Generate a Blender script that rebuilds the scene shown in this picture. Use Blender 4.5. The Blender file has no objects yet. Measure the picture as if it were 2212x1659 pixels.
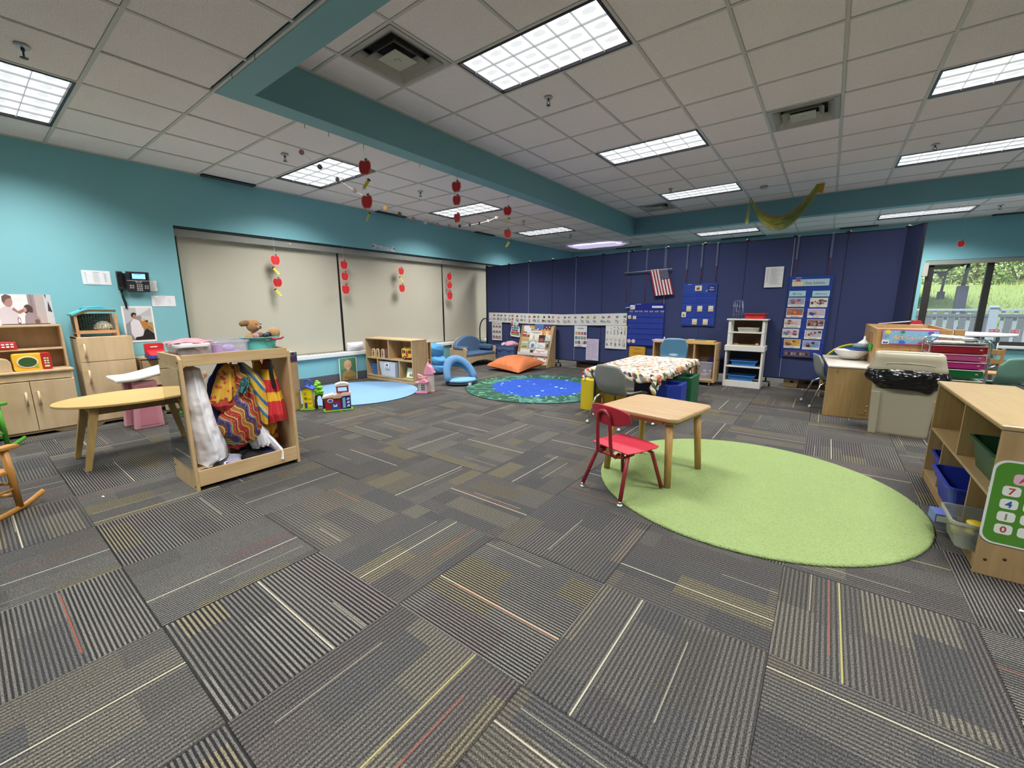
import bpy, math, random
from mathutils import Vector, Matrix
random.seed(7)
PI = math.pi
SC = bpy.context.scene
COL = SC.collection

# ------------------------------------------------------------ camera, exposure, world, sun
cam_d = bpy.data.cameras.new('camera')
cam_d.sensor_width = 36.0
cam_d.lens = 36.0 * 897.44 / 2212.0
cam_d.clip_start = 0.05
cam_d.clip_end = 300
cam = bpy.data.objects.new('camera', cam_d)
COL.objects.link(cam)
yaw, pitch, roll = -0.6443, -0.1845, -0.0027
fwd = Vector((math.sin(yaw)*math.cos(pitch), math.cos(yaw)*math.cos(pitch), math.sin(pitch)))
rt = Vector((math.cos(yaw), -math.sin(yaw), 0))
up = rt.cross(fwd)
r2 = rt*math.cos(roll) + up*math.sin(roll)
u2 = -rt*math.sin(roll) + up*math.cos(roll)
cam.matrix_world = Matrix(((r2.x, u2.x, -fwd.x, 0), (r2.y, u2.y, -fwd.y, 0), (r2.z, u2.z, -fwd.z, 1.176), (0, 0, 0, 1)))
SC.camera = cam
SC.view_settings.view_transform = 'Standard'
SC.view_settings.look = 'None'
SC.view_settings.exposure = 0.6
SC.view_settings.gamma = 1.0
SC.view_settings.use_curve_mapping = False

w = bpy.data.worlds.new('sky')
SC.world = w
w.use_nodes = True
wn = w.node_tree.nodes
sky = wn.new('ShaderNodeTexSky')
sky.sky_type = 'NISHITA'
sky.sun_disc = False
sky.sun_elevation = math.radians(35)
sky.sun_rotation = math.radians(200)
sky.air_density = 1.5
sky.dust_density = 3.0
w.node_tree.links.new(sky.outputs[0], wn['Background'].inputs[0])
wn['Background'].inputs[1].default_value = 0.30
sun_d = bpy.data.lights.new('sun', 'SUN')
sun_d.energy = 2.6
sun_d.angle = math.radians(6)
sun_o = bpy.data.objects.new('sun', sun_d)
sun_o.rotation_euler = (math.radians(26), 0, math.radians(-25))
COL.objects.link(sun_o)
LIGHT_W = 34.0          # watts of each ceiling troffer

# ------------------------------------------------------------ materials
def lin(c):
    return tuple(((v/12.92) if v <= 0.04045 else ((v+0.055)/1.055)**2.4) for v in c)
def hexc(h):
    return lin(tuple(int(h[i:i+2], 16)/255 for i in (0, 2, 4)))
class G:
    def __init__(s, name):
        s.m = bpy.data.materials.new(name); s.m.use_nodes = True
        s.t = s.m.node_tree; s.b = s.t.nodes['Principled BSDF']
        s.out = s.t.nodes['Material Output']
    def n(s, typ, **kw):
        x = s.t.nodes.new(typ)
        for k, v in kw.items():
            if k.startswith('i_'):
                key = k[2:]; key = int(key) if key.isdigit() else key
                s.put(x.inputs[key], v)
            else:
                setattr(x, k, v)
        return x
    def put(s, sock, v):
        if isinstance(v, bpy.types.NodeSocket): s.t.links.new(v, sock)
        elif isinstance(v, (tuple, list)) and len(v) == 3 and sock.type == 'RGBA': sock.default_value = (*v, 1)
        else: sock.default_value = v
    def ma(s, op, a, b=0.0, c=0.0):
        x = s.n('ShaderNodeMath', operation=op)
        s.put(x.inputs[0], a); s.put(x.inputs[1], b); s.put(x.inputs[2], c)
        return x.outputs[0]
    def mix(s, f, a, b, bt='MIX'):
        x = s.n('ShaderNodeMix', data_type='RGBA', blend_type=bt)
        s.put(x.inputs[0], f); s.put(x.inputs[6], a); s.put(x.inputs[7], b)
        return x.outputs[2]
    def sep(s, v):
        x = s.n('ShaderNodeSeparateXYZ'); s.put(x.inputs[0], v); return x.outputs
    def comb(s, a, b, c):
        x = s.n('ShaderNodeCombineXYZ'); s.put(x.inputs[0], a); s.put(x.inputs[1], b); s.put(x.inputs[2], c); return x.outputs[0]
    def obj(s):
        return s.n('ShaderNodeTexCoord').outputs['Object']
    def rnd(s):
        return s.n('ShaderNodeObjectInfo').outputs['Random']
    def noise(s, scale, detail=2, vec=None, rough=.5):
        x = s.n('ShaderNodeTexNoise'); x.inputs['Scale'].default_value = scale; x.inputs['Detail'].default_value = detail
        x.inputs['Roughness'].default_value = rough
        s.put(x.inputs['Vector'], vec if vec is not None else s.obj()); return x.outputs[0]
    def ramp(s, f, stops, mode='LINEAR'):
        x = s.n('ShaderNodeValToRGB'); s.put(x.inputs[0], f); cr = x.color_ramp; cr.interpolation = mode
        while len(cr.elements) < len(stops): cr.elements.new(.5)
        for e, (p, c) in zip(cr.elements, stops):
            e.position = p; e.color = (*c, 1) if len(c) == 3 else c
        return x.outputs[0]
    def bump(s, h, dist=.002, strength=.5):
        x = s.n('ShaderNodeBump'); x.inputs['Strength'].default_value = strength; x.inputs['Distance'].default_value = dist
        s.put(x.inputs['Height'], h); s.put(s.b.inputs['Normal'], x.outputs[0])
    def fin(s, col, rough=.5, metal=0, spec=.5):
        s.put(s.b.inputs['Base Color'], col); s.put(s.b.inputs['Roughness'], rough)
        s.put(s.b.inputs['Metallic'], metal); s.b.inputs['Specular IOR Level'].default_value = spec
        return s.m
_mc = {}
def P(h, rough=.55, metal=0, var=.06, scale=18, bump=0, emit=0):
    """plain procedural paint, plastic or paper in colour h with a slight mottle"""
    k = (h, rough, metal, var, scale, bump, emit)
    if k in _mc: return _mc[k]
    g = G('surface_' + h)
    c = hexc(h)
    nz = g.noise(scale, 3)
    f = g.ma('MULTIPLY_ADD', nz, 2*var, 1-var)
    vv = g.n('ShaderNodeVectorMath', operation='SCALE'); vv.inputs[0].default_value = c; g.put(vv.inputs['Scale'], f)
    m = g.fin(vv.outputs[0], rough, metal)
    if bump: g.bump(g.noise(scale*12, 3), bump, .6)
    if emit:
        g.b.inputs['Emission Color'].default_value = (*c, 1); g.b.inputs['Emission Strength'].default_value = emit
    _mc[k] = m
    return m
def wood(h1, h2, axis=0, scale=1.0, rough=.42, name='wood'):
    k = ('w', h1, h2, axis, scale, rough)
    if k in _mc: return _mc[k]
    g = G(name); s = g.sep(g.obj())
    st = [40*scale]*3; st[axis] = 3*scale
    v = g.comb(g.ma('MULTIPLY', s[0], st[0]), g.ma('MULTIPLY', s[1], st[1]), g.ma('MULTIPLY', s[2], st[2]))
    n1 = g.noise(1, 4, v, .6); n2 = g.noise(5, 3)
    f = g.ma('ADD', g.ma('MULTIPLY', n1, .75), g.ma('MULTIPLY', n2, .3))
    c = g.ramp(f, [(.3, hexc(h2)), (.7, hexc(h1))])
    m = g.fin(c, rough)
    _mc[k] = m
    return m
def glassy(name, h='ffffff', alpha=.25, rough=.08):
    k = ('g', name, h, alpha, rough)
    if k in _mc: return _mc[k]
    g = G(name); g.fin(hexc(h), rough)
    tr = g.n('ShaderNodeBsdfTransparent'); tr.inputs[0].default_value = (*[min(1, .5+.5*v) for v in hexc(h)], 1)
    mx = g.n('ShaderNodeMixShader'); mx.inputs[0].default_value = alpha
    g.t.links.new(tr.outputs[0], mx.inputs[1]); g.t.links.new(g.b.outputs[0], mx.inputs[2])
    g.t.links.new(mx.outputs[0], g.out.inputs[0])
    _mc[k] = g.m
    return g.m
def carpet_mat():
    g = G('striped_carpet'); s = g.sep(g.obj()); r = g.rnd()
    T = .6096
    U = g.ma('ADD', g.ma('DIVIDE', s[0], T), .5); V = g.ma('ADD', g.ma('DIVIDE', s[1], T), .5)
    ro = g.ma('MULTIPLY', r, 97.0)
    def wn3(a, b, c):
        x = g.n('ShaderNodeTexWhiteNoise', noise_dimensions='3D'); g.put(x.inputs['Vector'], g.comb(a, b, c)); return x.outputs
    # bands across the ribs, each with its own run lengths along the ribs
    cu = g.ma('FLOOR', g.ma('MULTIPLY', g.ma('ADD', U, r), 4.3))
    off = wn3(cu, ro, 1.0)[0]
    cv = g.ma('FLOOR', g.ma('MULTIPLY', g.ma('ADD', V, off), 1.7))
    z = wn3(cu, cv, ro)[0]
    z2 = wn3(cu, cv, g.ma('ADD', ro, 3.3))[0]
    tile = wn3(ro, 2.0, 5.0)[0]
    band = wn3(cu, ro, 7.0)[0]
    ribn = g.ma('ADD', g.ma('MULTIPLY', g.ma('GREATER_THAN', tile, .45), 8), 38)
    rib = g.ma('MULTIPLY_ADD', g.ma('SINE', g.ma('MULTIPLY', U, g.ma('MULTIPLY', ribn, 2*PI))), .5, .5)
    fine = g.ma('MULTIPLY_ADD', g.ma('SINE', g.ma('MULTIPLY', U, 2*PI*62)), .5, .5)
    rt_ = g.ma('GREATER_THAN', tile, .36)
    ch = g.ma('ADD', g.ma('MULTIPLY_ADD', z, .16, .80), g.ma('MULTIPLY', g.ma('LESS_THAN', band, .12), -.35))
    cl = g.ma('MULTIPLY_ADD', z2, .36, .24)
    con = g.ma('ADD', g.ma('MULTIPLY', rt_, ch), g.ma('MULTIPLY', g.ma('SUBTRACT', 1.0, rt_), cl))
    sharp = g.n('ShaderNodeMapRange', interpolation_type='SMOOTHSTEP'); g.put(sharp.inputs[0], rib)
    sharp.inputs[1].default_value = .25; sharp.inputs[2].default_value = .75
    ribs = sharp.outputs[0]
    lo = hexc('222223')
    hi = g.ramp(z, [(0, hexc('666461')), (.3, hexc('6f6d6a')), (.55, hexc('75736e')), (.80, hexc('6f6866')), (.9, hexc('7a735f'))], 'CONSTANT')
    strong = g.mix(ribs, lo, hi)
    flat = g.mix(g.ma('MULTIPLY', fine, .4), g.ramp(z2, [(0, hexc('434344')), (.34, hexc('4e4c49')), (.60, hexc('474343')), (.80, hexc('605b4e'))], 'CONSTANT'), hexc('38383a'))
    col = g.mix(con, flat, strong)
    sp = g.n('ShaderNodeMapRange'); g.put(sp.inputs[0], g.noise(230, 3)); sp.inputs[1].default_value = .3; sp.inputs[2].default_value = .7
    sp.inputs[3].default_value = .3; sp.inputs[4].default_value = 1.65
    vv = g.n('ShaderNodeVectorMath', operation='SCALE'); g.put(vv.inputs[0], col); g.put(vv.inputs['Scale'], sp.outputs[0])
    col = vv.outputs[0]
    def line(seed, wdt, c, vr):
        p = g.ma('MULTIPLY_ADD', wn3(ro, seed, 9.0)[0], .84, .08)
        a = g.ma('LESS_THAN', g.ma('ABSOLUTE', g.ma('SUBTRACT', U, p)), wdt)
        if vr: a = g.ma('MULTIPLY', a, g.ma('LESS_THAN', g.ma('ABSOLUTE', g.ma('SUBTRACT', V, wn3(ro, seed, 4.0)[0])), vr))
        return a, c
    accent = g.ramp(wn3(ro, 6.0, 6.0)[0], [(0, hexc('c4bfa6')), (.6, hexc('b3ac66')), (.8, hexc('bdb8a4'))], 'CONSTANT')
    a, c = line(11.0, .0045, accent, 0); a = g.ma('MULTIPLY', a, g.ma('GREATER_THAN', wn3(ro, 21.0, 8.0)[0], .25)); col = g.mix(g.ma('MULTIPLY', a, .66), col, c)
    a, c = line(12.0, .004, hexc('96503c'), .42)
    a = g.ma('MULTIPLY', a, g.ma('GREATER_THAN', wn3(ro, 8.0, 8.0)[0], .55)); col = g.mix(g.ma('MULTIPLY', a, .65), col, c)
    a, c = line(13.0, .0035, hexc('b5b09a'), .3); col = g.mix(g.ma('MULTIPLY', a, .4), col, c)
    g.fin(col, .95, 0, .1)
    hgt = g.ma('ADD', g.ma('MULTIPLY', ribs, con), g.ma('MULTIPLY', sp.outputs[0], .3))
    g.bump(hgt, .004, .55)
    return g.m
def speckled(name, h, dark, scale=260, thr=.36, amt=.5, rough=.9):
    g = G(name); n = g.noise(scale, 2); n2 = g.noise(scale*.45, 1)
    f = g.ma('LESS_THAN', n, thr)
    c = g.mix(g.ma('MULTIPLY', f, amt), hexc(h), hexc(dark))
    g.fin(c, rough, 0, .2); g.bump(g.ma('ADD', n, n2), .002, .5)
    return g.m

# ------------------------------------------------------------ mesh builder
class MB:
    def __init__(s): s.v = []; s.f = []; s.mi = []; s.sm = []; s.mats = []
    def mid(s, m):
        if m is None: return 0
        if m not in s.mats: s.mats.append(m)
        return s.mats.index(m)
    def add(s, vs, fs, m=None, smooth=False, xf=None):
        o = len(s.v); k = s.mid(m)
        s.v += [tuple(xf @ Vector(p)) if xf else tuple(p) for p in vs]
        for f in fs: s.f.append([i+o for i in f]); s.mi.append(k); s.sm.append(smooth)
        return s
    def box(s, x0, x1, y0, y1, z0, z1, m=None, xf=None):
        vs = [(x, y, z) for z in (z0, z1) for y in (y0, y1) for x in (x0, x1)]
        return s.add(vs, [(0, 2, 3, 1), (4, 5, 7, 6), (0, 1, 5, 4), (2, 6, 7, 3), (0, 4, 6, 2), (1, 3, 7, 5)], m, False, xf)
    def cbox(s, c, d, m=None, rot=(0, 0, 0)):
        from mathutils import Euler
        x = Matrix.Translation(c) @ Euler(rot).to_matrix().to_4x4()
        return s.box(-d[0]/2, d[0]/2, -d[1]/2, d[1]/2, -d[2]/2, d[2]/2, m, x)
    def prism(s, pts, a, b, axis='z', m=None, xf=None, smooth=False):
        f = {'z': lambda p, t: (p[0], p[1], t), 'y': lambda p, t: (p[0], t, p[1]), 'x': lambda p, t: (t, p[0], p[1])}[axis]
        n = len(pts); vs = [f(p, a) for p in pts]+[f(p, b) for p in pts]
        fs = [tuple(range(n))[::-1], tuple(range(n, 2*n))]
        s.add(vs, fs, m, False, xf)
        o = len(s.v)-2*n; k = s.mid(m)
        for i in range(n):
            j = (i+1) % n; s.f.append([o+i, o+j, o+n+j, o+n+i]); s.mi.append(k); s.sm.append(smooth)
        return s
    def tube(s, path, r, n=8, m=None, closed=False, caps=True, xf=None, flat=1.0):
        P_ = [Vector(p) for p in path]; L = len(P_)
        rs = r if isinstance(r, (list, tuple)) else [r]*L
        vs = []; prev = None
        for i, p in enumerate(P_):
            a = P_[(i-1) % L] if (closed or i > 0) else p; b = P_[(i+1) % L] if (closed or i < L-1) else p
            t = (b-a).normalized() if (b-a).length > 1e-9 else Vector((0, 0, 1))
            if prev is None:
                u = t.orthogonal().normalized()
                if abs(t.z) < .9: u = Vector((0, 0, 1)).cross(t).normalized()
            else:
                u = prev - t*prev.dot(t)
                u = u.normalized() if u.length > 1e-6 else t.orthogonal().normalized()
            prev = u; w_ = t.cross(u)
            for k in range(n):
                an = 2*PI*k/n; vs.append(p + u*math.cos(an)*rs[i] + w_*math.sin(an)*rs[i]*flat)
        fs = []
        for i in range(L if closed else L-1):
            j = (i+1) % L
            for k in range(n): fs.append((i*n+k, i*n+(k+1) % n, j*n+(k+1) % n, j*n+k))
        if caps and not closed: fs += [tuple(range(n))[::-1], tuple(range((L-1)*n, L*n))]
        return s.add(vs, fs, m, True, xf)
    def cyl(s, p0, p1, r0, r1=None, n=14, m=None, xf=None):
        return s.tube([p0, p1], [r0, r0 if r1 is None else r1], n, m, xf=xf)
    def lathe(s, prof, n=20, c=(0, 0, 0), m=None, xf=None, sx=1, sy=1):
        vs = []; fs = []
        for r, z in prof:
            for k in range(n):
                a = 2*PI*k/n; vs.append((c[0]+r*math.cos(a)*sx, c[1]+r*math.sin(a)*sy, c[2]+z))
        for i in range(len(prof)-1):
            for k in range(n): fs.append((i*n+k, i*n+(k+1) % n, (i+1)*n+(k+1) % n, (i+1)*n+k))
        if prof[0][0] > 1e-5: fs.append(tuple(range(n))[::-1])
        if prof[-1][0] > 1e-5: fs.append(tuple(range((len(prof)-1)*n, len(prof)*n)))
        return s.add(vs, fs, m, True, xf)
    def ell(s, c, r, n=14, m=None, xf=None, e=1.0):
        k = max(6, n//2+2)
        def pw(v): return math.copysign(abs(v)**e, v)
        vs = []; fs = []
        for i in range(k+1):
            t = -PI/2+PI*i/k
            for j in range(n):
                a = 2*PI*j/n
                vs.append((c[0]+r[0]*pw(math.cos(t))*pw(math.cos(a)), c[1]+r[1]*pw(math.cos(t))*pw(math.sin(a)), c[2]+r[2]*pw(math.sin(t))))
        for i in range(k):
            for j in range(n): fs.append((i*n+j, i*n+(j+1) % n, (i+1)*n+(j+1) % n, (i+1)*n+j))
        return s.add(vs, fs, m, True, xf)
    def surf(s, fn, nu, nv, m=None, smooth=True, xf=None, flip=False):
        vs = [fn(i/nu, j/nv) for j in range(nv+1) for i in range(nu+1)]
        fs = []
        for j in range(nv):
            for i in range(nu):
                a = j*(nu+1)+i; q = (a, a+1, a+nu+2, a+nu+1); fs.append(q[::-1] if flip else q)
        return s.add(vs, fs, m, smooth, xf)
    def text(s, txt, x, z, size, m=None, y=0, align='CENTER', xf=None, bold=0, sx=1.0):
        vs, fs = text_geo(txt, align, bold)
        return s.add([(x+a*size*sx, y, z+b*size) for a, b in vs], fs, m, False, xf)
_tc = {}
def text_geo(txt, align, bold=0):
    k = (txt, align, bold)
    if k in _tc: return _tc[k]
    cu = bpy.data.curves.new('t', 'FONT'); cu.body = txt; cu.align_x = align; cu.resolution_u = 2; cu.size = 1
    cu.offset = bold
    o = bpy.data.objects.new('t', cu); COL.objects.link(o)
    me = bpy.data.meshes.new_from_object(o.evaluated_get(bpy.context.evaluated_depsgraph_get()))
    r = ([(v.co.x, v.co.y) for v in me.vertices], [tuple(p.vertices) for p in me.polygons])
    bpy.data.objects.remove(o); bpy.data.curves.remove(cu); bpy.data.meshes.remove(me)
    _tc[k] = r
    return r
def obj(name, b, m=None, parent=None, bevel=0, seg=2, label=None, kind=None, loc=None, rot=None):
    me = bpy.data.meshes.new(name); me.from_pydata(b.v, [], b.f); me.validate()
    mats = b.mats if b.mats else [m]
    for q in mats: me.materials.append(q if q else m)
    if len(me.polygons) == len(b.f):
        me.polygons.foreach_set('material_index', b.mi); me.polygons.foreach_set('use_smooth', b.sm)
    o = bpy.data.objects.new(name, me); COL.objects.link(o)
    if parent: o.parent = parent
    if bevel:
        md = o.modifiers.new('bevel', 'BEVEL'); md.width = bevel; md.segments = seg; md.limit_method = 'ANGLE'; md.angle_limit = math.radians(40)
    if label: o['label'] = label
    if kind: o['kind'] = kind
    if loc: o.location = loc
    if rot: o.rotation_euler = rot
    me.update()
    return o
def thing(name, label, cat, loc=(0, 0, 0), rotz=0, group=None, rot=None):
    o = bpy.data.objects.new(name, None); COL.objects.link(o); o.empty_display_size = .05
    o.location = loc; o.rotation_euler = rot if rot else (0, 0, math.radians(rotz))
    o['label'] = label; o['category'] = cat
    if group: o['group'] = group
    return o
def tag(o, label, cat, group=None, kind=None):
    o['label'] = label; o['category'] = cat
    if group: o['group'] = group
    if kind: o['kind'] = kind
    return o
def solo(name, b, m, label, cat, loc=(0, 0, 0), rotz=0, group=None, bevel=0, rot=None, seg=2):
    o = obj(name, b, m, None, bevel, seg); o.location = loc; o.rotation_euler = rot if rot else (0, 0, math.radians(rotz))
    return tag(o, label, cat, group)
def struct(name, b, m, parent=None, bevel=0):
    o = obj(name, b, m, parent, bevel)
    if not parent: o['kind'] = 'structure'
    return o
def dup(root, loc, rotz=None, label=None, group=None, scale=None):
    r = root.copy(); COL.objects.link(r); r.location = loc
    if rotz is not None: r.rotation_euler = (0, 0, math.radians(rotz))
    if label: r['label'] = label
    if group: r['group'] = group
    if scale: r.scale = scale
    for ch in root.children:
        c = ch.copy(); COL.objects.link(c); c.parent = r
        for g_ in ch.children:
            d = g_.copy(); COL.objects.link(d); d.parent = c
    return r
def circ(cx, cy, rx, ry, n=20, a0=0, a1=2*PI):
    return [(cx+rx*math.cos(a0+(a1-a0)*i/n), cy+ry*math.sin(a0+(a1-a0)*i/n)) for i in range(n if abs(a1-a0-2*PI) < 1e-6 else n+1)]
def rrect(x0, y0, x1, y1, r, n=4):
    o = []
    for cx, cy, a in ((x1-r, y0+r, -PI/2), (x1-r, y1-r, 0), (x0+r, y1-r, PI/2), (x0+r, y0+r, PI)):
        o += [(cx+r*math.cos(a+PI/2*i/n), cy+r*math.sin(a+PI/2*i/n)) for i in range(n+1)]
    return o
def shapes(b, W, H, sh, y0=0, xf=None):
    """flat print: every shape a thin layer just in front of the sheet (front is -y)"""
    for k, q in enumerate(sh):
        y = y0-.0003*(k+1); t = q[0]
        if t == 'r': pts = [(q[1]*W, q[2]*H), (q[3]*W, q[2]*H), (q[3]*W, q[4]*H), (q[1]*W, q[4]*H)]
        elif t == 'e':
            ro = q[6] if len(q) > 6 else 0
            pts = [(q[1]*W+(math.cos(ro)*x-math.sin(ro)*z), q[2]*H+(math.sin(ro)*x+math.cos(ro)*z)) for x, z in circ(0, 0, q[3]*W, q[4]*H, 16)]
        elif t == 'p': pts = [(x*W, z*H) for x, z in q[1]]
        elif t == 't':
            b.text(q[4], q[1]*W, q[2]*H, q[3]*H, P(q[5], .6), y, q[6] if len(q) > 6 else 'CENTER', xf, .006, sx=q[7] if len(q) > 7 else 1.0); continue
        col = q[5] if t in 're' else q[2]
        b.add([(x, y, z) for x, z in pts], [tuple(range(len(pts)))], P(col, .6), False, xf)
def flat(name, label, cat, loc, rotz, W, H, base, sh=(), thick=.002, group=None, outline=None, rough=.6, rot=None, parent=None):
    """a sheet, card or poster standing upright; local x right, z up, front towards -y"""
    b = MB(); pts = outline if outline else [(0, 0), (W, 0), (W, H), (0, H)]
    b.prism(pts, 0, thick, 'y', P(base, rough))
    shapes(b, W, H, sh)
    if parent:
        return obj(name, b, None, parent, label=label, loc=loc, rot=rot)
    return solo(name, b, None, label, cat, loc, rotz, group, rot=rot)
# ------------------------------------------------------------ the room
TEAL = P('7db9c3', .6, 0, .025, 3)
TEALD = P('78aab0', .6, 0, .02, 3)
GREYB = P('55565c', .6)
XW, YF, ZL, ZM = -6.16, 11.2, 2.72, 3.04
XR, YB = 7.0, -4.2
b = MB(); b.box(XW-.3, XR+.2, YB-.2, YF+.3, -.12, -.006)
floor = struct('floor', b, P('3a3a3a', .9))
CARP = carpet_mat()
T = .6096
FX, FY = -1.2575, .302
tb = MB(); e = .3043
tb.box(-e, e, -e, e, -.006, 0)
tile_me = None
cands = []
for i in range(-9, 15):
    for j in range(-7, 18):
        x = FX+(i+.5)*T; y = FY+(j+.5)*T
        if x < XW-.2 or x > XR or y > YF+.2 or y < YB: continue
        # how large it shows: distance, and inside the view cone
        d = Vector((x, y)).length
        f2 = Vector((math.sin(yaw), math.cos(yaw))); r_2 = Vector((math.cos(yaw), -math.sin(yaw)))
        vx = Vector((x, y)).dot(r_2); vy = Vector((x, y)).dot(f2)
        vis = vy > .1 and abs(vx) < vy*1.4+.9
        cands.append((0 if vis else 1, d, i, j, x, y))
cands.sort()
rest = MB()
for k, (nv, d, i, j, x, y) in enumerate(cands):
    if k < 290 and nv == 0:
        if tile_me is None:
            o = obj('carpet_tile', tb, CARP, floor, .0015, 1); tile_me = o
        else:
            o = tile_me.copy(); COL.objects.link(o)
        o.location = (x, y, random.uniform(-.0006, .0002))
        o.rotation_euler = (0, 0, (PI/2 if (i+j) % 2 else 0) + random.choice((0, PI)))
    else:
        rest.box(x-e, x+e, y-e, y+e, -.006, -.0003)
o = obj('carpet_field', rest, CARP, floor); o['kind'] = 'stuff'

# left wall: upper wall, pier beside the recess, low wall under the ledge
RX = XW-.14
b = MB(); b.box(XW-.3, XW, YB, 1.69, 0, ZL+.1); b.box(XW-.3, XW, 1.69, YF, 2.11, ZL+.1)
b.box(XW-.3, XW, 1.69, YF, 0, .40)
wl = struct('wall_left', b, TEAL)
b = MB(); b.box(RX-.12, RX-.02, 1.69, YF, .40, 2.11)
struct('wall_left_recess', b, P('8a8a80', .8))
b = MB(); b.box(XW-.003, XW+.006, -1, YF-.01, 0, .125)
struct('baseboard_left', b, GREYB)
b = MB(); b.box(XW-.14, XW+.035, 1.70, YF-.01, .40, .462)
struct('trim_1', b, P('e6e6e2', .3), None, .008)                      # white window ledge
vent = MB()
for q in range(9): vent.box(XW-.10, XW-.02, 3.15+q*.06, 3.17+q*.06, .4625, .465)
obj('ledge_vent', vent, P('9a9a98', .5), bpy.data.objects['trim_1'])
# roller blinds in the recess
BL = P('b9b5a4', .85, 0, .04, 2.5, .0006)
win = thing('window_1', '', '', (0, 0, 0)); del win['label']; del win['category']; win['kind'] = 'structure'
ys = [1.72, 3.78, 6.02, 8.4, 11.1]
for q in range(4):
    b = MB(); y0, y1 = ys[q]+.015, ys[q+1]-.02
    b.surf(lambda u, v: (XW-.105+.007*math.sin(u*7+q)*(1-v)+.004*math.sin(u*3+v*5), y0+(y1-y0)*u, .467+(2.0-.467)*v), 24, 8)
    obj('roller_blind', b, BL, win)
    b = MB(); b.box(XW-.115, XW-.095, y0, y1, .464, .48); obj('hem_bar', b, P('8f8b80', .5), win)
b = MB(); b.box(XW-.11, XW-.035, 1.70, YF-.02, 2.0, 2.085); obj('valance', b, P('8b8d86', .5), win, .003)
b = MB(); b.box(XW-.13, XW-.02, 1.70, YF-.02, 2.088, 2.109); obj('head_rail', b, P('2d3a3c', .6), win)
for y in ys[1:4]:
    b = MB(); b.box(XW-.13, XW-.116, y-.05, y+.05, .46, 2.0); obj('mullion', b, P('1b1b1d', .6), win)
for y in (3.02, 5.9):
    b = MB(); b.cyl((XW-.034, y, 2.04), (XW-.02, y, 2.04), .012, .008); b.cyl((XW-.034, y, 2.06), (XW-.02, y, 2.06), .008); obj('bracket', b, P('d8d8d0', .3), win)

# far wall with the window on the right
WX0, WX1, WZ0, WZ1 = 1.36, 4.6, .46, 2.0
b = MB(); b.box(XW-.3, WX0, YF, YF+.25, 0, ZL+.1); b.box(WX0, WX1, YF, YF+.25, WZ1, ZL+.1); b.box(WX0, WX1, YF, YF+.25, 0, WZ0); b.box(WX1, XR+.2, YF, YF+.25, 0, ZL+.1)
struct('wall_far', b, TEAL)
b = MB(); b.box(XW+.01, XR, YF-.008, YF+.003, 0, .125); struct('baseboard_far', b, GREYB)
b = MB(); b.box(WX0-.05, WX1+.05, YF-.05, YF+.1, .415, .462); struct('trim_2', b, P('e2e4e4', .3), None, .006)
w2 = thing('window_2', '', '', (0, 0, 0)); del w2['label']; del w2['category']; w2['kind'] = 'structure'
FRM = P('2c2b2a', .5)
for x, hw in ((1.46, .05), (2.23, .045), (3.45, .045), (4.56, .05)):
    b = MB(); b.box(x-hw, x+hw, YF+.06, YF+.13, WZ0, WZ1-.02); obj('mullion', b, FRM, w2, .003)
b = MB(); b.box(WX0, WX1, YF+.06, YF+.13, WZ0, WZ0+.07); obj('bottom_rail', b, FRM, w2, .003)
b = MB(); b.box(WX0, WX1, YF+.06, YF+.13, WZ1-.05, WZ1); obj('top_rail', b, FRM, w2, .003)
b = MB(); b.box(WX0, WX1, YF+.005, YF+.055, 1.92, WZ1-.005); obj('valance', b, P('93988f', .5), w2, .003)
b = MB(); b.box(WX0-.02, WX0+.06, YF-.02, YF+.03, 1.72, 1.96); obj('blind_bracket', b, P('b0b0a8', .5), w2, .003)
GL = glassy('window_glass', 'e8f0f0', .06, .02)
for x0, x1 in ((1.51, 2.185), (2.275, 3.405), (3.495, 4.51)):
    b = MB(); b.box(x0, x1, YF+.09, YF+.096, WZ0+.07, WZ1-.05); obj('window_pane', b, GL, w2)
# walls the camera does not see
b = MB(); b.box(XW-.3, XR+.2, YB-.2, YB, 0, ZL+.1); struct('wall_back', b, TEAL)
b = MB(); b.box(XR, XR+.2, YB, YF, 0, ZL+.1); struct('wall_right', b, TEAL)

# ceilings
TILE = speckled('ceiling_tile', 'f3ecea', '908a88', 240, .41, .6)
BAR = P('c6c5be', .5)
CX0, CX1, CY0, CY1 = -3.55, 5.6, 1.58, 9.17
SW = .19
b = MB(); b.box(XW-.3, XR+.2, YB-.2, YF+.3, ZM+.12, ZM+.2)
ceil_main = struct('ceiling', b, P('777777', .9))
# soffit ring (teal strip, flush with the low ceiling) and the raised coffer's inner faces
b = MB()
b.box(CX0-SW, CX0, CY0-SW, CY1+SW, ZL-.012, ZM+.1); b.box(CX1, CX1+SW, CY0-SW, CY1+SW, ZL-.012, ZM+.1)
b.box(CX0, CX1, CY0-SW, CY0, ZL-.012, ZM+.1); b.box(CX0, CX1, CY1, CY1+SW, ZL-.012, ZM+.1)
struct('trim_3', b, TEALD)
b = MB()
for x0, x1, y0, y1 in ((CX0-SW-.018, CX0-SW, CY0-SW-.018, CY1+SW+.018), (CX0-SW, CX1+SW, CY0-SW-.018, CY0-SW), (CX0-SW, CX1+SW, CY1+SW, CY1+SW+.018)):
    b.box(x0, x1, y0, y1, ZL-.008, ZL+.01)
for x0, x1, y0, y1 in ((CX0, CX0+.018, CY0, CY1), (CX0, CX1, CY1-.018, CY1)):
    b.box(x0, x1, y0, y1, ZM-.006, ZM+.004)
b.box(XW, XW+.018, YB, YF, ZL-.006, ZL+.004); b.box(XW, XR, YF-.018, YF, ZL-.006, ZL+.004)
struct('trim_4', b, BAR)
MX, MY, LX, LY = -2.545, 2.65, -5.58, 2.608
troffers = []
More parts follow.
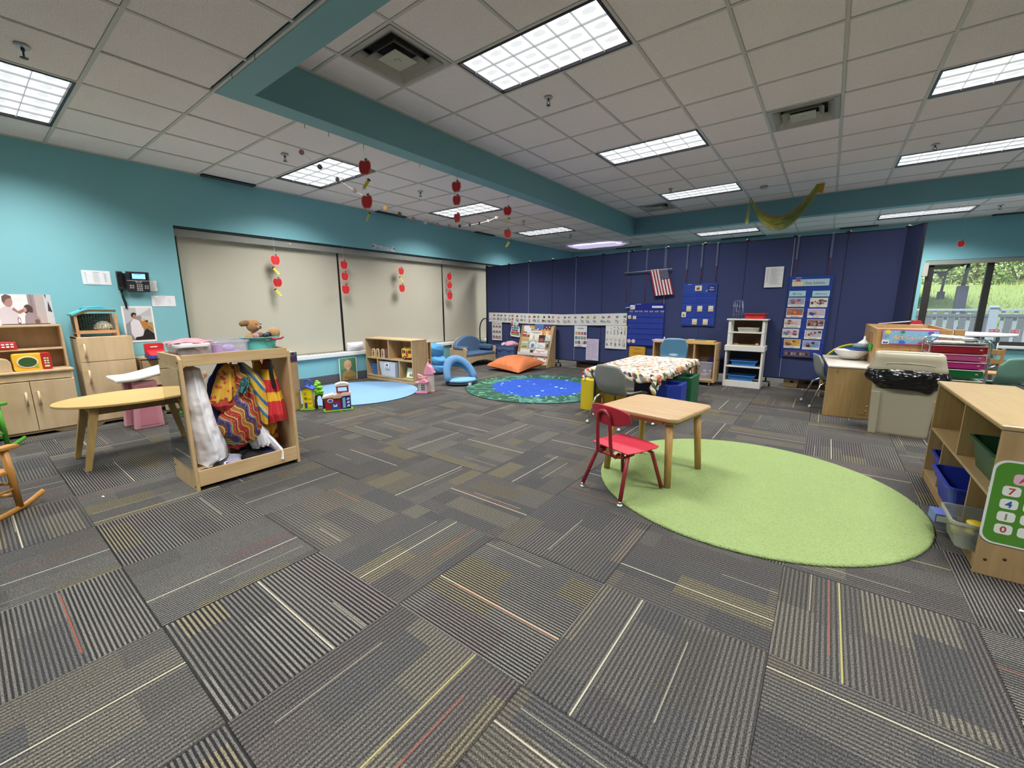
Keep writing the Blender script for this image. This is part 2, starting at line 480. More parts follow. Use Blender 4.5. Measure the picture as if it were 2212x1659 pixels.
def key(x, y): return (round(x, 2), round(y, 2))
main_l = [(MX+i*T, MY+j*T) for i in (0, 5, 10) for j in (0, 4, 8)]
low_l = [(LX, LY+j*T) for j in (-8, -4, 0, 4, 8, 12)] + [(LX+i*T, LY+12*T) for i in (5, 10, 15)] + [(LX+i*T, LY-4*T) for i in (5, 10, 15)] + [(LX+i*T, LY-9*T) for i in (5, 10)]  # rows behind the camera are unseen, added to light the room
main_vents = [(MX-1*T, MY-1*T), (MX+3*T, MY+4*T), (MX-1*T, MY+9*T)]
taken_m = set(); taken_l = set()
for x, y in main_l: taken_m |= {key(x, y), key(x+T, y)}
for x, y in main_vents: taken_m.add(key(x, y))
for x, y in low_l: taken_l |= {key(x, y), key(x+T, y)}
def lay(x0, y0, z, inside, taken, parent, imin, imax, jmin, jmax, limit):
    cells = []
    for i in range(imin, imax):
        for j in range(jmin, jmax):
            x, y = x0+i*T, y0+j*T
            if key(x, y) in taken: continue
            for rx0, rx1, ry0, ry1 in inside:
                a0, a1, b0, b1 = max(x, rx0), min(x+T, rx1), max(y, ry0), min(y+T, ry1)
                if a1-a0 > .03 and b1-b0 > .03: cells.append((math.hypot((a0+a1)/2+1.6, (b0+b1)/2-2.2), a0, a1, b0, b1))
    cells.sort(); proto = {}; rest = MB()
    for k, (d, a0, a1, b0, b1) in enumerate(cells):
        g_ = .0142; sx, sy = a1-a0-2*g_, b1-b0-2*g_
        if sx < .01 or sy < .01: continue
        c = ((a0+a1)/2, (b0+b1)/2)
        seen = c[1] > -.6 and c[0] < c[1]*1.3+1.2
        if k < limit and seen:
            kk = (round(sx, 2), round(sy, 2))
            if kk not in proto:
                q = MB(); q.box(-sx/2-.004, sx/2+.004, -sy/2-.004, sy/2+.004, .0045, .02); q.box(-sx/2, sx/2, -sy/2, sy/2, 0, .0045)
                proto[kk] = obj('ceiling_tile', q, TILE, parent); o = proto[kk]
            else:
                o = proto[kk].copy(); COL.objects.link(o)
            o.location = (*c, z+random.uniform(.004, .006)); o.rotation_euler = (random.uniform(-.0025, .0025), random.uniform(-.0025, .0025), 0)
        else: rest.box(a0+g_, a1-g_, b0+g_, b1-g_, z+.003, z+.02)
    if rest.v:
        o = obj('ceiling_field', rest, TILE, parent); o['kind'] = 'stuff'
lay(MX, MY, ZM, [(CX0, CX1, CY0, CY1)], taken_m, ceil_main, -3, 15, -3, 12, 290)
b = MB(); b.box(XW-.3, CX0-SW-.018, YB-.2, YF, ZL+.12, ZL+.16)
b.box(CX0-SW-.018, XR, CY1+SW+.018, YF, ZL+.12, ZL+.16); b.box(CX0-SW-.018, XR, YB-.2, CY0-SW-.018, ZL+.12, ZL+.16)
b.box(CX1+SW, XR, CY0-SW-.018, CY1+SW+.018, ZL+.12, ZL+.16)
ceil_low = struct('ceiling.001', b, P('777777', .9))
low_in = [(XW, CX0-SW-.018, YB, YF), (CX0-SW-.018, XR, CY1+SW+.018, YF), (CX0-SW-.018, XR, YB, CY0-SW-.018), (CX1+SW, XR, CY0-SW, CY1+SW)]
lay(LX, LY, ZL, low_in, taken_l, ceil_low, -2, 21, -12, 15, 295)
def bars(x0, y0, z, inside, parent, ir, jr, lights):
    for i in range(*ir):
        x = x0+i*T
        for rx0, rx1, ry0, ry1 in inside:
            if rx0+.02 < x < rx1-.02:
                cuts = sorted(ly for lx, ly in lights if abs(lx+T-x) < .02); y_ = ry0; segs = []
                for ly in cuts:
                    if ly > y_ and ly < ry1: segs.append((y_, ly+.004)); y_ = ly+T-.004
                if y_ < ry1: segs.append((y_, ry1))
                for sa, sb in segs:
                    b = MB(); b.box(x-.012, x+.012, sa, sb, z, z+.03); obj('ceiling_bar', b, BAR, parent)
    for j in range(*jr):
        y = y0+j*T
        for rx0, rx1, ry0, ry1 in inside:
            if ry0+.02 < y < ry1-.02:
                b = MB(); b.box(rx0, rx1, y-.012, y+.012, z+.0006, z+.03); obj('ceiling_bar', b, BAR, parent)
bars(MX, MY, ZM, [(CX0, CX1, CY0, CY1)], ceil_main, (-3, 15), (-3, 12), main_l)
bars(LX, LY, ZL, low_in, ceil_low, (-2, 21), (-12, 15), low_l)

# ------------------------------------------------------------ troffers
DIF = P('ffffff', .4, emit=.72); LOU = P('b4b8bc', .3, emit=.22); FRD = P('26262e', .4)  # louver blades carry their lamplight as emission
def make_troffer():
    t = thing('ceiling_light', 'x', 'ceiling light')
    L, W_ = 2*T-.03, T-.03
    b = MB()
    for x0, x1, y0, y1 in ((0, L, 0, .016), (0, L, W_-.016, W_), (0, .016, .016, W_-.016), (L-.016, L, .016, W_-.016)):
        b.box(x0, x1, y0, y1, -.004, .022)
    obj('frame', b, FRD, t)
    b = MB(); b.box(.016, L-.016, .016, W_-.016, .02, .035); obj('diffuser', b, DIF, t)
    b = MB()
    for q in range(1, 6):
        x = .016+(L-.032)*q/6; b.box(x-.0022, x+.0022, .016, W_-.016, .006, .02)
    for q in range(1, 3):
        y = .016+(W_-.032)*q/3; b.box(.016, L-.016, y-.0022, y+.0022, .006, .02)
    obj('louver', b, LOU, t)
    b = MB()
    for q in range(6):
        for r in range(3):
            x = .016+(L-.032)*(q+.5)/6; y = .016+(W_-.032)*(r+.5)/3
            b.ell((x, y, .0205), (.055, .034, .004), 14)
    obj('reflector_cup', b, P('e0e3e6', .35, emit=.60), t, kind='stuff')  # cup shading painted as a weaker glow than the diffuser
    return t
def ord_(k): return ['first', 'second', 'third', 'fourth', 'fifth', 'sixth'][k]
tro = make_troffer()
LB = {}
for k, (x, y) in enumerate(main_l):
    c, r = k//3, k % 3
    nm = [['largest gridded ceiling light in the recessed ceiling, near the square diffuser', 'middle light of the left row in the recessed ceiling', 'farthest light of the left row in the recessed ceiling, beside a small diffuser'],
          ['nearest light of the right row in the recessed ceiling, out above the green rug', 'ceiling light cut by the right frame edge beside the recessed ceiling diffuser', 'long light of the right row in the recessed ceiling, nearest the far teal beam'],
          ['nearest light of the outermost row in the recessed ceiling, beyond the frame', 'middle light of the outermost row in the recessed ceiling, beyond the frame', 'farthest light of the outermost row in the recessed ceiling, beyond the frame']][c][r]
    LB[(x, y, ZM)] = nm
lows = ['low ceiling light at the back of the room along the left wall', 'low ceiling light cut by the left frame edge above the play kitchen', 'low ceiling light above the first hanging apple chain by the window', 'low ceiling light behind the second hanging apple chain', 'low ceiling light behind the third hanging apple chain', 'low ceiling light in the far left corner, draped with lilac cloth',
        'low ceiling light just beyond the far teal beam, behind the tinsel garland', 'low ceiling light beyond the far teal beam above the right end of the divider', 'low ceiling light in the far right corner above the window',
        'low ceiling light over the near left of the room, before the coffer', 'low ceiling light over the camera position, before the coffer', 'low ceiling light over the near right of the room', 'low ceiling light at the back of the room, left', 'low ceiling light at the back of the room, right']
for (x, y), nm in zip(low_l, lows): LB[(x, y, ZL)] = nm
ld = bpy.data.lights.new('troffer_lamp', 'AREA'); ld.shape = 'RECTANGLE'; ld.size = 1.1; ld.size_y = .5; ld.energy = LIGHT_W
ld.spread = math.radians(134); ld.color = (1, .985, .955)
first = True
for (x, y, z), nm in LB.items():
    p = (x+.015, y+.015, z)
    if first: tro.location = p; tro['label'] = nm; tro['group'] = 'ceiling lights'; first = False
    else: dup(tro, p, None, nm, 'ceiling lights')
    lo = bpy.data.objects.new('troffer_lamp', ld); COL.objects.link(lo); lo.location = (x+T, y+T/2, z-.012); lo.visible_camera = False
for g_ in list(bpy.data.objects):
    if g_.name.startswith('ceiling_light'): g_['group'] = 'ceiling lights'
# ceiling diffusers (supply vents)
VM = P('a9a6a0', .45, .1)
def make_vent():
    t = thing('ceiling_vent', 'x', 'air vent')
    S = T-.03
    b = MB()
    for x0, x1, y0, y1 in ((0, S, 0, .05), (0, S, S-.05, S), (0, .05, .05, S-.05), (S-.05, S, .05, S-.05)): b.box(x0, x1, y0, y1, -.004, .012)
    obj('frame', b, VM, t)
    b = MB(); b.box(.02, S-.02, .02, S-.02, .075, .085); obj('dark_throat', b, P('1c1c1c', .9), t)
    c = S/2
    for q, (r1, r0) in enumerate(((.245, .19), (.17, .12))):
        b = MB(); z1, z0 = .045, -.012
        o_ = [(c-r1, c-r1, z0), (c+r1, c-r1, z0), (c+r1, c+r1, z0), (c-r1, c+r1, z0)]; i_ = [(c-r0, c-r0, z1), (c+r0, c-r0, z1), (c+r0, c+r0, z1), (c-r0, c+r0, z1)]
        vs = o_+i_+[(x, y, z+.004) for x, y, z in o_]+[(x, y, z+.004) for x, y, z in i_]
        fs = []
        for a in range(4):
            n_ = (a+1) % 4; fs += [(a, n_, 4+n_, 4+a), (8+a, 12+a, 12+n_, 8+n_), (a, 8+a, 8+n_, n_), (4+a, 4+n_, 12+n_, 12+a)]
        b.add(vs, fs); obj('cone_blade', b, VM, t)
    b = MB(); b.box(c-.105, c+.105, c-.105, c+.105, -.012, -.006); b.prism(circ(c, c, .03, .03), -.016, -.012, 'z'); obj('center_plate', b, P('b3b2a2', .5), t, .002)
    return t
v0 = make_vent()
for k, ((x, y), nm) in enumerate(zip(main_vents, ['large square ceiling diffuser beside the nearest gridded light', 'square ceiling diffuser between the two rows of lights, toward the right', 'small far ceiling diffuser just in front of the far teal beam'])):
    if k == 0: v0.location = (x+.015, y+.015, ZM); v0['label'] = nm; v0['group'] = 'ceiling diffusers'
    else: dup(v0, (x+.015, y+.015, ZM), None, nm, 'ceiling diffusers')
for k, (x0, x1, y0, y1, nm) in enumerate(((XW+.02, XW+.10, 2.02, 2.60, 'dark slot vent along the left wall, nearest one'), (XW+.02, XW+.10, 4.44, 5.03, 'dark slot vent along the left wall, second one'),
        (XW+.02, XW+.10, 6.86, 7.46, 'dark slot vent along the left wall, third one'), (-2.2, -1.3, YF-.11, YF-.02, 'dark slot vent above the far wall, toward the left'), (-4.8, -4.1, YF-.11, YF-.02, 'dark slot vent above the far wall, by the corner'), (.0, .6, YF-.11, YF-.02, 'dark slot vent above the far wall, toward the right'), (2.1, 2.8, YF-.11, YF-.02, 'dark slot vent above the far wall window'))):
    t = thing('slot_vent', nm, 'air vent', (x0, y0, ZL-.012), 0, 'slot vents')
    b = MB(); b.box(0, x1-x0, 0, y1-y0, .002, .014); obj('dark_throat', b, P('1e2223', .8), t)
    b = MB(); w_, h_ = x1-x0, y1-y0
    for a0, a1, c0, c1 in ((0, w_, 0, .006), (0, w_, h_-.006, h_), (0, .006, 0, h_), (w_-.006, w_, 0, h_)): b.box(a0, a1, c0, c1, -.004, .01)
    if h_ > w_: b.box(w_/2-.003, w_/2+.003, 0, h_, -.002, .006)
    else: b.box(0, w_, h_/2-.003, h_/2+.003, -.002, .006)
    obj('vent_frame', b, P('5e6464', .5), t)
# sprinklers
def make_sprinkler():
    t = thing('sprinkler_head', 'x', 'sprinkler')
    b = MB(); b.lathe([(.0, 0), (.034, 0), (.038, -.004), (.03, -.012), (.012, -.014)][::-1], 16); obj('escutcheon', b, P('b9bcc0', .3, .6), t)
    b = MB(); b.cyl((0, 0, -.012), (0, 0, -.03), .009); b.tube([(-.004, 0, -.028), (-.016, 0, -.04), (-.014, 0, -.055), (0, 0, -.066)], .003, 6); b.tube([(.004, 0, -.028), (.016, 0, -.04), (.014, 0, -.055), (0, 0, -.066)], .003, 6)
    obj('yoke', b, P('4a4c52', .35, .7), t)
    b = MB()
    b.cyl((0, 0, -.066), (0, 0, -.069), .019, n=12); obj('deflector', b, P('55585e', .35, .7), t)
    return t
s0 = make_sprinkler()
for k, (x, y, z, nm) in enumerate(((-2.24, 3.545, ZM, 'sprinkler just beyond the largest gridded ceiling light'), (-2.256, 7.295, ZM, 'sprinkler beside the farthest light of the left row'), (.797, 7.264, ZM, 'sprinkler beside the long light near the right frame edge'),
        (-4.034, .494, ZL, 'shiny sprinkler at the upper left, above the left light'), (-4.642, 2.302, ZL, 'sprinkler left of the first hanging apple chain'), (-4.615, 4.08, ZL, 'sprinkler between the first two apple chains'),
        (-4.654, 6.561, ZL, 'sprinkler right of the third apple chain'), (-4.703, 8.422, ZL, 'sprinkler in front of the lilac draped light'), (-4.04, 10.198, ZL, 'sprinkler beside the lilac draped light'), (1.983, 10.147, ZL, 'sprinkler by the far right ceiling corner above the window'))):
    if k == 0: s0.location = (x, y, z); s0['label'] = nm; s0['group'] = 'sprinklers'
    else: dup(s0, (x, y, z), None, nm, 'sprinklers')
b = MB(); b.lathe([(.0, -.03), (.05, -.028), (.055, -.015), (.058, 0)], 20); solo('smoke_detector', b, P('aaa79e', .5), 'small round grey detector on the ceiling left of the tinsel garland', 'detector', (-1.037, 8.063, ZM))
# ------------------------------------------------------------ shared looks
BIR = wood('cdb085', 'b09064', 2, 1.0, .45, 'birch_panel')          # vertical grain
BIRX = wood('cfb186', 'b39468', 0, 1.0, .42, 'birch_rail')
BIRP = wood('d8bd98', 'c3a27a', 2, .5, .45, 'pale_birch')
BIRC = wood('cdb693', 'b89c77', 2, .35, .5, 'cabinet_birch')
OAK = wood('bb9f78', 'a68862', 0, .7, .35, 'table_laminate')
OAKL = wood('c29a5c', 'a87f45', 2, .8, .4, 'table_leg_wood')
HPLY = wood('bb9468', '9c744a', 2, .7, .5, 'shelf_back')
WHITE = P('eceae6', .4); CHROME = P('d5d8da', .18, 1.0, .02); BLACKP = P('17171a', .45)
def handle(parent, x, z0, z1, y, m=None):
    b = MB(); b.tube([(x, y, z1), (x, y-.028, z1), (x, y-.028, z0), (x, y, z0)], .009, 8)
    return obj('handle', b, m or wood('dcc7a4', 'c3a67e', 2, 1, .4, 'dowel'), parent)

# ------------------------------------------------------------ play kitchen along the left wall (fronts face +x)
t = thing('play_cabinet', 'birch play kitchen cabinet with two doors and a shelf hutch at the left wall', 'cabinet', (-5.80, -.30, 0), 90)
Wd = .93                                                               # local x = +y of the room
b = MB(); b.box(0, .018, 0, .35, 0, .585); b.box(Wd-.018, Wd, 0, .35, 0, .585); b.box(.018, Wd-.018, .33, .35, .03, .585); b.box(.018, Wd-.018, .012, .33, .045, .06); b.box(.018, Wd-.018, .003, .016, .515, .585)
obj('body', b, BIRC, t, .0015)
b = MB(); b.prism([(0, .045), (0, 0), (.10, 0), (.13, .022), (Wd-.20, .022), (Wd-.15, 0), (Wd, 0), (Wd, .045)], .006, .024, 'y'); obj('toe_kick', b, BIRC, t)
b = MB(); b.box(-.008, Wd+.008, -.012, .35, .585, .603); obj('worktop', b, BIRP, t, .003)
for x0, x1, hx in ((.018, .335, .30), (.338, .637, .602), (.641, Wd-.004, .68)):
    b = MB(); b.box(x0, x1, -.016, .002, .048, .508); d = obj('door', b, BIRC, t, .002)
    handle(d, hx, .30, .41, -.016)
b = MB(); b.box(0, .018, .15, .35, .603, 1.0); b.box(Wd-.018, Wd, .15, .35, .603, 1.0); b.box(.018, Wd-.018, .33, .345, .603, 1.0); b.box(0, Wd, .148, .35, 1.0, 1.016)
obj('hutch', b, BIRC, t, .0015)
b = MB(); b.box(.018, Wd-.018, .16, .33, .783, .797); obj('hutch_shelf', b, BIRP, t)
# toy microwave
t = thing('toy_microwave', 'yellow and red toy microwave on the play kitchen worktop', 'toy', (-5.86, .27, .6035), 90)
b = MB(); b.prism(rrect(0, 0, .19, .155, .02), 0, .11, 'y'); obj('body', b, P('f0b83a', .35), t, .004)
b = MB(); b.prism(rrect(.175, 0, .24, .157, .015), -.004, .112, 'y'); cp = obj('control_panel', b, P('b02c26', .35), t, .003)
for r in range(3):
    for c in range(2):
        b = MB(); b.box(.192+c*.018, .205+c*.018, -.009, -.003, .055+r*.022, .068+r*.022); obj('button', b, P('d8d9b8', .4), cp)
b = MB(); b.box(.192, .223, -.009, -.003, .025, .042); obj('start_button', b, P('cfd7a8', .4), cp)
b = MB(); b.prism(circ(.09, .08, .066, .052, 28), -.006, 0, 'y'); d = obj('door_ring', b, P('e6e6da', .4), t)
b = MB(); b.prism(circ(.09, .08, .057, .044, 28), -.008, -.005, 'y'); b.ell((.09, -.006, .05), (.03, .003, .008), 10, P('a8413a', .5)); b.mats[0] = P('3d5a34', .2); obj('door_window', b, None, d)
b = MB(); b.prism(circ(.145, .03, .012, .007, 12), -.004, 0, 'y'); obj('sticker', b, P('8bb02f', .4), t)
# tan toy bread box beside it
t = thing('toy_bread_box', 'plain tan rounded wooden toy box on the worktop at the left frame edge', 'toy', (-5.85, .06, .6035), 90)
b = MB(); b.prism([(0, 0), (.20, 0), (.20, .085), (.185, .11), (.15, .122), (.05, .122), (.015, .11), (0, .085)], 0, .13, 'y'); obj('body', b, BIRC, t, .004)
b = MB(); b.cyl((.1, -.02, .06), (.1, 0, .06), .01); obj('knob', b, BIRP, t)
t = thing('toy_telephone', 'red toy telephone with white keys on the hutch shelf', 'toy', (-5.955, .20, .7972), 90)
b = MB(); b.prism([(0, 0), (.125, 0), (.12, .07), (.01, .075)], 0, .1, 'y'); obj('body', b, P('c0313a', .35), t, .006)
for r in range(2):
    for c in range(3):
        b = MB(); b.cbox((.04+c*.027, -.003, .048-r*.022), (.02, .008, .013)); obj('key', b, P('eceae6', .4), t, .002)
# play refrigerator
t = thing('play_refrigerator', 'birch play refrigerator with two doors standing beside the play cabinet', 'cabinet', (-5.80, .69, 0), 90)
b = MB(); b.box(0, .016, 0, .34, 0, .89); b.box(.395, .411, 0, .34, 0, .89); b.box(.016, .395, .32, .34, .03, .874); b.box(.0, .411, 0, .34, .874, .89); b.box(.016, .395, 0, .32, .04, .055)
obj('body', b, BIRC, t, .002)
b = MB(); b.prism([(0, .045), (0, 0), (.07, 0), (.10, .025), (.31, .025), (.34, 0), (.411, 0), (.411, .045)], .006, .02, 'y'); obj('toe_kick', b, BIRC, t)
for z0, z1, h0, h1 in ((.648, .886, .70, .82), (.05, .643, .44, .56)):
    b = MB(); b.box(.003, .408, -.016, 0, z0, z1); d = obj('door', b, BIRC, t, .002); handle(d, .045, h0, h1, -.016)
# toy pet house on top
t = thing('toy_pet_house', 'small wooden pet house with a teal roof standing on the play refrigerator', 'toy', (-5.84, .71, .8905), 90)
PH = wood('cf9f74', 'b98458', 0, 1, .5, 'pine_frame')
b = MB()
Wp, Hp = .31, .225
for x0, x1 in ((0, .022), (Wp-.022, Wp)):
    for y0, y1 in ((0, .02), (.20, .22)): b.box(x0, x1, y0, y1, 0, Hp)
for y0, y1 in ((.001, .018), (.201, .218)): b.box(.022, Wp-.022, y0, y1, .035, .06)
b.box(.0, Wp, .0, .22, .03, .036)
b.prism([(.0, Hp), (.11, Hp+.04), (Wp, Hp+.035), (Wp, Hp+.015), (.11, Hp+.02), (.02, Hp-.018), (0, Hp-.02)], .002, .018, 'y')
obj('frame', b, PH, t, .002)
b = MB(); b.prism([(-.012, Hp-.02), (.10, Hp+.045), (Wp+.008, Hp+.042), (Wp+.008, Hp+.052), (.10, Hp+.058), (-.02, Hp)], -.015, .235, 'y'); obj('roof', b, P('55b4b8', .5), t, .003)
b = MB(); b.tube([(.06, .08, Hp+.045), (.08, .08, Hp+.062), (.20, .08, Hp+.068), (.25, .08, Hp+.052)], .008, 8); obj('roof_handle', b, P('3fa3b5', .4), t)
b = MB(); b.box(.022, Wp-.022, .205, .209, .06, Hp); b.box(.006, .01, .02, .20, .06, Hp-.02); obj('back_panel', b, P('2f4f50', .7), t)
b = MB()
for q in range(14):
    x = .022+q*(Wp-.044)/13; b.cyl((x, .012, .06), (x, .012, Hp), .0008, n=4)
for q in range(9): b.cyl((.022, .012, .06+q*.019), (Wp-.022, .012, .06+q*.019), .0008, n=4)
obj('wire_mesh', b, P('5a6a60', .5, .4), t, kind='stuff')
b = MB(); random.seed(3)
b.ell((0, 0, .05), (.065, .05, .045), 12, P('f2ecd6', .95))
for q in range(230):
    a = random.uniform(0, 2*PI); el = random.uniform(-.2, 1.5)
    d = Vector((math.cos(a)*math.cos(el), math.sin(a)*math.cos(el), math.sin(el)))
    p = Vector((d.x*.062, d.y*.046, .05+d.z*.042)); b.tube([p, p+d*.028+Vector((0, 0, -.004))], [.003, .0006], 4)
solo('fluffy_toy', b, P('f2ecd6', .95), 'cream shaggy plush ball inside the teal roofed pet house', 'toy', (-5.93, .92, .9268), 0)
# small storage bench with a red toy case behind the pink table
t = thing('toy_bench', 'low wooden bench under the red toy cash register, behind the pink play table', 'bench', (-5.87, 1.14, 0), 90)
b = MB(); b.prism([(0, 0), (.015, 0), (.015, .62), (0, .62)], 0, .26, 'y'); obj('side_panel', b, BIR, t)
b = MB(); b.box(.43, .445, 0, .26, 0, .62); obj('side_panel', b, BIR, t)
b = MB(); b.box(.015, .43, .24, .255, .03, .62); obj('back_panel', b, BIR, t)
b = MB(); b.prism([(.0, .03), (.10, -.012), (.45, -.012), (.45, .26), (0, .26)], .62, .637, 'z'); obj('top', b, BIRP, t, .003)
b = MB(); b.box(.02, .425, 0, .014, .33, .61); obj('drawer', b, BIRC, t, .002)
t = thing('toy_cash_register', 'red and blue toy cash register standing on the low bench by the wall', 'toy', (-5.82, 1.20, .6375), 90)
b = MB(); b.prism([(0, 0), (.01, -.12), (.16, -.12), (.17, 0), (.17, .09), (0, .09)], 0, .035, 'z', P('2d3f95', .4)); obj('base', b, None, t, .004)
b = MB(); b.prism([(.004, .035), (.004, .15), (.03, .155), (.14, .155), (.166, .15), (.166, .035)], .04, .09, 'y'); b.prism([(-.11, .035), (.05, .035), (.05, .085), (-.02, .075)], .01, .16, 'x'); obj('body', b, P('c62a34', .4), t, .005)
b = MB(); b.box(.05, .11, .036, .0405, .11, .122); obj('name_plate', b, P('e9d9d9', .5), t)

# ------------------------------------------------------------ left wall: posters, notices, telephone
LW = XW+.0015
def onwall(name, label, cat, y0, z0, W, H, base, sh=(), **k):
    return flat(name, label, cat, (LW+k.pop('off', .002), y0, z0), 90, W, H, base, sh, **k)
onwall('photo_poster', 'pale photo poster of an adult with a stethoscope and a child, above the hutch', 'poster', .06, 1.0165, .555, .285, 'd3cfd3', [('r', 0, 0, 1, 1, 'e6e2e6')] + [(q[0], .38+.62*q[1], q[2], .38+.62*q[3], q[4], q[5]) if q[0] == 'r' else (q[0], .38+.62*q[1], q[2], .62*q[3], q[4], q[5]) if q[0] == 'e' else (q[0], [(.38+.62*a_, c_) for a_, c_ in q[1]], q[2]) for q in [
    ('r', 0, 0, .55, 1, 'e6e2e6'), ('r', .55, 0, .68, 1, '9b8a8c'), ('r', .60, .0, .63, 1, '8a7678'), ('r', .68, 0, .86, 1, 'b8aaa8'), ('r', .86, 0, 1, 1, 'c9c8cd'), ('p', [(.9, .45), (.93, .8), (.97, .5), (.98, .4)], '38343a'), ('p', [(.88, 1), (.9, .85), (.91, 1)], '2a2629'),
    ('p', [(.0, 0), (.0, .5), (.14, .62), (.24, .55), (.33, .35), (.36, 0)], 'cfc5cd'), ('e', .19, .78, .085, .19, 'b08578'), ('p', [(.09, .78), (.10, .93), (.17, 1), (.26, .95), (.27, .88), (.17, .84), (.12, .7)], '6b5450'), ('p', [(.24, .5), (.36, .36), (.45, .45), (.44, .53), (.34, .45), (.27, .58)], 'a37068'),
    ('e', .53, .5, .085, .17, '4d3838'), ('e', .47, .5, .03, .08, 'c4907f'), ('p', [(.42, .0), (.45, .3), (.52, .42), (.62, .38), (.72, .2), (.73, 0)], '9c8890'), ('e', .66, .1, .05, .08, '73534f'), ('p', [(.3, .05), (.3, .2), (.33, .26), (.36, .2), (.35, .05), (.33, .02)], '6f4a50'), ('e', .33, .14, .02, .08, 'e0d8dc'),
    ('r', 0, 0, .9, .03, '4a464e')]], thick=.008, off=.004)
onwall('notice_sheet', 'white landscape schedule sheet left of the wall telephone', 'paper', .864, 1.413, .216, .142, 'e6e8ec',
       [('r', .38, .86, .62, .89, '8a8c92'), ('r', .08, .78, .16, .81, '777777'), ('r', .42, .78, .56, .80, '777777'), ('r', .72, .78, .86, .80, '777777')] +
       [('r', x, .70-.065*k, x+w_, .715-.065*k, '9fa2a8') for k in range(9) for x, w_ in ((.10, .05), (.38, .2), (.76, .09))] + [('r', .08, .04, .6, .055, '888888')])
onwall('notice_card', 'small white contact list card right of and below the wall telephone', 'paper', 1.392, 1.188, .217, .12, 'e8e9ee',
       [('r', .3, .86, .6, .89, '7d7f85')] + [('r', .1, .74-.1*k, .1+w_, .755-.1*k, '92949a') for k, w_ in enumerate((.45, .4, .3, .44, .25, .4, .18))] + [('r', .7, .74-.12*k, .8, .755-.12*k, '92949a') for k in range(5)])
onwall('photo_poster', 'framed photo poster of a person in white holding a dog, above the play refrigerator', 'poster', 1.12, .795, .265, .395, 'eceaea', [
    ('r', .06, .05, .94, .96, '8f8f95'), ('p', [(.06, .5), (.06, .96), (.94, .96), (.94, .6), (.5, .75)], 'b9b9bf'), ('p', [(.45, .72), (.9, .93), (.9, .96), (.45, .96)], 'd8d8dc'), ('r', .6, .5, .94, .72, 'c9c9c6'), ('r', .7, .3, .94, .55, 'a5946d'),
    ('p', [(.2, .25), (.22, .55), (.34, .66), (.5, .6), (.6, .4), (.62, .2), (.3, .1)], 'd9d6dc'), ('e', .36, .73, .085, .075, 'b4784f'), ('p', [(.27, .72), (.28, .8), (.36, .83), (.44, .8), (.44, .76), (.34, .77), (.31, .7)], '241a18'),
    ('p', [(.3, .06), (.32, .14), (.55, .16), (.62, .3), (.72, .38), (.94, .22), (.94, .06)], '1a1718'), ('p', [(.53, .55), (.58, .66), (.68, .64), (.76, .55), (.78, .42), (.7, .36), (.58, .4)], 'b87a35'), ('e', .62, .62, .06, .04, 'c9b9a0'), ('e', .75, .58, .05, .03, '3a3436'), ('p', [(.74, .4), (.9, .3), (.92, .36), (.8, .46)], 'a8722f')], thick=.006)
t = thing('wall_telephone', 'black office telephone with a lit blue screen mounted on the teal wall', 'telephone', (XW+.001, 1.115, 1.35), 90)
b = MB(); b.box(.02, .255, -.03, 0, .02, .19); obj('wall_bracket', b, P('1d1d20', .5), t)
tilt = Matrix.Translation((.075, -.03, .0)) @ Matrix.Rotation(math.radians(12), 4, 'X')
b = MB(); b.box(0, .19, -.035, 0, 0, .215, None, tilt); ph = obj('body', b, P('2a2b30', .4), t, .004)
b = MB(); b.box(.03, .17, -.040, -.034, .135, .205, None, tilt); sc_ = obj('screen_bezel', b, P('101218', .2), t, .002)
b = MB(); b.box(.045, .155, -.042, -.040, .143, .198, P('7fb9f2', .3, emit=.9), tilt); b.box(.06, .12, -.0426, -.042, .188, .192, P('2b5ea8'), tilt); obj('screen', b, None, sc_)
b = MB(); b.prism([(.0, .127), (.19, .127), (.19, .121), (.125, .118), (.115, .098), (.075, .098), (.065, .118), (0, .121)], -.039, -.034, 'y', None, tilt); obj('silver_trim', b, P('b9bcc2', .3, .5), t)
b = MB(); b.prism(circ(.095, .112, .014, .014, 16), -.044, -.038, 'y', None, tilt); obj('navigation_button', b, P('8c9096', .3, .5), t)
b = MB()
for r in range(4):
    for c in range(3): b.box(.078+c*.018, .090+c*.018, -.039, -.034, .015+r*.020, .026+r*.020, None, tilt)
for r in range(2):
    for c in range(2): b.box(.02+c*.02, .033+c*.02, -.039, -.034, .04+r*.022, .052+r*.022, None, tilt); b.box(.145+c*.02, .157+c*.02, -.039, -.034, .04+r*.022, .052+r*.022, None, tilt)
obj('keypad', b, P('b9bcc4', .4), t, kind='stuff')
b = MB(); b.prism([(-.07, .012), (-.07, .035), (-.055, .045), (-.055, .165), (-.07, .178), (-.07, .205), (-.03, .215), (-.018, .2), (-.018, .02), (-.03, .01)], .005, .055, 'x', None, Matrix.Translation((0, 0, -.005))); obj('handset', b, P('18181b', .35), t, .006)
b = MB(); b.tube([(.03, -.04, .005), (.03, -.035, -.06), (.045, -.02, -.12), (.05, -.01, -.185)], [.006, .010, .012, .008], 8); b.tube([(.022, -.04, .005), (.035, -.03, -.08), (.05, -.01, -.18)], .004, 6); obj('cord', b, BLACKP, t)
t = thing('wall_plate', 'blank white wall jack plate right beside the telephone', 'wall plate', (XW+.001, 1.392, 1.357), 90)
b = MB(); b.box(0, .066, -.007, 0, 0, .115); obj('plate', b, P('e6e7ea', .35), t, .002)
b = MB(); b.cyl((.033, -.009, .1), (.033, -.006, .1), .003, n=8); b.cyl((.033, -.009, .015), (.033, -.006, .015), .003, n=8); b.box(.022, .044, -.008, -.0065, .028, .031); obj('screw', b, P('aab0b5', .4), t)

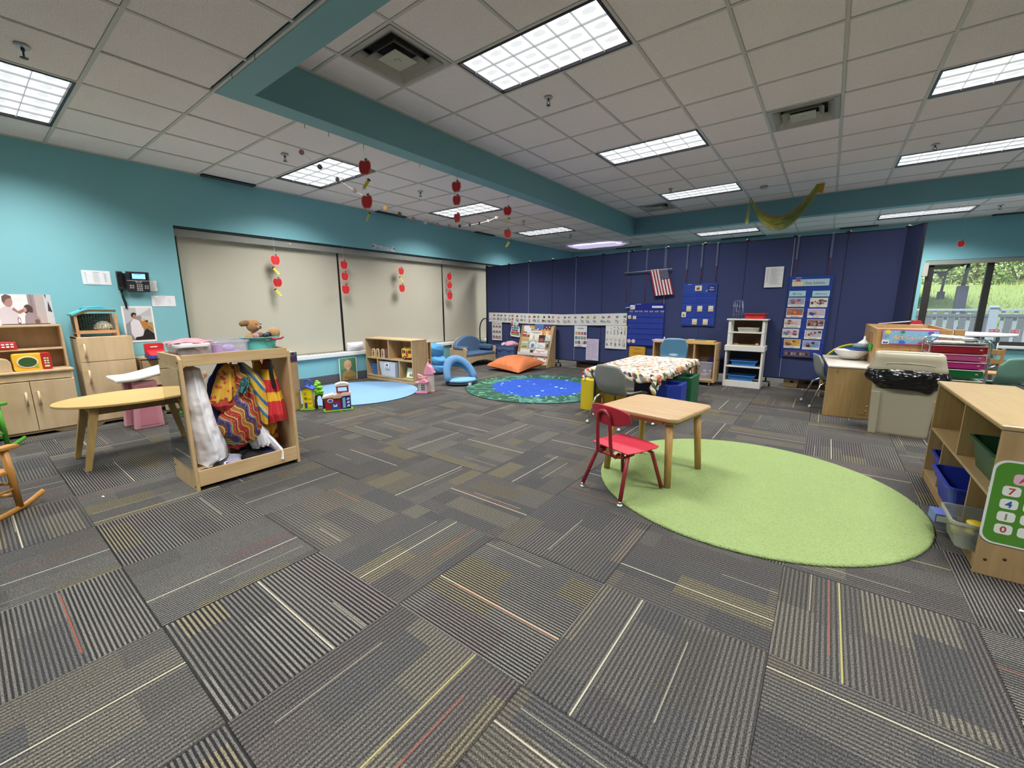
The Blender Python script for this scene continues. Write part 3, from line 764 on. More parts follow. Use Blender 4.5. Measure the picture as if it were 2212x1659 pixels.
# ------------------------------------------------------------ pink play table with a white contoured top and white back panel
PK = P('e2a0ae', .42, 0, .03); PKW = P('e9e4da', .35)
t = thing('pink_play_table', 'pink plastic play table with a white contoured top, behind the oval table', 'table', (-5.3, .88, 0), 0)
def leg_panel(x0, x1, y0, y1):
    b = MB(); b.prism([(y0, 0), (y1, 0), (y1-.015, .47), (y0+.04, .47)], x0, x1, 'x'); p = obj('leg', b, PK, t, .012)
    b = MB(); b.prism([(y0+.045, .035), (y1-.04, .035), (y1-.05, .43), (y0+.07, .43)], x1, x1+.004, 'x'); obj('panel_inset', b, P('d98a9b', .5), p, .003)
leg_panel(-.02, .05, .03, .26); leg_panel(-.26, -.19, .0, .16)
b = MB(); b.box(-.20, -.01, .10, .16, .30, .46); obj('cross_panel', b, P('cf7280', .45), t, .006)
b = MB()
def topf(u, v):
    y = -.06+.52*u; x = -.30+.42*v
    e_ = .03*math.sin(PI*v)**.4
    return (x*(1 if 1 else 0), y, .485+.08*max(0, (u-.25))**1.2*1.8*(.3+.7*abs(2*v-1)**2)+.0*e_)
b.surf(topf, 16, 14); top = obj('contoured_top', b, PKW, t)
md = top.modifiers.new('thick', 'SOLIDIFY'); md.thickness = .035; md.offset = -1; md = top.modifiers.new('bevel', 'BEVEL'); md.width = .012; md.segments = 3
t = thing('toy_vanity', 'white plastic play vanity with a blue picture, seen through the dress up rack', 'toy', (-4.9, 1.32, 0), 90)
b = MB(); b.prism(rrect(0, .0, .55, .66, .08), 0, .05, 'y'); obj('back_board', b, P('e4dfce', .4), t, .01)
b = MB(); b.prism(circ(.20, .43, .075, .09, 24), -.006, 0, 'y'); obj('blue_sticker', b, P('2a3aa0', .4), t)
b = MB(); b.ell((.11, -.008, .52), (.018, .006, .028), 10); b.ell((.085, -.008, .49), (.02, .006, .012), 10); obj('hand_sticker', b, P('d9a283', .5), t)

# ------------------------------------------------------------ oval wooden table
t = thing('oval_table', 'oval light wood children table with splayed square legs, left of the dress up rack', 'table', (-4.42, .80, 0), 0)
OT = wood('c8ab70', 'b9985c', 1, .5, .3, 'oval_laminate')
b = MB(); b.prism(circ(0, 0, .33, .47, 48), .462, .480, 'z'); obj('tabletop', b, OT, t, .004, 3)
b = MB()
for s in (-1, 1):
    b.box(s*.19-.01, s*.19+.01, -.27, .27, .40, .462)
    b.box(-.18, .18, s*.28-.01, s*.28+.01, .40, .462)
obj('apron', b, wood('8d7347', '7a6039', 0, 1, .5, 'apron_wood'), t)
for sx in (-1, 1):
    for sy in (-1, 1):
        b = MB(); x0, y0, x1, y1 = sx*.18, sy*.27, sx*.22, sy*.365; r0, r1 = .026, .017
        vs = [(x0-r0, y0-r0, .455), (x0+r0, y0-r0, .455), (x0+r0, y0+r0, .455), (x0-r0, y0+r0, .455), (x1-r1, y1-r1, 0), (x1+r1, y1-r1, 0), (x1+r1, y1+r1, 0), (x1-r1, y1+r1, 0)]
        b.add(vs, [(0, 1, 2, 3), (7, 6, 5, 4), (0, 4, 5, 1), (1, 5, 6, 2), (2, 6, 7, 3), (3, 7, 4, 0)])
        obj('leg', b, wood('b3965f', '9a7d49', 2, 1, .45, 'oval_leg'), t, .003)

# ------------------------------------------------------------ rocking chairs cut by the left frame edge
def rocking_chair(label, loc, rz, m, sc_):
    t = thing('rocking_chair', label, 'chair', loc, rz); t.scale = (sc_, sc_, sc_)
    for s in (-1, 1):
        x = s*.19
        b = MB(); b.tube([(x, -.36, .065), (x, -.24, .026), (x, -.1, .013), (x, .05, .012), (x, .2, .024), (x, .34, .06), (x, .40, .09)], .013, 8, flat=1.5); obj('rocker', b, m, t)
        b = MB(); b.cyl((x, -.20, .03), (x, -.18, .42), .017, .020); obj('front_post', b, m, t)
        b = MB(); b.tube([(x*.95, .18, .03), (x*.95, .20, .35), (x*.95, .27, .72)], .016, 8); obj('back_post', b, m, t)
        b = MB(); b.prism([(-.24, .415), (-.255, .43), (-.24, .445), (-.1, .45), (.22, .44), (.22, .418), (-.1, .425)], x-.03, x+.03, 'x'); obj('armrest', b, m, t, .008)
        b = MB(); b.cyl((x, -.19, .16), (x*.95, .18, .16), .010); obj('side_rung', b, m, t)
    b = MB(); b.cyl((-.19, -.195, .19), (.19, -.195, .19), .010); b.cyl((-.19, -.195, .11), (.19, -.195, .11), .010); b.cyl((-.18, .19, .14), (.18, .19, .14), .010); obj('front_rung', b, m, t)
    b = MB(); b.prism(rrect(-.19, -.22, .19, .19, .03), .262, .288, 'z'); obj('seat', b, m, t, .008)
    for k in range(5):
        b = MB(); b.cyl((-.13+k*.065, .19, .285), (-.13+k*.065, .262, .68), .009); obj('spindle', b, m, t)
    b = MB(); b.prism([(-.20, .66), (.20, .66), (.19, .75), (0, .78), (-.19, .75)], .25, .275, 'y'); obj('crest_rail', b, m, t, .006)
    return t
rocking_chair('natural wood child rocking chair at the left frame edge', (-3.68, -.17, 0), 223.8, wood('c58f49', 'ab7433', 2, .8, .4, 'rocker_wood'), .9)
rocking_chair('bright green painted child rocking chair at the left frame edge', (-5.42, -.12, 0), 223.8, P('4a9a2a', .4), .9)
# ------------------------------------------------------------ dress up rack (front faces +x)
DX, DY = -3.14, .788
t = thing('dress_up_rack', 'birch dress up rack with a mirrored side and a kickboard, full of costumes', 'rack', (DX, DY, 0), 90)
Wd, Dd = .668, .42
b = MB()
for x in (0, Wd-.02): b.prism([(0, 0), (Dd, 0), (Dd, .885), (.03, .885), (0, .86)], x, x+.02, 'x'); obj('side_panel', b, BIR, t, .003); b = MB()
b.box(.02, Wd-.02, .0, .016, .815, .885); obj('top_rail', b, BIRX, t, .002); b = MB(); b.box(.02, Wd-.02, Dd-.016, Dd, .815, .885); obj('top_rail', b, BIRX, t, .002)
b = MB(); b.box(.02, Wd-.02, .016, Dd-.016, .815, .829); obj('top_shelf', b, BIRX, t)
b = MB(); b.box(.02, Wd-.02, 0, .016, .028, .132); obj('kickboard', b, BIRX, t, .002)
b = MB(); b.box(.02, Wd-.02, .016, Dd, .03, .044); obj('bottom_shelf', b, BIR, t)
b = MB(); b.box(.02, Wd-.02, Dd-.012, Dd, .044, .15); obj('back_board', b, BIR, t)
b = MB(); b.box(-.004, 0, .025, Dd-.02, .155, .80); obj('mirror', b, P('c9ced0', .02, 1.0, .01), t, label='acrylic mirror on the side panel')
b = MB()
for y, z in ((.02, .84), (Dd-.03, .84), (.02, .03), (Dd-.03, .10)): b.cyl((-.003, y, z), (0, y, z), .006, n=8)
for z in (.12, .04, .84): b.cyl((Wd, .02, z), (Wd+.002, .02, z), .006, n=8)
obj('screws', b, P('3a3028', .4, .5), t)
for k, x in enumerate((.12, .34, .56)):
    b = MB(); b.tube([(x, .20, .815), (x, .20, .80), (x, .18, .785), (x, .165, .79), (x, .16, .80)], .004, 6); obj('hook', b, CHROME, t)

# costumes: closed draped shells; rows give height, left, right, depth
def cloth(name, label, cat, m, rows, x0, folds=4, amp=.012, seed=1, group=None, thick=1.0, extra=None, par=None):
    rd = random.Random(seed); ph = [rd.uniform(0, 6.28) for _ in range(4)]
    NV = 26; NU = 30
    def row(v):
        f = v*(len(rows)-1); i = min(int(f), len(rows)-2); q = f-i; q = q*q*(3-2*q)
        return [rows[i][k]*(1-q)+rows[i+1][k]*q for k in range(4)]
    b = MB()
    def f(u, v):
        z, yl, yr, d = row(v); y = yl+(yr-yl)*u; s = math.sin(PI*min(max(u, 0), 1))**.55
        x = x0+d*thick*s+amp*(.3+v)*s*(math.sin(u*folds*2*PI+ph[0]+v*1.5)+.5*math.sin(u*folds*3.7*PI+ph[1]-v*2))
        z += .008*math.sin(u*7+ph[2])*(v > .95)
        return (x, y, z)
    b.surf(f, NU, NV, m)
    def g(u, v):
        z, yl, yr, d = row(v); s = math.sin(PI*u)**.55; return (x0-.03*s, yl+(yr-yl)*u, z)
    b.surf(g, 10, NV, m, flip=True)
    o = obj(name, b, m)
    return tag(o, label, cat, group)
def fabric(name, fn):
    g = G(name); return fn(g)
def f_white(g):
    g.fin(g.mix(g.noise(6, 4), hexc('e0e0e8'), hexc('f0f0f4')), .8); g.bump(g.noise(6, 2), .05, .9); return g.m
WHC = fabric('white_cotton', f_white)
def f_wavy(g):
    s = g.sep(g.obj()); d = g.ma('ADD', g.ma('MULTIPLY', s[1], 2.0), g.ma('MULTIPLY', s[2], .75))
    d = g.ma('ADD', d, g.ma('MULTIPLY', g.ma('SINE', g.ma('MULTIPLY', g.ma('SUBTRACT', s[2], s[1]), 42.0)), .024))
    fr = g.ma('FRACT', g.ma('MULTIPLY', d, 3.3))
    c = g.ramp(fr, [(0, hexc('9c2a22')), (.22, hexc('c9954f')), (.27, hexc('9a6a34')), (.42, hexc('d8c07a')), (.45, hexc('6a3a22')), (.56, hexc('27306e')), (.68, hexc('7d4a8a')), (.74, hexc('8fa03c')), (.79, hexc('b0352a')), (.9, hexc('5a2a24')), (.95, hexc('c79a4a'))], 'CONSTANT')
    v = g.n('ShaderNodeTexVoronoi'); v.inputs['Scale'].default_value = 62; g.put(v.inputs['Vector'], g.obj())
    c = g.mix(g.ma('MULTIPLY', g.ma('LESS_THAN', v.outputs[0], .22), .55), c, hexc('ddb9a0')); g.fin(c, .8); return g.m
def f_dots(base, dot, dot2, sc_):
    def f(g):
        v = g.n('ShaderNodeTexVoronoi'); v.inputs['Scale'].default_value = sc_; g.put(v.inputs['Vector'], g.obj())
        c = g.mix(g.ma('LESS_THAN', v.outputs[0], .34), hexc(base), hexc(dot)); c = g.mix(g.ma('LESS_THAN', v.outputs[0], .16), c, hexc(dot2)); g.fin(c, .75); return g.m
    return f
def f_stripe(cols, ax, fr, skew=0):
    def f(g):
        s = g.sep(g.obj()); o_ = {0: 0, 1: 2, 2: 1}[ax]
        q = g.ma('FRACT', g.ma('ADD', g.ma('MULTIPLY', s[ax], fr), g.ma('MULTIPLY', s[o_], skew)))
        g.fin(g.ramp(q, [(i/len(cols), hexc(c)) for i, c in enumerate(cols)], 'CONSTANT'), .75); return g.m
    return f
GR = 'costumes hanging in the dress up rack'
cloth('white_coat', 'long white lab coat hanging at the left of the dress up rack', 'costume', WHC, [(.80, .865, .895, .03), (.78, .835, .935, .07), (.62, .825, .955, .09), (.40, .832, .985, .10), (.24, .845, 1.03, .11), (.16, .85, 1.03, .10), (.135, .85, .95, .08)], -3.29, 2.2, .010, 3, GR)
cloth('blue_tunic', 'plain navy blue tunic mostly hidden between the white coat and the patterned vest', 'costume', P('26306a', .8), [(.79, 1.06, 1.12, .03), (.66, .985, 1.14, .06), (.5, .965, 1.15, .06), (.36, .955, 1.12, .06)], -3.36, 3, .01, 4, GR)
cloth('sun_print_tunic', 'yellow tunic with orange and blue sun flowers beside the patterned vest', 'costume', fabric('sun_print', f_dots('d8a63a', 'c8562c', '2a3a8a', 26)), [(.79, 1.07, 1.12, .03), (.75, 1.035, 1.13, .06), (.64, .99, 1.15, .08), (.56, .965, 1.16, .08), (.54, .965, 1.14, .07)], -3.28, 3, .012, 5, GR)
cloth('red_lining', 'folded dark red cloth hem under the yellow sun print tunic', 'costume', P('a8332a', .8), [(.555, .968, 1.14, .07), (.52, .97, 1.12, .08), (.48, 1.0, 1.08, .06)], -3.27, 2, .008, 6, GR)
cloth('patterned_vest', 'big fabric vest with wavy red, gold and blue bands in the middle of the rack', 'costume', fabric('wavy_print', f_wavy), [(.785, 1.10, 1.155, .03), (.70, 1.10, 1.20, .07), (.60, 1.09, 1.225, .09), (.50, 1.03, 1.24, .115), (.42, .985, 1.25, .125), (.33, .985, 1.255, .12), (.27, 1.02, 1.24, .11), (.245, 1.07, 1.2, .10)], -3.26, 2.6, .014, 7, GR)
cloth('teal_scarf', 'short teal and dark green patterned scarf over the patterned vest collar', 'costume', fabric('scarf_print', f_dots('1f4a4a', '4fa39a', '20202a', 60)), [(.70, 1.13, 1.18, .04), (.645, 1.11, 1.17, .05), (.60, 1.09, 1.14, .04)], -3.165, 3, .008, 8, GR)
cloth('yellow_blue_costume', 'yellow and blue striped costume between vest and red coat', 'costume', fabric('yb_print', f_stripe(['e2b93a', 'e2b93a', '4a86b8', 'e6d9a8', 'e2b93a', '3c6ea8'], 1, 9, 5)), [(.79, 1.16, 1.20, .03), (.70, 1.17, 1.29, .07), (.60, 1.20, 1.34, .09), (.46, 1.22, 1.33, .10), (.34, 1.235, 1.30, .09)], -3.29, 3, .012, 9, GR)
cloth('red_fire_coat', 'red fire fighter coat with yellow bands hanging at the right of the rack', 'costume', fabric('fire_print', lambda g: (g.fin(g.ramp(g.sep(g.obj())[2], [(0, hexc('cf2f35')), (.50, hexc('e8b62c')), (.565, hexc('cf2f35')), (.655, hexc('e8b62c')), (.73, hexc('8f2a30'))], 'CONSTANT'), .7), g.m)[1]), [(.80, 1.325, 1.365, .03), (.73, 1.30, 1.385, .06), (.64, 1.285, 1.40, .09), (.50, 1.265, 1.425, .11), (.40, 1.25, 1.435, .12), (.345, 1.27, 1.44, .11)], -3.27, 2.6, .013, 10, GR)
cloth('yellow_coat', 'plain amber yellow coat behind the red fire fighter coat', 'costume', P('d99a2b', .8), [(.78, 1.29, 1.33, .03), (.68, 1.26, 1.36, .05), (.45, 1.24, 1.38, .06), (.28, 1.27, 1.39, .07), (.23, 1.29, 1.36, .06)], -3.34, 3, .01, 11, GR)
cloth('black_strap', 'black strap hanging from the right hook over the amber coat', 'costume', P('1b1b1f', .6), [(.80, 1.315, 1.335, .02), (.70, 1.315, 1.335, .03), (.60, 1.325, 1.34, .03)], -3.17, 1, .002, 12, GR)
cloth('white_cloth', 'crumpled white cotton cloth hanging out below the patterned vest', 'costume', WHC, [(.34, 1.21, 1.25, .04), (.27, 1.165, 1.30, .07), (.19, 1.17, 1.32, .08), (.165, 1.18, 1.30, .06)], -3.27, 4, .014, 13, GR)
cloth('white_sleeve', 'long white sleeve spilling over the kickboard at the right', 'costume', WHC, [(.30, 1.22, 1.26, .05), (.20, 1.26, 1.33, .09), (.12, 1.30, 1.37, .13), (.06, 1.30, 1.35, .145)], -3.27, 2, .006, 14, GR)
cloth('striped_hem', 'cream and green striped hem hanging below the patterned vest', 'costume', fabric('hem', f_stripe(['d8d2a8', '7f9468', 'c9c8a0', '5b6a4a'], 2, 40)), [(.30, 1.0, 1.2, .06), (.24, 1.02, 1.22, .09), (.222, 1.05, 1.20, .08)], -3.29, 3, .01, 15, GR)
cloth('red_folded_cloth', 'bright red cloth peeking out under the striped hem', 'costume', P('c2343c', .8), [(.23, 1.04, 1.18, .06), (.205, 1.03, 1.17, .07), (.19, 1.06, 1.14, .05)], -3.30, 2, .006, 16, GR)
cloth('red_lower_coat', 'dark red coat with a yellow band low in the right rear corner', 'costume', fabric('fire2', lambda g: (g.fin(g.ramp(g.sep(g.obj())[2], [(0, hexc('a32a30')), (.17, hexc('d9a52c')), (.2, hexc('a32a30'))], 'CONSTANT'), .7), g.m)[1]), [(.34, 1.33, 1.40, .03), (.2, 1.32, 1.42, .05), (.06, 1.32, 1.42, .05)], -3.40, 3, .01, 17, GR)
cloth('dark_cape', 'black cape hanging at the rear of the rack behind the coats', 'costume', P('14141a', .85), [(.5, 1.1, 1.42, .03), (.3, 1.1, 1.42, .05), (.05, 1.1, 1.43, .06)], -3.46, 5, .01, 18, GR)
# things lying on the bottom shelf
def blob(name, label, m, c, r, seed, cat='costume', amp=.25, grp=None):
    rd = random.Random(seed); p = [rd.uniform(0, 6) for _ in range(6)]
    b = MB()
    def f(u, v):
        a = 2*PI*u; t_ = -PI/2+PI*v; k = 1+amp*(math.sin(3*a+p[0])*math.cos(2*t_+p[1])+.5*math.sin(7*a+p[2]+3*t_))
        ct = math.cos(t_)*k
        return (r[0]*ct*math.cos(a), r[1]*ct*math.sin(a), max(-r[2], r[2]*math.sin(t_)*(1+.3*amp*math.sin(5*a+p[3]))))
    b.surf(f, 28, 12); o = solo(name, b, m, label, cat, c, 0, grp); return o
blob('grey_print_cloth', 'grey patterned cloth heap on the bottom shelf of the rack, left', fabric('grey_print', f_dots('8f8f90', '5a5a5e', 'c8c8c8', 45)), (-3.235, .89, .075), (.07, .07, .03), 3)
blob('lilac_cloth', 'pale lilac grey cloth heap on the bottom shelf beside the toy calculator', P('9d9bb0', .8), (-3.27, 1.03, .10), (.09, .08, .055), 4)
blob('black_lace_cloth', 'black lacy cloth heap in the middle of the bottom shelf', P('15141a', .9), (-3.26, 1.16, .10), (.09, .08, .055), 5)
blob('navy_cloth', 'navy cloth heap on the bottom shelf, right', P('1a2248', .85), (-3.26, 1.30, .095), (.09, .085, .05), 6)
blob('pink_toy_bag', 'small pink bag on the bottom shelf behind the kickboard', P('c2607a', .7), (-3.20, 1.215, .08), (.035, .035, .035), 7, 'bag')
t = thing('toy_calculator', 'white toy calculator with dark keys tilted on the bottom shelf', 'toy', (-3.19, 1.03, .10), rot=(math.radians(-52), 0, math.radians(108)))
b = MB(); b.prism(rrect(-.055, -.035, .055, .045, .012), -.008, .008, 'y'); obj('case', b, P('d5d8dc', .4), t, .002)
b = MB(); b.box(.0, .045, -.0095, -.008, .0, .035); obj('display', b, P('2e2c30', .3), t)
b = MB()
for r in range(4):
    for c in range(3): b.box(-.045+c*.014, -.035+c*.014, -.0105, -.008, -.028+r*.017, -.017+r*.017)
obj('keys', b, P('33435f', .4), t, kind='stuff')

# ------------------------------------------------------------ bins on top of the rack
def tub(name, label, loc, W, D, H, m, rim, lid=None, taper=.82, rz=90, cat='bin', wall=.003, group=None, handles=False, rimh=.012):
    t = thing(name, label, cat, loc, rz, group)
    b = MB(); n = len(rrect(0, 0, 1, 1, .1))
    def ring(w_, d_, z): return [(x, y, z) for x, y in rrect(-w_/2, -d_/2, w_/2, d_/2, min(w_, d_)*.12)]
    rings = [ring(W*taper, D*taper, 0), ring(W, D, H), ring(W+2*rim, D+2*rim, H), ring(W+2*rim, D+2*rim, H-rimh), ring(W+2*rim-.004, D+2*rim-.004, H-rimh), ring(W-2*wall+.0, D-2*wall, H-.003), ring((W*taper)-2*wall, D*taper-2*wall, wall)]
    order = [0, None]
    vs = []; fs = []
    for r_ in rings: vs += r_
    fs.append(tuple(range(n))[::-1])
    for k in range(6):
        for i in range(n):
            j = (i+1) % n; fs.append((k*n+i, k*n+j, (k+1)*n+j, (k+1)*n+i))
    fs.append(tuple(range(6*n, 7*n)))
    b.add(vs, fs, None, False); obj('tub', b, m, t)
    if lid:
        b = MB(); b.prism(rrect(-W/2-rim-.004, -D/2-rim-.004, W/2+rim+.004, D/2+rim+.004, .04), H-.008, H+.012, 'z'); b.prism(rrect(-W/2+.02, -D/2+.02, W/2-.02, D/2-.02, .03), H+.012, H+.018, 'z'); obj('lid', b, lid, t, .003)
    if handles:
        for s in (-1, 1):
            b = MB(); b.box(s*W*.3-.02, s*W*.3+.02, -D/2-rim-.006, -D/2-rim+.002, H-.03, H-.004); obj('latch', b, m, t)
    return t
CLR = glassy('clear_plastic', 'eeecf0', .22, .12)
tub('clear_bin', 'clear plastic bin with a white lid on the left end of the rack', (-3.34, .90, .8295), .17, .26, .105, CLR, .008, P('ece9ea', .35), .88)
blob('tan_cloth', 'tan and pink fabric packed inside the white lidded bin', P('c0a08e', .8), (-3.34, .90, .876), (.09, .065, .042), 21)
b = MB()
def pkf(u, v):
    a = 2*PI*u; r = .11*v*(1+.18*math.sin(5*a)+.12*math.sin(9*a+1)); return (r*.9*math.cos(a), r*1.0*math.sin(a), .028*(1-v**1.5)+.006*math.sin(3*a+9*v)*v)
b.surf(pkf, 40, 8); b.surf(lambda u, v: (*pkf(u, v)[:2], -.002), 40, 2, flip=True)
solo('pink_cloth', b, P('e8939f', .85), 'crumpled pink cloth lying on the white bin lid', 'cloth', (-3.33, .905, .854+.0005), 0); bpy.data.objects['pink_cloth'].location.z = .951
tub('clear_bin', 'open clear plastic bin holding purple toys in the middle of the rack top', (-3.36, 1.125, .8295), .20, .28, .125, glassy('clear_plastic_b', 'e6e6ee', .24, .1), .008, None, .9)
b = MB(); b.ell((0, 0, .03), (.075, .065, .028), 16); b.ell((.02, -.01, .06), (.05, .04, .03), 14); solo('purple_toy', b, P('b48fd6', .4), 'purple plastic toy inside the open clear bin', 'toy', (-3.35, 1.14, .834))
b = MB(); b.box(-.03, .03, -.012, .012, 0, .09); solo('pink_toy_box', b, P('c98fd0', .4), 'narrow orchid toy box upright at the left side of the open clear bin', 'toy', (-3.34, 1.065, .834), 90, None, .004)
# teal folding tub with plush toys
t = thing('teal_tub', 'teal collapsible tub with a red grip on the right end of the rack', 'tub', (-3.34, 1.345, .8295), 90); t.scale = (1, 1, 1.12)
b = MB(); pr = [(.088, 0), (.092, .03), (.089, .033), (.098, .062), (.095, .065), (.104, .095), (.104, .112), (.125, .114), (.127, .119), (.10, .120), (.096, .10), (.085, .008), (0, .006)]
b.lathe(pr, 40, sx=1.0, sy=1.05); obj('tub', b, P('5fb5ab', .45), t)
b = MB(); b.tube([(.02, -.135, .114), (.04, -.139, .106), (.09, -.128, .108), (.12, -.10, .112)], .0075, 8); obj('grip', b, P('bf3d4e', .4), t)
b = MB(); b.tube([(-.02, -.132, .104), (-.005, -.138, .096), (.01, -.138, .104)], .005, 6); obj('clip', b, P('6a6f74', .3, .5), t)
BR = P('b58a5e', .95, 0, .15, 60); BR2 = P('8a6a44', .95, 0, .15, 60)
t = thing('teddy_bear', 'light brown teddy bear sitting up in the teal tub', 'plush toy', (-3.33, 1.30, .925), 90); t.scale = (1.25, 1.25, 1.2)
b = MB(); b.ell((0, 0, .02), (.05, .045, .04), 14); obj('body', b, BR, t)
b = MB(); b.ell((0, -.01, .10), (.036, .034, .040), 16); hd = obj('head', b, BR, t)
b = MB(); b.ell((-.035, -.01, .115), (.035, .018, .018), 12); b.ell((-.055, -.012, .112), (.018, .016, .016), 12); obj('ear', b, BR2, hd)
b = MB(); b.ell((.02, -.04, .09), (.014, .012, .012), 10); obj('muzzle', b, P('c9a37c', .9), hd)
b = MB(); b.ell((.004, -.042, .11), (.004, .003, .004), 8); b.ell((.03, -.040, .11), (.004, .003, .004), 8); b.ell((.021, -.053, .094), (.005, .004, .004), 8); obj('eyes_and_nose', b, P('1c1412', .3), hd)
t = thing('plush_dog', 'tan plush dog lying across the right side of the teal tub', 'plush toy', (-3.33, 1.395, .955), 90); t.scale = (1.15, 1.15, 1.15)
b = MB(); b.ell((-.03, -.01, .0), (.055, .035, .03), 14); obj('body', b, BR, t)
b = MB(); b.ell((.035, -.015, .028), (.036, .033, .036), 16); hd = obj('head', b, P('c2996c', .95, 0, .15, 60), t)
b = MB(); b.ell((-.008, -.035, .022), (.018, .016, .014), 12); obj('snout', b, P('40291f', .8), hd)
b = MB(); b.ell((-.055, -.03, .018), (.022, .018, .018), 12); obj('paw', b, BR2, t)
b = MB(); b.ell((0, 0, 0), (.024, .02, .016), 12); b.ell((.004, -.016, .004), (.010, .006, .008), 10, P('23304e', .4)); solo('plush_eye_toy', b, P('e6e4e6', .8), 'white plush toy with a dark eye at the front of the teal tub', 'plush toy', (-3.235, 1.345, .975), 90)
b = MB(); b.ell((0, 0, 0), (.022, .018, .022), 12); solo('pink_plush', b, P('c99aa8', .9), 'small pink plush toy at the left rim of the teal tub', 'plush toy', (-3.25, 1.285, .975), 90)
b = MB(); rd = random.Random(5)
for k in range(60):
    u = k/59; b.ell((-.17+.34*u, rd.uniform(-.02, .02)-.01, .006+.006*math.sin(k*1.7)+.004), (.010, .010, .008), 8)
solo('lace_trim', b, P('e6e8ee', .8), 'white frilly lace strip along the rack top in front of the teal tub', 'lace', (-3.175, 1.29, .83), 90, None)
bpy.data.objects['lace_trim'].location = (-3.20, 1.27, .8835-.045); bpy.data.objects['lace_trim']['kind'] = 'stuff'
# shelf end behind the rack with a picture
t = thing('corner_shelf', 'birch shelf seen end-on behind the dress up rack, with a photo on its end', 'shelf', (-4.83, 1.93, 0), 0)
b = MB(); b.box(-.018, 0, 0, .385, 0, .67); obj('side_panel', b, BIR, t, .002)
b = MB(); b.box(-.9, -.882, 0, .385, 0, .67); obj('side_panel', b, BIR, t, .002)
b = MB(); b.box(-.882, -.018, .37, .385, .03, .67); b.box(-.882, -.018, 0, .37, .655, .67); b.box(-.882, -.018, 0, .37, .33, .345); b.box(-.882, -.018, 0, .37, .03, .045); obj('shelves', b, BIR, t)
flat('photo_print', 'small photo print taped to the end of the corner shelf', 'picture', (-4.8295, 2.185, .555), 90, .13, .115, '33415e', [('r', 0, 0, 1, .3, 'a3423e'), ('r', 0, .6, .5, 1, '8fa2bb'), ('e', .62, .62, .14, .2, '7a4a3c'), ('p', [(.35, .1), (.4, .5), (.7, .5), (.95, .3), (.95, .1)], '3c3566'), ('r', .1, .35, .3, .6, '7c3d3a'), ('r', .75, .65, .95, 1, '5d6c8c')], thick=.003)
# ------------------------------------------------------------ rugs
def rug(name, label, c, r, m, th, edge=None):
    t = thing(name, label, 'rug', (c[0], c[1], 0), 0)
    b = MB(); b.lathe([(0, th), (r-.02, th), (r-.006, th-.002), (r, th*.5), (r, .0005)][::-1], 96, m=m); obj('pile', b, m, t)
    if edge:
        b = MB(); b.tube([(r*math.cos(a), r*math.sin(a), th*.55) for a in [2*PI*k/96 for k in range(96)]], th*.55, 6, closed=True); obj('binding', b, edge, t)
    return t
def f_green(g):
    n = g.noise(170, 3); n2 = g.noise(4, 3); n3 = g.noise(55, 2)
    c = g.mix(g.ma('MULTIPLY', n2, .6), hexc('98ac74'), hexc('8a9f66'))
    f = g.n('ShaderNodeMapRange'); g.put(f.inputs[0], n); f.inputs[1].default_value = .25; f.inputs[2].default_value = .5
    c = g.mix(f.outputs[0], hexc('75894e'), c)
    g.fin(c, .95, 0, .1); g.bump(g.ma('ADD', g.ma('ADD', n, g.ma('MULTIPLY', n3, 1.2)), g.ma('MULTIPLY', n2, 2)), .012, .8); return g.m
rug('green_rug', 'round lime green plush rug under the small wooden table', (-.347, 3.03), .924, fabric('lime_pile', f_green), .016)
def f_lblue(g):
    n = g.noise(300, 2); g.fin(g.mix(n, hexc('6f94b8'), hexc('83a8cc')), .95, 0, .1); g.bump(n, .003, .5); return g.m
rug('light_blue_rug', 'round light blue rug in front of the toy shelf by the window ledge', (-5.16, 3.245), .84, fabric('light_blue_pile', f_lblue), .009, P('31405c', .9))
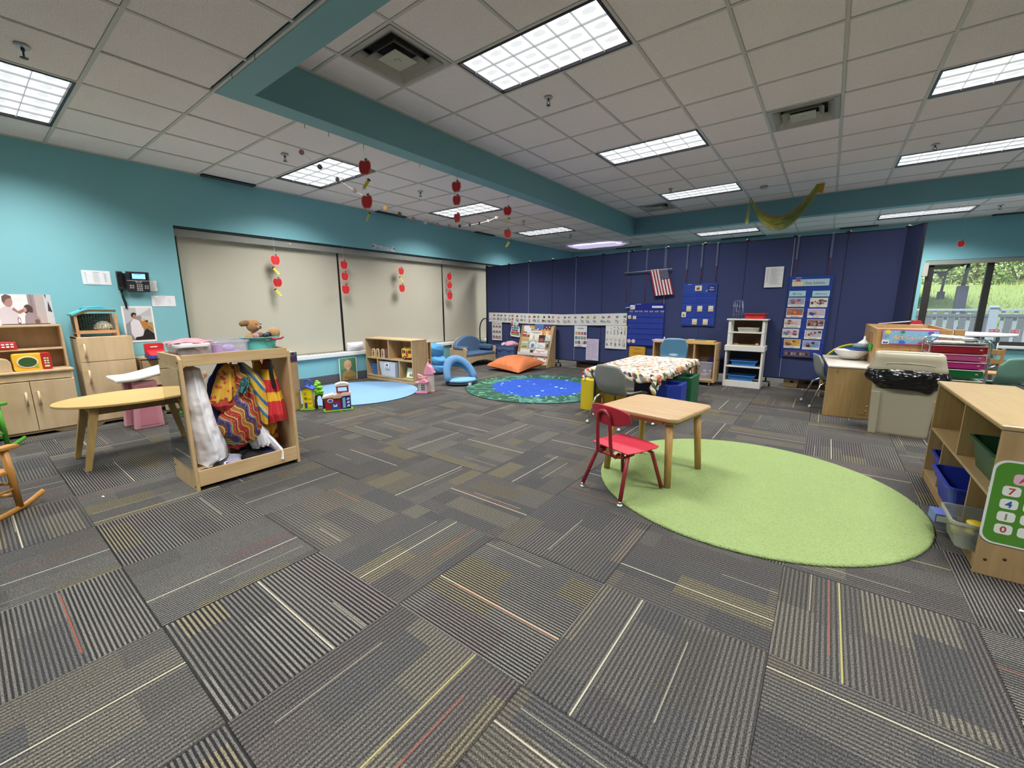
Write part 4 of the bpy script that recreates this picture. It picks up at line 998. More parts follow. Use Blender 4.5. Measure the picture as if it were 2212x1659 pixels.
def f_pond(g):
    s = g.sep(g.obj()); o = g.obj()
    r = g.n('ShaderNodeVectorMath', operation='LENGTH'); g.put(r.inputs[0], g.comb(s[0], s[1], 0.0)); R = r.outputs['Value']
    wob = g.ma('MULTIPLY', g.ma('SUBTRACT', g.noise(5.5, 4, o), .5), .30)
    inner = g.ma('LESS_THAN', g.ma('ADD', R, wob), .70)
    blue = g.mix(g.noise(6), hexc('23429e'), hexc('3458b4'))
    v = g.n('ShaderNodeTexVoronoi'); v.inputs['Scale'].default_value = 8.5; g.put(v.inputs['Vector'], o)
    blue = g.mix(g.ma('LESS_THAN', v.outputs[0], g.ma('MULTIPLY', g.sep(v.outputs[1])[0], .26)), blue, hexc('a9c6f0'))
    ang = g.ma('ARCTAN2', s[1], s[0])
    bl = g.ma('SINE', g.ma('ADD', g.ma('MULTIPLY', ang, 34.0), g.ma('MULTIPLY', g.noise(3.5, 2, o), 26.0)))
    gr = g.mix(g.noise(9, 3), hexc('28483d'), hexc('345c4c'))
    gr = g.mix(g.ma('GREATER_THAN', g.noise(3.1, 2, o), .56), gr, hexc('427370'))
    gr = g.mix(g.ma('MULTIPLY', g.ma('GREATER_THAN', bl, .9), .7), gr, hexc('7aa680'))
    v2 = g.n('ShaderNodeTexVoronoi'); v2.inputs['Scale'].default_value = 4.2; g.put(v2.inputs['Vector'], o)
    cc = g.sep(v2.outputs[1])
    fl = g.ma('MULTIPLY', g.ma('LESS_THAN', g.ma('ADD', v2.outputs[0], g.ma('MULTIPLY', g.ma('SUBTRACT', g.noise(26, 2, o), .5), .16)), .21), g.ma('GREATER_THAN', cc[0], .38))
    fl = g.ma('MULTIPLY', fl, g.ma('GREATER_THAN', R, .80))
    gr = g.mix(fl, gr, g.ramp(cc[1], [(0, hexc('d9d489')), (.4, hexc('d9935f')), (.7, hexc('e6e2c0')), (.85, hexc('d96a5f'))], 'CONSTANT'))
    g.fin(g.mix(inner, gr, blue), .9, 0, .1); g.bump(g.noise(300), .002, .5); return g.m
rug('pond_rug', 'round rug with a blue starry pond and a leafy green border with frogs', (-3.319, 5.07), 1.075, fabric('pond_pile', f_pond), .008, P('15181c', .9))

# ------------------------------------------------------------ picture on the low wall
flat('photo_poster', 'framed photo poster of a curly blond child with folded arms leaning on the low wall', 'poster', (XW+.03, 3.585, .008), 90, .31, .36, 'e2e6e6', [
    ('r', .04, .0, .96, .99, '4c7a55'), ('r', .04, .5, .5, .99, '5c8a60'), ('p', [(.12, 0), (.15, .28), (.22, .36), (.38, .45), (.6, .45), (.8, .36), (.95, .2), (.93, 0)], 'a3854f'), ('p', [(.2, .10), (.55, .0), (.9, .08), (.95, .18), (.6, .12), (.3, .2)], '8c6f40'),
    ('p', [(.38, .42), (.42, .5), (.56, .5), (.6, .43), (.5, .38)], 'c48f72'), ('e', .48, .68, .23, .19, 'b59c6c'), ('e', .49, .62, .16, .165, 'cf9c82'), ('p', [(.28, .66), (.3, .84), (.48, .92), (.66, .85), (.7, .66), (.62, .76), (.48, .79), (.35, .75)], 'c4ab78'), ('e', .43, .635, .025, .014, '4a3528'), ('e', .56, .635, .025, .014, '4a3528'), ('e', .49, .59, .02, .02, 'b98068'), ('e', .49, .53, .05, .018, 'e6dcd4')], thick=.008)

# ------------------------------------------------------------ toy shelf
def shelf_unit(name, label, loc, rz, W, D, H, uppers, lowers, mid, kick=.06, th=.018, m=None, back=True, cat='shelf', topm=None):
    m = m or BIR; t = thing(name, label, cat, loc, rz)
    for x in (0, W-th):
        b = MB(); b.box(x, x+th, 0, D, 0, H-th); obj('side_panel', b, m, t, .002)
    b = MB(); b.box(-.002, W+.002, -.003, D, H-th, H); obj('top', b, topm or BIRX, t, .003)
    b = MB(); b.box(th, W-th, .003, D-.012, mid-th, mid); obj('shelf', b, BIRX, t, .001)
    b = MB(); b.box(th, W-th, .003, D-.012, kick-th, kick); obj('bottom_shelf', b, BIRX, t, .001)
    b = MB(); b.box(th, W-th, .01, .024, 0.002, kick-th); obj('kickboard', b, BIRX, t)
    for x in uppers:
        b = MB(); b.box(x-th/2, x+th/2, .004, D-.012, mid, H-th); obj('divider', b, m, t, .001)
    for x in lowers:
        b = MB(); b.box(x-th/2, x+th/2, .004, D-.012, kick, mid-th); obj('divider', b, m, t, .001)
    if back:
        b = MB(); b.box(th, W-th, D-.012, D, kick-th, H-th); obj('back_panel', b, HPLY, t)
    return t
TS = (-6.065, 4.035)
shelf_unit('toy_shelf', 'birch toy shelf with a yellow bus, standing behind the light blue rug', (*TS, 0), 2.0, 1.13, .30, .68, [.575], [.285, .815], .365, .075)
b = MB(); 
for x, z in ((1.132, .58), (1.132, .30), (1.132, .08)): b.cyl((x, .06, z), (x+.003, .06, z), .006, n=8)
shelf_unit('low_shelf_unit', 'birch shelf back to back with the toy shelf, next to the blue bean bag', (-4.93, 4.37, 0), 90, .08, .80, .64, [], [], .36, .07)
# wooden people on the upper shelf
def person_toy(label, x, y, col, det):
    t = thing('wooden_figure', label, 'toy', (x, y, .3655), 0, 'round topped wooden figures on the toy shelf')
    b = MB(); b.prism([(-.04, 0), (.04, 0), (.04, .10)]+circ(0, .10, .04, .045, 10, 0, PI)[1:]+[], -.009, .009, 'y'); obj('block', b, P(col, .5), t, .002)
    b = MB(); b.prism(circ(0, .108, .015, .016, 10), -.0105, -.009, 'y'); b.prism([(-.018, .088), (.018, .088), (.014, .04), (-.014, .04)], -.0105, -.009, 'y', P(det, .6)); b.prism([(-.012, .04), (-.003, .04), (-.006, .012), (-.014, .012)], -.0105, -.009, 'y', P('2b2622')); b.prism([(.012, .04), (.003, .04), (.006, .012), (.014, .012)], -.0105, -.009, 'y', P('2b2622')); b.mats[0] = P('5a4536', .6)
    obj('printed_figure', b, None, t)
for k, (x, c, d, w_) in enumerate(((-5.895, 'd9bd93', '3c4a2c', 'green'), (-5.80, 'd8b47d', 'c9b98f', 'cream'), (-5.68, 'cbb0ae', '6b5560', 'grey violet'), (-5.60, '7b5448', '5a2a2a', 'dark red'))):
    person_toy('arch shaped wooden figure in %s, %s from the left on the toy shelf' % (w_, ord_(k)), x, 4.075+.01*k, c, d)
# yellow school bus
t = thing('toy_bus', 'yellow plastic toy bus with a red door on the upper shelf of the toy shelf', 'toy', (-5.24, 4.12, .366), 8)
YB_ = P('e6b83c', .35)
b = MB(); b.prism([(0, .03), (.27, .03), (.275, .10), (.21, .11), (.20, .17), (.0, .17), (-.004, .10)], 0, .11, 'y'); obj('body', b, YB_, t, .006)
b = MB(); b.prism([(.01, .17), (.19, .17), (.18, .185), (.02, .185)], .01, .10, 'y'); b.cbox((.05, .055, .19), (.03, .07, .012)); b.cbox((.15, .055, .19), (.03, .07, .012)); obj('roof', b, P('edc75a', .35), t, .003)
for x in (.06, .215):
    for y in (-.004, .104):
        b = MB(); b.cyl((x, y, .03), (x, y+.012, .03), .03, n=18); wh = obj('wheel', b, P('1d1d20', .5), t); b = MB(); b.cyl((x, y-.001, .03), (x, y+.013, .03), .012, n=12); obj('hub', b, P('c9c9c9', .4), wh)
b = MB(); b.box(.085, .13, -.003, 0, .045, .14); obj('door', b, P('c23a28', .4), t)
for x0, x1 in ((.015, .035), (.045, .07), (.14, .165), (.172, .192)):
    b = MB(); b.box(x0, x1, -.003, 0, .10, .15); obj('window', b, P('222226', .2), t)
b = MB(); b.prism([(.212, .115), (.21, .16), (.26, .135), (.27, .11)], .012, .10, 'y'); obj('hood', b, YB_, t, .004)
b = MB(); b.cyl((.276, .03, .07), (.28, .03, .07), .012, n=10); obj('headlight', b, P('eeeeee', .2), t); b = MB(); b.cyl((.276, .08, .07), (.28, .08, .07), .012, n=10); obj('headlight', b, P('eeeeee', .2), t)
def lattice_bin(name, label, loc, W, D, H, m, rz=0, nx=7, nz=5, cat='basket', taper=.9, label_patch=False, wall=.0035):
    t = thing(name, label, cat, loc, rz)
    b = MB(); y0, y1 = -D/2, D/2
    def wallp(p0, p1, n, horizontal_extra=0):
        for k in range(n+1):
            q = k/n; x = p0[0]*(1-q)+p1[0]*q; y = p0[1]*(1-q)+p1[1]*q
            b.add([(x*taper-.004, y*taper-.002, 0), (x*taper+.004, y*taper-.002, 0), (x*taper+.004, y*taper+.002, 0), (x*taper-.004, y*taper+.002, 0), (x-.004, y-.002, H), (x+.004, y-.002, H), (x+.004, y+.002, H), (x-.004, y+.002, H)], [(0, 1, 5, 4), (1, 2, 6, 5), (2, 3, 7, 6), (3, 0, 4, 7)])
        for k in range(nz+1):
            q = k/nz; s_ = taper+(1-taper)*q; z = q*(H-.008)
            b.add([(p0[0]*s_, p0[1]*s_, z), (p1[0]*s_, p1[1]*s_, z), (p1[0]*s_, p1[1]*s_, z+.008), (p0[0]*s_, p0[1]*s_, z+.008)], [(0, 1, 2, 3)])
    c4 = [(-W/2, y0), (W/2, y0), (W/2, y1), (-W/2, y1)]
    for i in range(4): wallp(c4[i], c4[(i+1) % 4], nx if i % 2 == 0 else max(3, nx*2//3))
    obj('lattice', b, m, t, kind='stuff')
    b = MB(); b.box(-W/2*taper, W/2*taper, y0*taper, y1*taper, 0, .004); obj('base', b, m, t)
    b = MB(); b.tube([(x*1.02, y*1.02, H) for x, y in c4], .006, 6, closed=True); obj('rim', b, m, t)
    return t
lattice_bin('blue_basket', 'blue lattice basket in the lower left bay of the toy shelf', (-5.90, 4.17, .078), .15, .2, .17, P('4a86cf', .4), 2, 5, 4)
t = lattice_bin('white_basket', 'white plastic laundry style basket with a label in the middle bay of the toy shelf', (-5.52, 4.145, .078), .38, .20, .235, P('dcdfe6', .4), 2, 18, 9, taper=.86)
b = MB(); b.add([(-.168, -.088, .004), (.168, -.088, .004), (.19, -.1025, .235), (-.19, -.1025, .235)], [(0, 1, 2, 3)]); b.add([(.165, -.088, .004), (.165, .088, .004), (.188, .1, .235), (.188, -.1, .235)], [(0, 1, 2, 3)]); b.add([(-.165, -.088, .004), (-.165, .088, .004), (-.188, .1, .235), (-.188, -.1, .235)], [(0, 3, 2, 1)]); obj('wall_panels', b, P('cfd3dc', .4), t)
b = MB(); xf = Matrix.Translation((0, -.108, .135)) @ Matrix.Rotation(math.radians(-4), 4, 'X'); b.box(-.06, .055, -.002, 0, .0, .085, P('e6e6ea'), xf); b.prism([(-.03, .035), (-.02, .07), (.0, .06), (.02, .07), (.025, .035), (.0, .045)], -.004, -.002, 'y', P('1e1e22'), xf); b.text('BLOCKS', 0, .008, .024, P('2a2a2e'), -.003, xf=xf); obj('label_card', b, None, t)
flat('green_book', 'green edged book leaning in the lower right bay of the toy shelf', 'book', (-5.18, 4.13, .0785), 4, .20, .17, '7fae3e', [('r', .08, .08, .96, .92, 'eef0ea'), ('p', [(.35, .2), (.4, .5), (.5, .35), (.5, .2)], '26382a'), ('p', [(.55, .2), (.62, .62), (.7, .4), (.8, .5), (.78, .2)], '1f2a24')], thick=.012, rot=(math.radians(-14), 0, math.radians(4)))
# white cushion on the ledge
b = MB(); b.surf(lambda u, v: (.06*math.sin(PI*u)**.5*math.sin(PI*v)**.5, -.15+.3*u, .14*v+0), 14, 10); b.surf(lambda u, v: (-.05*math.sin(PI*u)**.5*math.sin(PI*v)**.5, -.15+.3*u, .14*v), 14, 10, flip=True)
solo('white_cushion', b, P('dedade', .85, 0, .05, 6), 'white cushion lying on the window ledge behind the toy shelf', 'cushion', (XW-.02, 3.93, .466), 0)

# ------------------------------------------------------------ toy tower with tree, toy school house, pink castle
LG = P('7ac32b', .4); YE = P('e8cf1f', .38); RE = P('a3202c', .38); BLU = P('2a4fb4', .38)
t = thing('toy_tower', 'yellow toy tower with a blue roof joined by an arch to a green toy tree', 'toy', (-4.75, 2.37, 0), 41)
b = MB(); b.prism(rrect(-.09, -.075, .075, .07, .02), 0, .014, 'z'); obj('base', b, LG, t, .003)
b = MB(); b.prism([(-.058, .014), (.055, .014), (.052, .20), (.058, .235), (-.0, .262), (-.066, .235), (-.062, .15)], -.045, .045, 'y'); tw = obj('tower', b, YE, t, .004)
for z0, z1, c in ((.02, .085, '1f3f9a'), (.12, .15, '8a7d12'), (.175, .21, 'b7a21a')):
    b = MB(); b.box(-.035, -.008, -.049, -.044, z0, z1); obj('opening', b, P(c, .5), tw)
for z0 in (.04, .09, .14): b = MB(); b.cbox((.025, -.048, z0), (.035, .008, .03)); obj('yellow_block', b, YE, tw, .003)
b = MB(); b.prism([(-.082, .228), (-.078, .242), (-.004, .285), (.078, .248), (.082, .232), (0, .268)], -.062, .062, 'y'); obj('roof', b, P('2f5cc4', .38), t, .003)
b = MB(); b.tube([(0, 0, .27)]+[(0+.034*math.cos(a), 0, .315+.036*math.sin(a)) for a in [PI*1.3-2*PI*.8*k/12 for k in range(13)]]+[(0.01, 0, .27)], .009, 8); obj('carry_handle', b, P('2f5cc4', .38), t)
b = MB(); b.tube([(.075, 0, .0), (.075, 0, .1), (.085, 0, .15), (.115, 0, .175), (.15, 0, .16), (.165, 0, .1), (.17, 0, 0)], [.018, .016, .016, .018, .016, .016, .02], 8); obj('trunk', b, P('4b2a25', .5), t)
b = MB(); rd = random.Random(2)
for x, y, z, r in ((.12, 0, .20, .052), (.12, .005, .25, .046), (.11, 0, .30, .038), (.105, 0, .325, .022), (.09, -.02, .22, .03), (.15, -.02, .21, .032), (.13, -.03, .26, .028), (.10, -.028, .285, .024), (.145, -.01, .185, .03), (.10, -.01, .18, .03)): b.ell((x, y, z), (r, r*.8, r*.62), 10)
obj('tree_crown', b, LG, t)
t = thing('toy_school', 'red and blue toy school house with a cream bell gable on a green base', 'toy', (-4.435, 2.535, 0), 63)
b = MB(); b.prism([(-.15, -.07), (.16, -.07), (.16, .06), (.12, .09), (-.15, .06)], 0, .014, 'z'); obj('base', b, LG, t, .003)
b = MB(); b.box(-.13, .035, -.045, .045, .014, .165); obj('red_wall', b, RE, t, .003)
b = MB(); b.box(.036, .145, -.045, .045, .014, .165); obj('blue_wing', b, P('242f74', .4), t, .003)
b = MB(); b.prism([(-.155, .155), (.15, .17), (.15, .205), (.06, .205), (.03, .185), (-.02, .185), (-.04, .20), (-.14, .18)], -.055, .055, 'y'); obj('eave', b, P('e0cdc0', .4), t, .004)
b = MB(); b.prism([(-.03, .165), (-.05, .15), (.03, .148), (.055, .165), (.04, .195), (-.02, .19)], -.064, -.055, 'y'); obj('name_board', b, P('cdb896', .4), t, .002)
for x in (.0, .115): b = MB(); b.box(x, x+.015, -.03, .045, .20, .285); obj('gable_post', b, RE, t, .002)
b = MB(); b.box(.015, .115, -.03, .045, .268, .285); b.box(.015, .115, -.03, .045, .20, .212); obj('gable_bar', b, RE, t, .002)
b = MB(); b.prism([(-.012, .28), (.142, .28), (.135, .305), (.09, .322), (.04, .322), (-.006, .305)], -.04, .052, 'y'); obj('bell_gable', b, P('e6ddd2', .4), t, .004)
b = MB(); b.prism(circ(-.075, .125, .032, .025, 18), -.052, -.045, 'y'); ck = obj('clock_ring', b, P('d8d4d0', .4), t); b = MB(); b.prism(circ(-.075, .125, .020, .016, 14), -.054, -.052, 'y'); obj('clock_face', b, P('2f5cc4', .4), ck)
b = MB(); b.box(-.06, .01, -.05, -.044, .014, .10); dd_ = obj('front_door', b, BLU, t); b = MB(); b.prism([(-.045, .05), (-.005, .05), (-.005, .085), (-.025, .065), (-.045, .085)], -.053, -.05, 'y'); obj('door_shape', b, P('d9dde6', .4), dd_)
b = MB(); b.box(.055, .085, -.05, -.044, .03, .15); obj('blue_door', b, P('8fb7e6', .4), t)
for z in (.04, .08, .12): b = MB(); b.prism([(.095, z), (.13, z), (.13, z+.025), (.11, z+.025)], -.05, -.044, 'y'); obj('stair_panel', b, P('c9d4ea', .4), t)
t = thing('toy_castle', 'pink and light grey toy castle at the right end of the toy shelf', 'toy', (-4.36, 3.79, 0), 30)
LGY = P('c9bcb8', .5); PKT = P('e79ab4', .42)
b = MB(); b.prism([(-.11, -.07), (.05, -.06), (.05, .04), (-.11, .03)], 0, .02, 'z'); obj('pink_base', b, P('d67fb2', .4), t, .004)
b = MB(); b.box(-.075, .03, -.05, .02, .02, .145); g0 = obj('gatehouse', b, LGY, t, .003)
for r in range(3):
    for c in range(2): b = MB(); b.box(-.03+c*.028, -.012+c*.028, -.053, -.049, .045+r*.03, .065+r*.03); obj('window', b, P('3c3440'), g0)
b = MB(); b.prism([(-.125, .13), (-.125, .155), (-.10, .162), (-.075, .155), (-.02, .195), (.005, .205), (.055, .16), (.05, .145), (-.09, .142)], -.062, .032, 'y'); obj('gate_roof', b, PKT, t, .004)
b = MB(); b.box(.0, .10, .03, .13, .0, .25); obj('tower', b, LGY, t, .004)
b = MB(); b.prism([(-.015, .25), (.115, .25), (.105, .30), (.085, .35), (.03, .40), (.0, .33)], .02, .14, 'y'); b.lathe([(.02, 0), (.012, .03), (.0, .05)], 10, (.035, .08, .385)); obj('tower_roof', b, PKT, t, .006)
b = MB(); b.box(-.09, .02, .0, .05, .205, .225); b.prism([(-.10, .225), (-.03, .235), (-.10, .265)], .005, .04, 'y'); obj('balcony', b, PKT, t, .003)
b = MB(); b.cyl((.115, .07, .27), (.135, .07, .29), .014, n=8); obj('side_knob', b, PKT, t)
b = MB(); b.box(.06, .13, -.0, .03, 0, .03); obj('brown_foot', b, P('b5937c', .6), t, .004)

# ------------------------------------------------------------ floor chair, bean bag, sofa, bin, book rack, pillow
FB = P('5a88b2', .85, 0, .06, 8, .001); FB2 = P('6fa2cc', .85, 0, .06, 8, .001)
t = thing('floor_chair', 'low blue folding floor chair with an arched back beside the pond rug', 'chair', (-4.45, 4.60, 0), 74)
b = MB(); b.lathe([(0, .0), (.22, .002), (.25, .02), (.25, .035), (.22, .05), (0, .052)], 36, (0, -.02, .0), sy=.92); obj('seat_shell', b, P('22303f', .7), t)
b = MB(); b.lathe([(0, .045), (.22, .047), (.245, .06), (.22, .085), (0, .092)], 36, (0, -.02, .0), sy=.9); obj('seat_cushion', b, FB2, t)
b = MB(); pa = []
for k in range(21):
    a = PI*k/20; c_, s_ = math.cos(a), math.sin(a); pa.append((.235*c_, .02+.15*s_-.06*(1-s_), .06+.31*s_**.85))
b.tube(pa, [.052+.014*math.sin(PI*k/20) for k in range(21)], 12, flat=.55)
obj('back_arch', b, FB, t)
b = MB(); vs = []
b.surf(lambda u, v: ((.21*math.cos(PI*u))*(1), .02+.15*math.sin(PI*u)-.06*(1-math.sin(PI*u))+.01, (.06+.31*math.sin(PI*u)**.85)*(1-v)+v*max(.06+.31*math.sin(PI*u)**.85-.11, .06+.02)), 24, 6)
o = obj('back_panel', b, FB, t); md = o.modifiers.new('s', 'SOLIDIFY'); md.thickness = .04
b = MB(); b.box(-.02, .03, -.262, -.258, .0, .05); obj('care_tag', b, P('e6e8ec', .6), t)
t = thing('bean_bag', 'bright blue folded cushion lounger leaning behind the low shelf, left of the sofa', 'bean bag', (-5.50, 5.08, 0), 0)
BBM = P('4789bd', .8, 0, .05, 9)
from mathutils import Euler
def pad(c, r, rot, nm, ripple=.008):
    xf = Matrix.Translation(c) @ Euler([math.radians(q) for q in rot]).to_matrix().to_4x4(); b = MB()
    def f(u, v):
        a = 2*PI*u; t_ = -PI/2+PI*v; pw = lambda q, e: math.copysign(abs(q)**e, q)
        k = 1+ripple*8*math.sin(5*a+9*t_)*.25
        z = r[2]*pw(math.sin(t_), .7)
        return (r[0]*pw(math.cos(t_), .5)*pw(math.cos(a), .6)*k, r[1]*pw(math.cos(t_), .5)*pw(math.sin(a), .6)*k, z+ripple*math.sin(a*2+z*60))
    b.surf(f, 40, 20, None, True, xf); return obj(nm, b, BBM, t)
pad((-.02, 0, .095), (.20, .19, .09), (0, 4, 10), 'lower_roll')
pad((-.03, .01, .245), (.19, .17, .075), (0, 16, 5), 'middle_fold')
pad((-.07, .02, .405), (.13, .17, .125), (0, 10, 0), 'upper_fold')
# sofa faces +x
SB = P('536f90', .6, 0, .06, 7); SB2 = P('486484', .6, 0, .06, 7)
SX, SY = -5.50, 5.865
t = thing('toddler_sofa', 'child size sofa with a birch frame and slate blue cushions by the window ledge', 'sofa', (SX, SY, 0), 88)
W_, D_ = .87, .50
SP = wood('cdb593', 'b89c78', 2, .5, .45, 'sofa_birch')
for x in (0, W_-.022):
    b = MB(); b.prism([(0, 0), (.05, 0), (.07, .10), (.40, .10), (.42, 0), (D_, 0), (D_-.02, .36), (.07, .385), (.02, .375), (-.005, .34), (.02, .2)], x, x+.022, 'x'); obj('side_panel', b, SP, t, .006)
b = MB(); n_ = 12
b.prism([(.022, .055), (.06, .06)]+[(.08+(W_-.16)*k/n_, .062+.06*math.sin(PI*k/n_)) for k in range(n_+1)]+[(W_-.022, .055), (W_-.022, .205), (.022, .205)], .012, .03, 'y'); obj('front_rail', b, SP, t, .002)
b = MB(); b.cyl((W_/2, .008, .16), (W_/2, .012, .16), .007, n=10); obj('bolt', b, P('6a5a40', .4), t)
b = MB(); b.box(.03, W_-.03, .01, .44, .20, .275); obj('seat_cushion', b, SB, t, .025, 4)
for x in (.03, W_-.11):
    b = MB(); b.box(x-.03, x+.10, .06, .40, .30, .405); obj('arm_cushion', b, SB2, t, .035, 4)
b = MB(); bp = [(.04, .22)]+[(W_/2+(W_/2-.05)*math.cos(PI-PI*k/18), .34+.255*math.sin(PI*k/18)) for k in range(19)]+[(W_-.04, .22)]
b.prism(bp, .36, .46, 'y'); obj('back_cushion', b, SB, t, .03, 4)
b = MB(); b.prism(bp, .462, .48, 'y'); obj('back_board', b, SP, t, .002)
# storage bin
t = tub('storage_tote', 'slate blue lidless storage tote full of pink blankets beside the sofa', (-5.28, 6.93, 0), .50, .32, .385, P('4a5f8c', .45), .014, None, .88, 0, 'tote', .004)
b = MB(); b.box(-.245, .245, -.166, -.158, .30, .37); obj('collar', b, P('4f6593', .45), t, .003)
for x in (-.12, .12): b = MB(); b.box(x-.05, x+.05, -.17, -.155, .27, .30); obj('latch', b, P('40547f', .45), t, .003)
blob('pink_blanket', 'pink plush blanket heaped in the blue tote', P('e0a5bb', .9, 0, .08, 30), (-5.22, 6.93, .40), (.15, .12, .07), 31, 'blanket', .18)
blob('white_plush', 'white plush toy at the left end of the blue tote', P('d9d2d4', .9, 0, .08, 30), (-5.42, 6.96, .385), (.07, .08, .045), 32, 'plush toy', .2)
# black tube frame behind the sofa
b = MB(); b.tube([(-6.13, 6.98, .0), (-6.13, 6.98, .70), (-6.11, 6.98, .80), (-6.06, 6.98, .88), (-5.99, 6.98, .922), (-5.93, 6.98, .93), (-5.93, 6.98, .5), (-5.93, 6.98, 0)], .013, 10)
solo('tube_frame', b, BLACKP, 'black bent tube stand at the left end of the navy divider', 'stand')
# book rack
t = thing('book_rack', 'birch display rack with books facing out, in front of the navy divider', 'book rack', (-4.99, 6.76, 0), 0)
W_ = .76
for x in (0, W_-.018):
    b = MB(); b.prism([(0, 0), (.31, 0), (.31, .80), (.27, .805), (.24, .79), (.0, .06)], x, x+.018, 'x'); obj('side_panel', b, BIR, t, .004)
b = MB(); b.box(.018, W_-.018, .298, .31, .03, .80); obj('back_panel', b, BIR, t)
tiers = [(.02, .02, .22), (.075, .22, .24), (.125, .37, .20), (.175, .515, .18), (.22, .66, .14)]
for y, z, h_ in tiers:
    b = MB(); b.box(.018, W_-.018, y, y+.07, z-.012, z); obj('ledge', b, BIR, t)
b = MB(); b.add([(.018, .03, .03), (W_-.018, .03, .03), (W_-.018, .262, .78), (.018, .262, .78)], [(0, 1, 2, 3)]); obj('sloping_back', b, BIRX, t)
b = MB(); b.box(.018, W_-.018, -.002, .004, .06, .10); b.box(.018, W_-.018, .045, .05, .22, .275, P('dcd9d2', .3)); obj('clear_lip', b, P('dcd9d2', .3), t)
books = [(.04, 4, .13, .13, 'e8e6ea', 'white boat picture book on the top tier of the book rack, left', 'ship'), (.06, 3.55, .16, .16, 'dfe3ea', 'white and blue whale picture book, second tier of the rack, left', 'wave'), (.20, 3.8, .07, .08, '3c4a52', 'small dark grey book between the boat book and the blue book', 'bar'), (.30, 4, .21, .17, '4c6fb0', 'blue picture book with pale waves on the top tier of the rack', 'wave'), (.51, 4, .17, .16, '4a2050', 'dark purple book with cream letters on the top tier, right', 'PURPLE'),
         (.03, 3, .10, .16, 'a8402e', 'narrow rust red book at the left edge of the rack', 'bar'), (.09, 3, .17, .16, 'd9d4c8', 'white book with a black and tan picture, third tier, left', 'blot'), (.44, 3.3, .24, .16, 'd98a3c', 'orange book with a pale panel, third tier, right', 'panel'), (.21, 2.6, .29, .24, 'e8e6dc', 'large white book with a small line drawing in the middle of the rack', 'child'), (.44, 2.55, .14, .17, '3e1b20', 'dark red book with a face in the middle of the rack', 'face'), (.60, 2.6, .11, .17, 'dcdfe0', 'pale book with thin drawings at the right edge, middle tier', 'lines'),
         (.03, 1.8, .19, .16, 'a8b48a', 'sage green book on the fourth tier, left', 'bar'), (.23, 1.75, .19, .17, '9fb8cc', 'white book with a light blue ring on the fourth tier', 'ring'), (.41, 1.7, .21, .15, 'dfe3e6', 'white lettered book on the fourth tier, beside the ring book', 'lines'), (.59, 1.9, .12, .16, '6d7c74', 'grey green woodland book at the right end of the fourth tier', 'blot'),
         (.05, .75, .24, .17, 'cfcfd2', 'white book with a black band on the bottom tier, left', 'bar'), (.27, .9, .20, .12, '2c2c30', 'black and white photo book on the bottom tier, middle', 'panel'), (.40, .45, .30, .22, 'e3dfe2', 'large white book with pink flowers on the bottom tier', 'pink'), (.60, .8, .12, .15, '7fa6cf', 'light blue book at the right end of the bottom tier', 'wave')]
def tier_pos(tt):
    i = min(int(tt), 3); q = tt-i; return [tiers[i][k]*(1-q)+tiers[i+1][k]*q for k in (0, 1)]
for k, (x, tt, w_, h_, c, lb, kind) in enumerate(books):
    y, z = tier_pos(tt); sh = []
    if kind == 'wave': sh = [('p', [(.1, .2), (.4, .5), (.7, .45), (.95, .25), (.9, .15), (.5, .3)], 'c3d3ea'), ('e', .6, .35, .16, .12, '2f4a80')]
    if kind == 'ship': sh = [('p', [(.2, .4), (.8, .4), (.7, .25), (.3, .25)], '8a6a6a'), ('p', [(.35, .42), (.35, .85), (.6, .42)], 'c0c6d6'), ('r', 0, 0, 1, .2, '6f93c4')]
    if kind == 'PURPLE': sh = [('e', .2+.2*i, .35+.25*(i % 2)+.1, .07, .09, 'e6d8a8') for i in range(4)] + [('r', .2, .2, .8, .26, 'e6d8a8')]
    if kind == 'bar': sh = [('r', .1, .7, .9, .85, 'dad6c8'), ('r', .2, .2, .8, .3, '4a4238')]
    if kind == 'blot': sh = [('e', .6, .45, .22, .3, '2e2924'), ('e', .35, .4, .2, .22, '9a7552'), ('e', .55, .7, .12, .12, 'd8cdbc')]
    if kind == 'panel': sh = [('r', .45, .3, .95, .9, 'e6b878'), ('e', .7, .6, .12, .2, 'f0dcc0')]
    if kind == 'child': sh = [('r', .1, .86, .9, .9, '33363a'), ('r', .3, .78, .75, .81, '33363a'), ('p', [(.25, .25), (.38, .55), (.5, .25), (.46, .25), (.38, .45), (.3, .25)], '6a6358'), ('e', .38, .58, .05, .05, '8a7a58'), ('r', .6, .3, .85, .33, 'c7a86a'), ('r', .6, .4, .8, .43, 'c7a86a')]
    if kind == 'face': sh = [('e', .5, .6, .32, .25, 'a0584c'), ('e', .5, .75, .34, .14, '1c0d10'), ('p', [(.2, .1), (.3, .35), (.7, .35), (.8, .1)], '8f3440')]
    if kind == 'lines': sh = [('r', .15, .75-.15*i, .3+.5*((i*7) % 3)/2+.1, .79-.15*i, '4a5056') for i in range(4)]
    if kind == 'ring': sh = [('e', .5, .5, .36, .42, 'e2e8ec'), ('e', .5, .45, .24, .26, '7d8da0'), ('e', .45, .4, .1, .14, '4e6a74')]
    if kind == 'pink': sh = [('e', .2+.22*i, .25+.2*((i*5) % 3), .09, .09, 'd8708f') for i in range(4)] + [('e', .35, .75, .12, .1, 'e39ab0'), ('r', .1, .88, .8, .92, 'a84a68')]
    flat('book', lb, 'book', (-4.99+x, 6.757+y+.012, z+.002), 0, w_, h_, c, sh, thick=.008, group='picture books facing out on the birch rack', rot=(math.radians(-14), 0, 0))
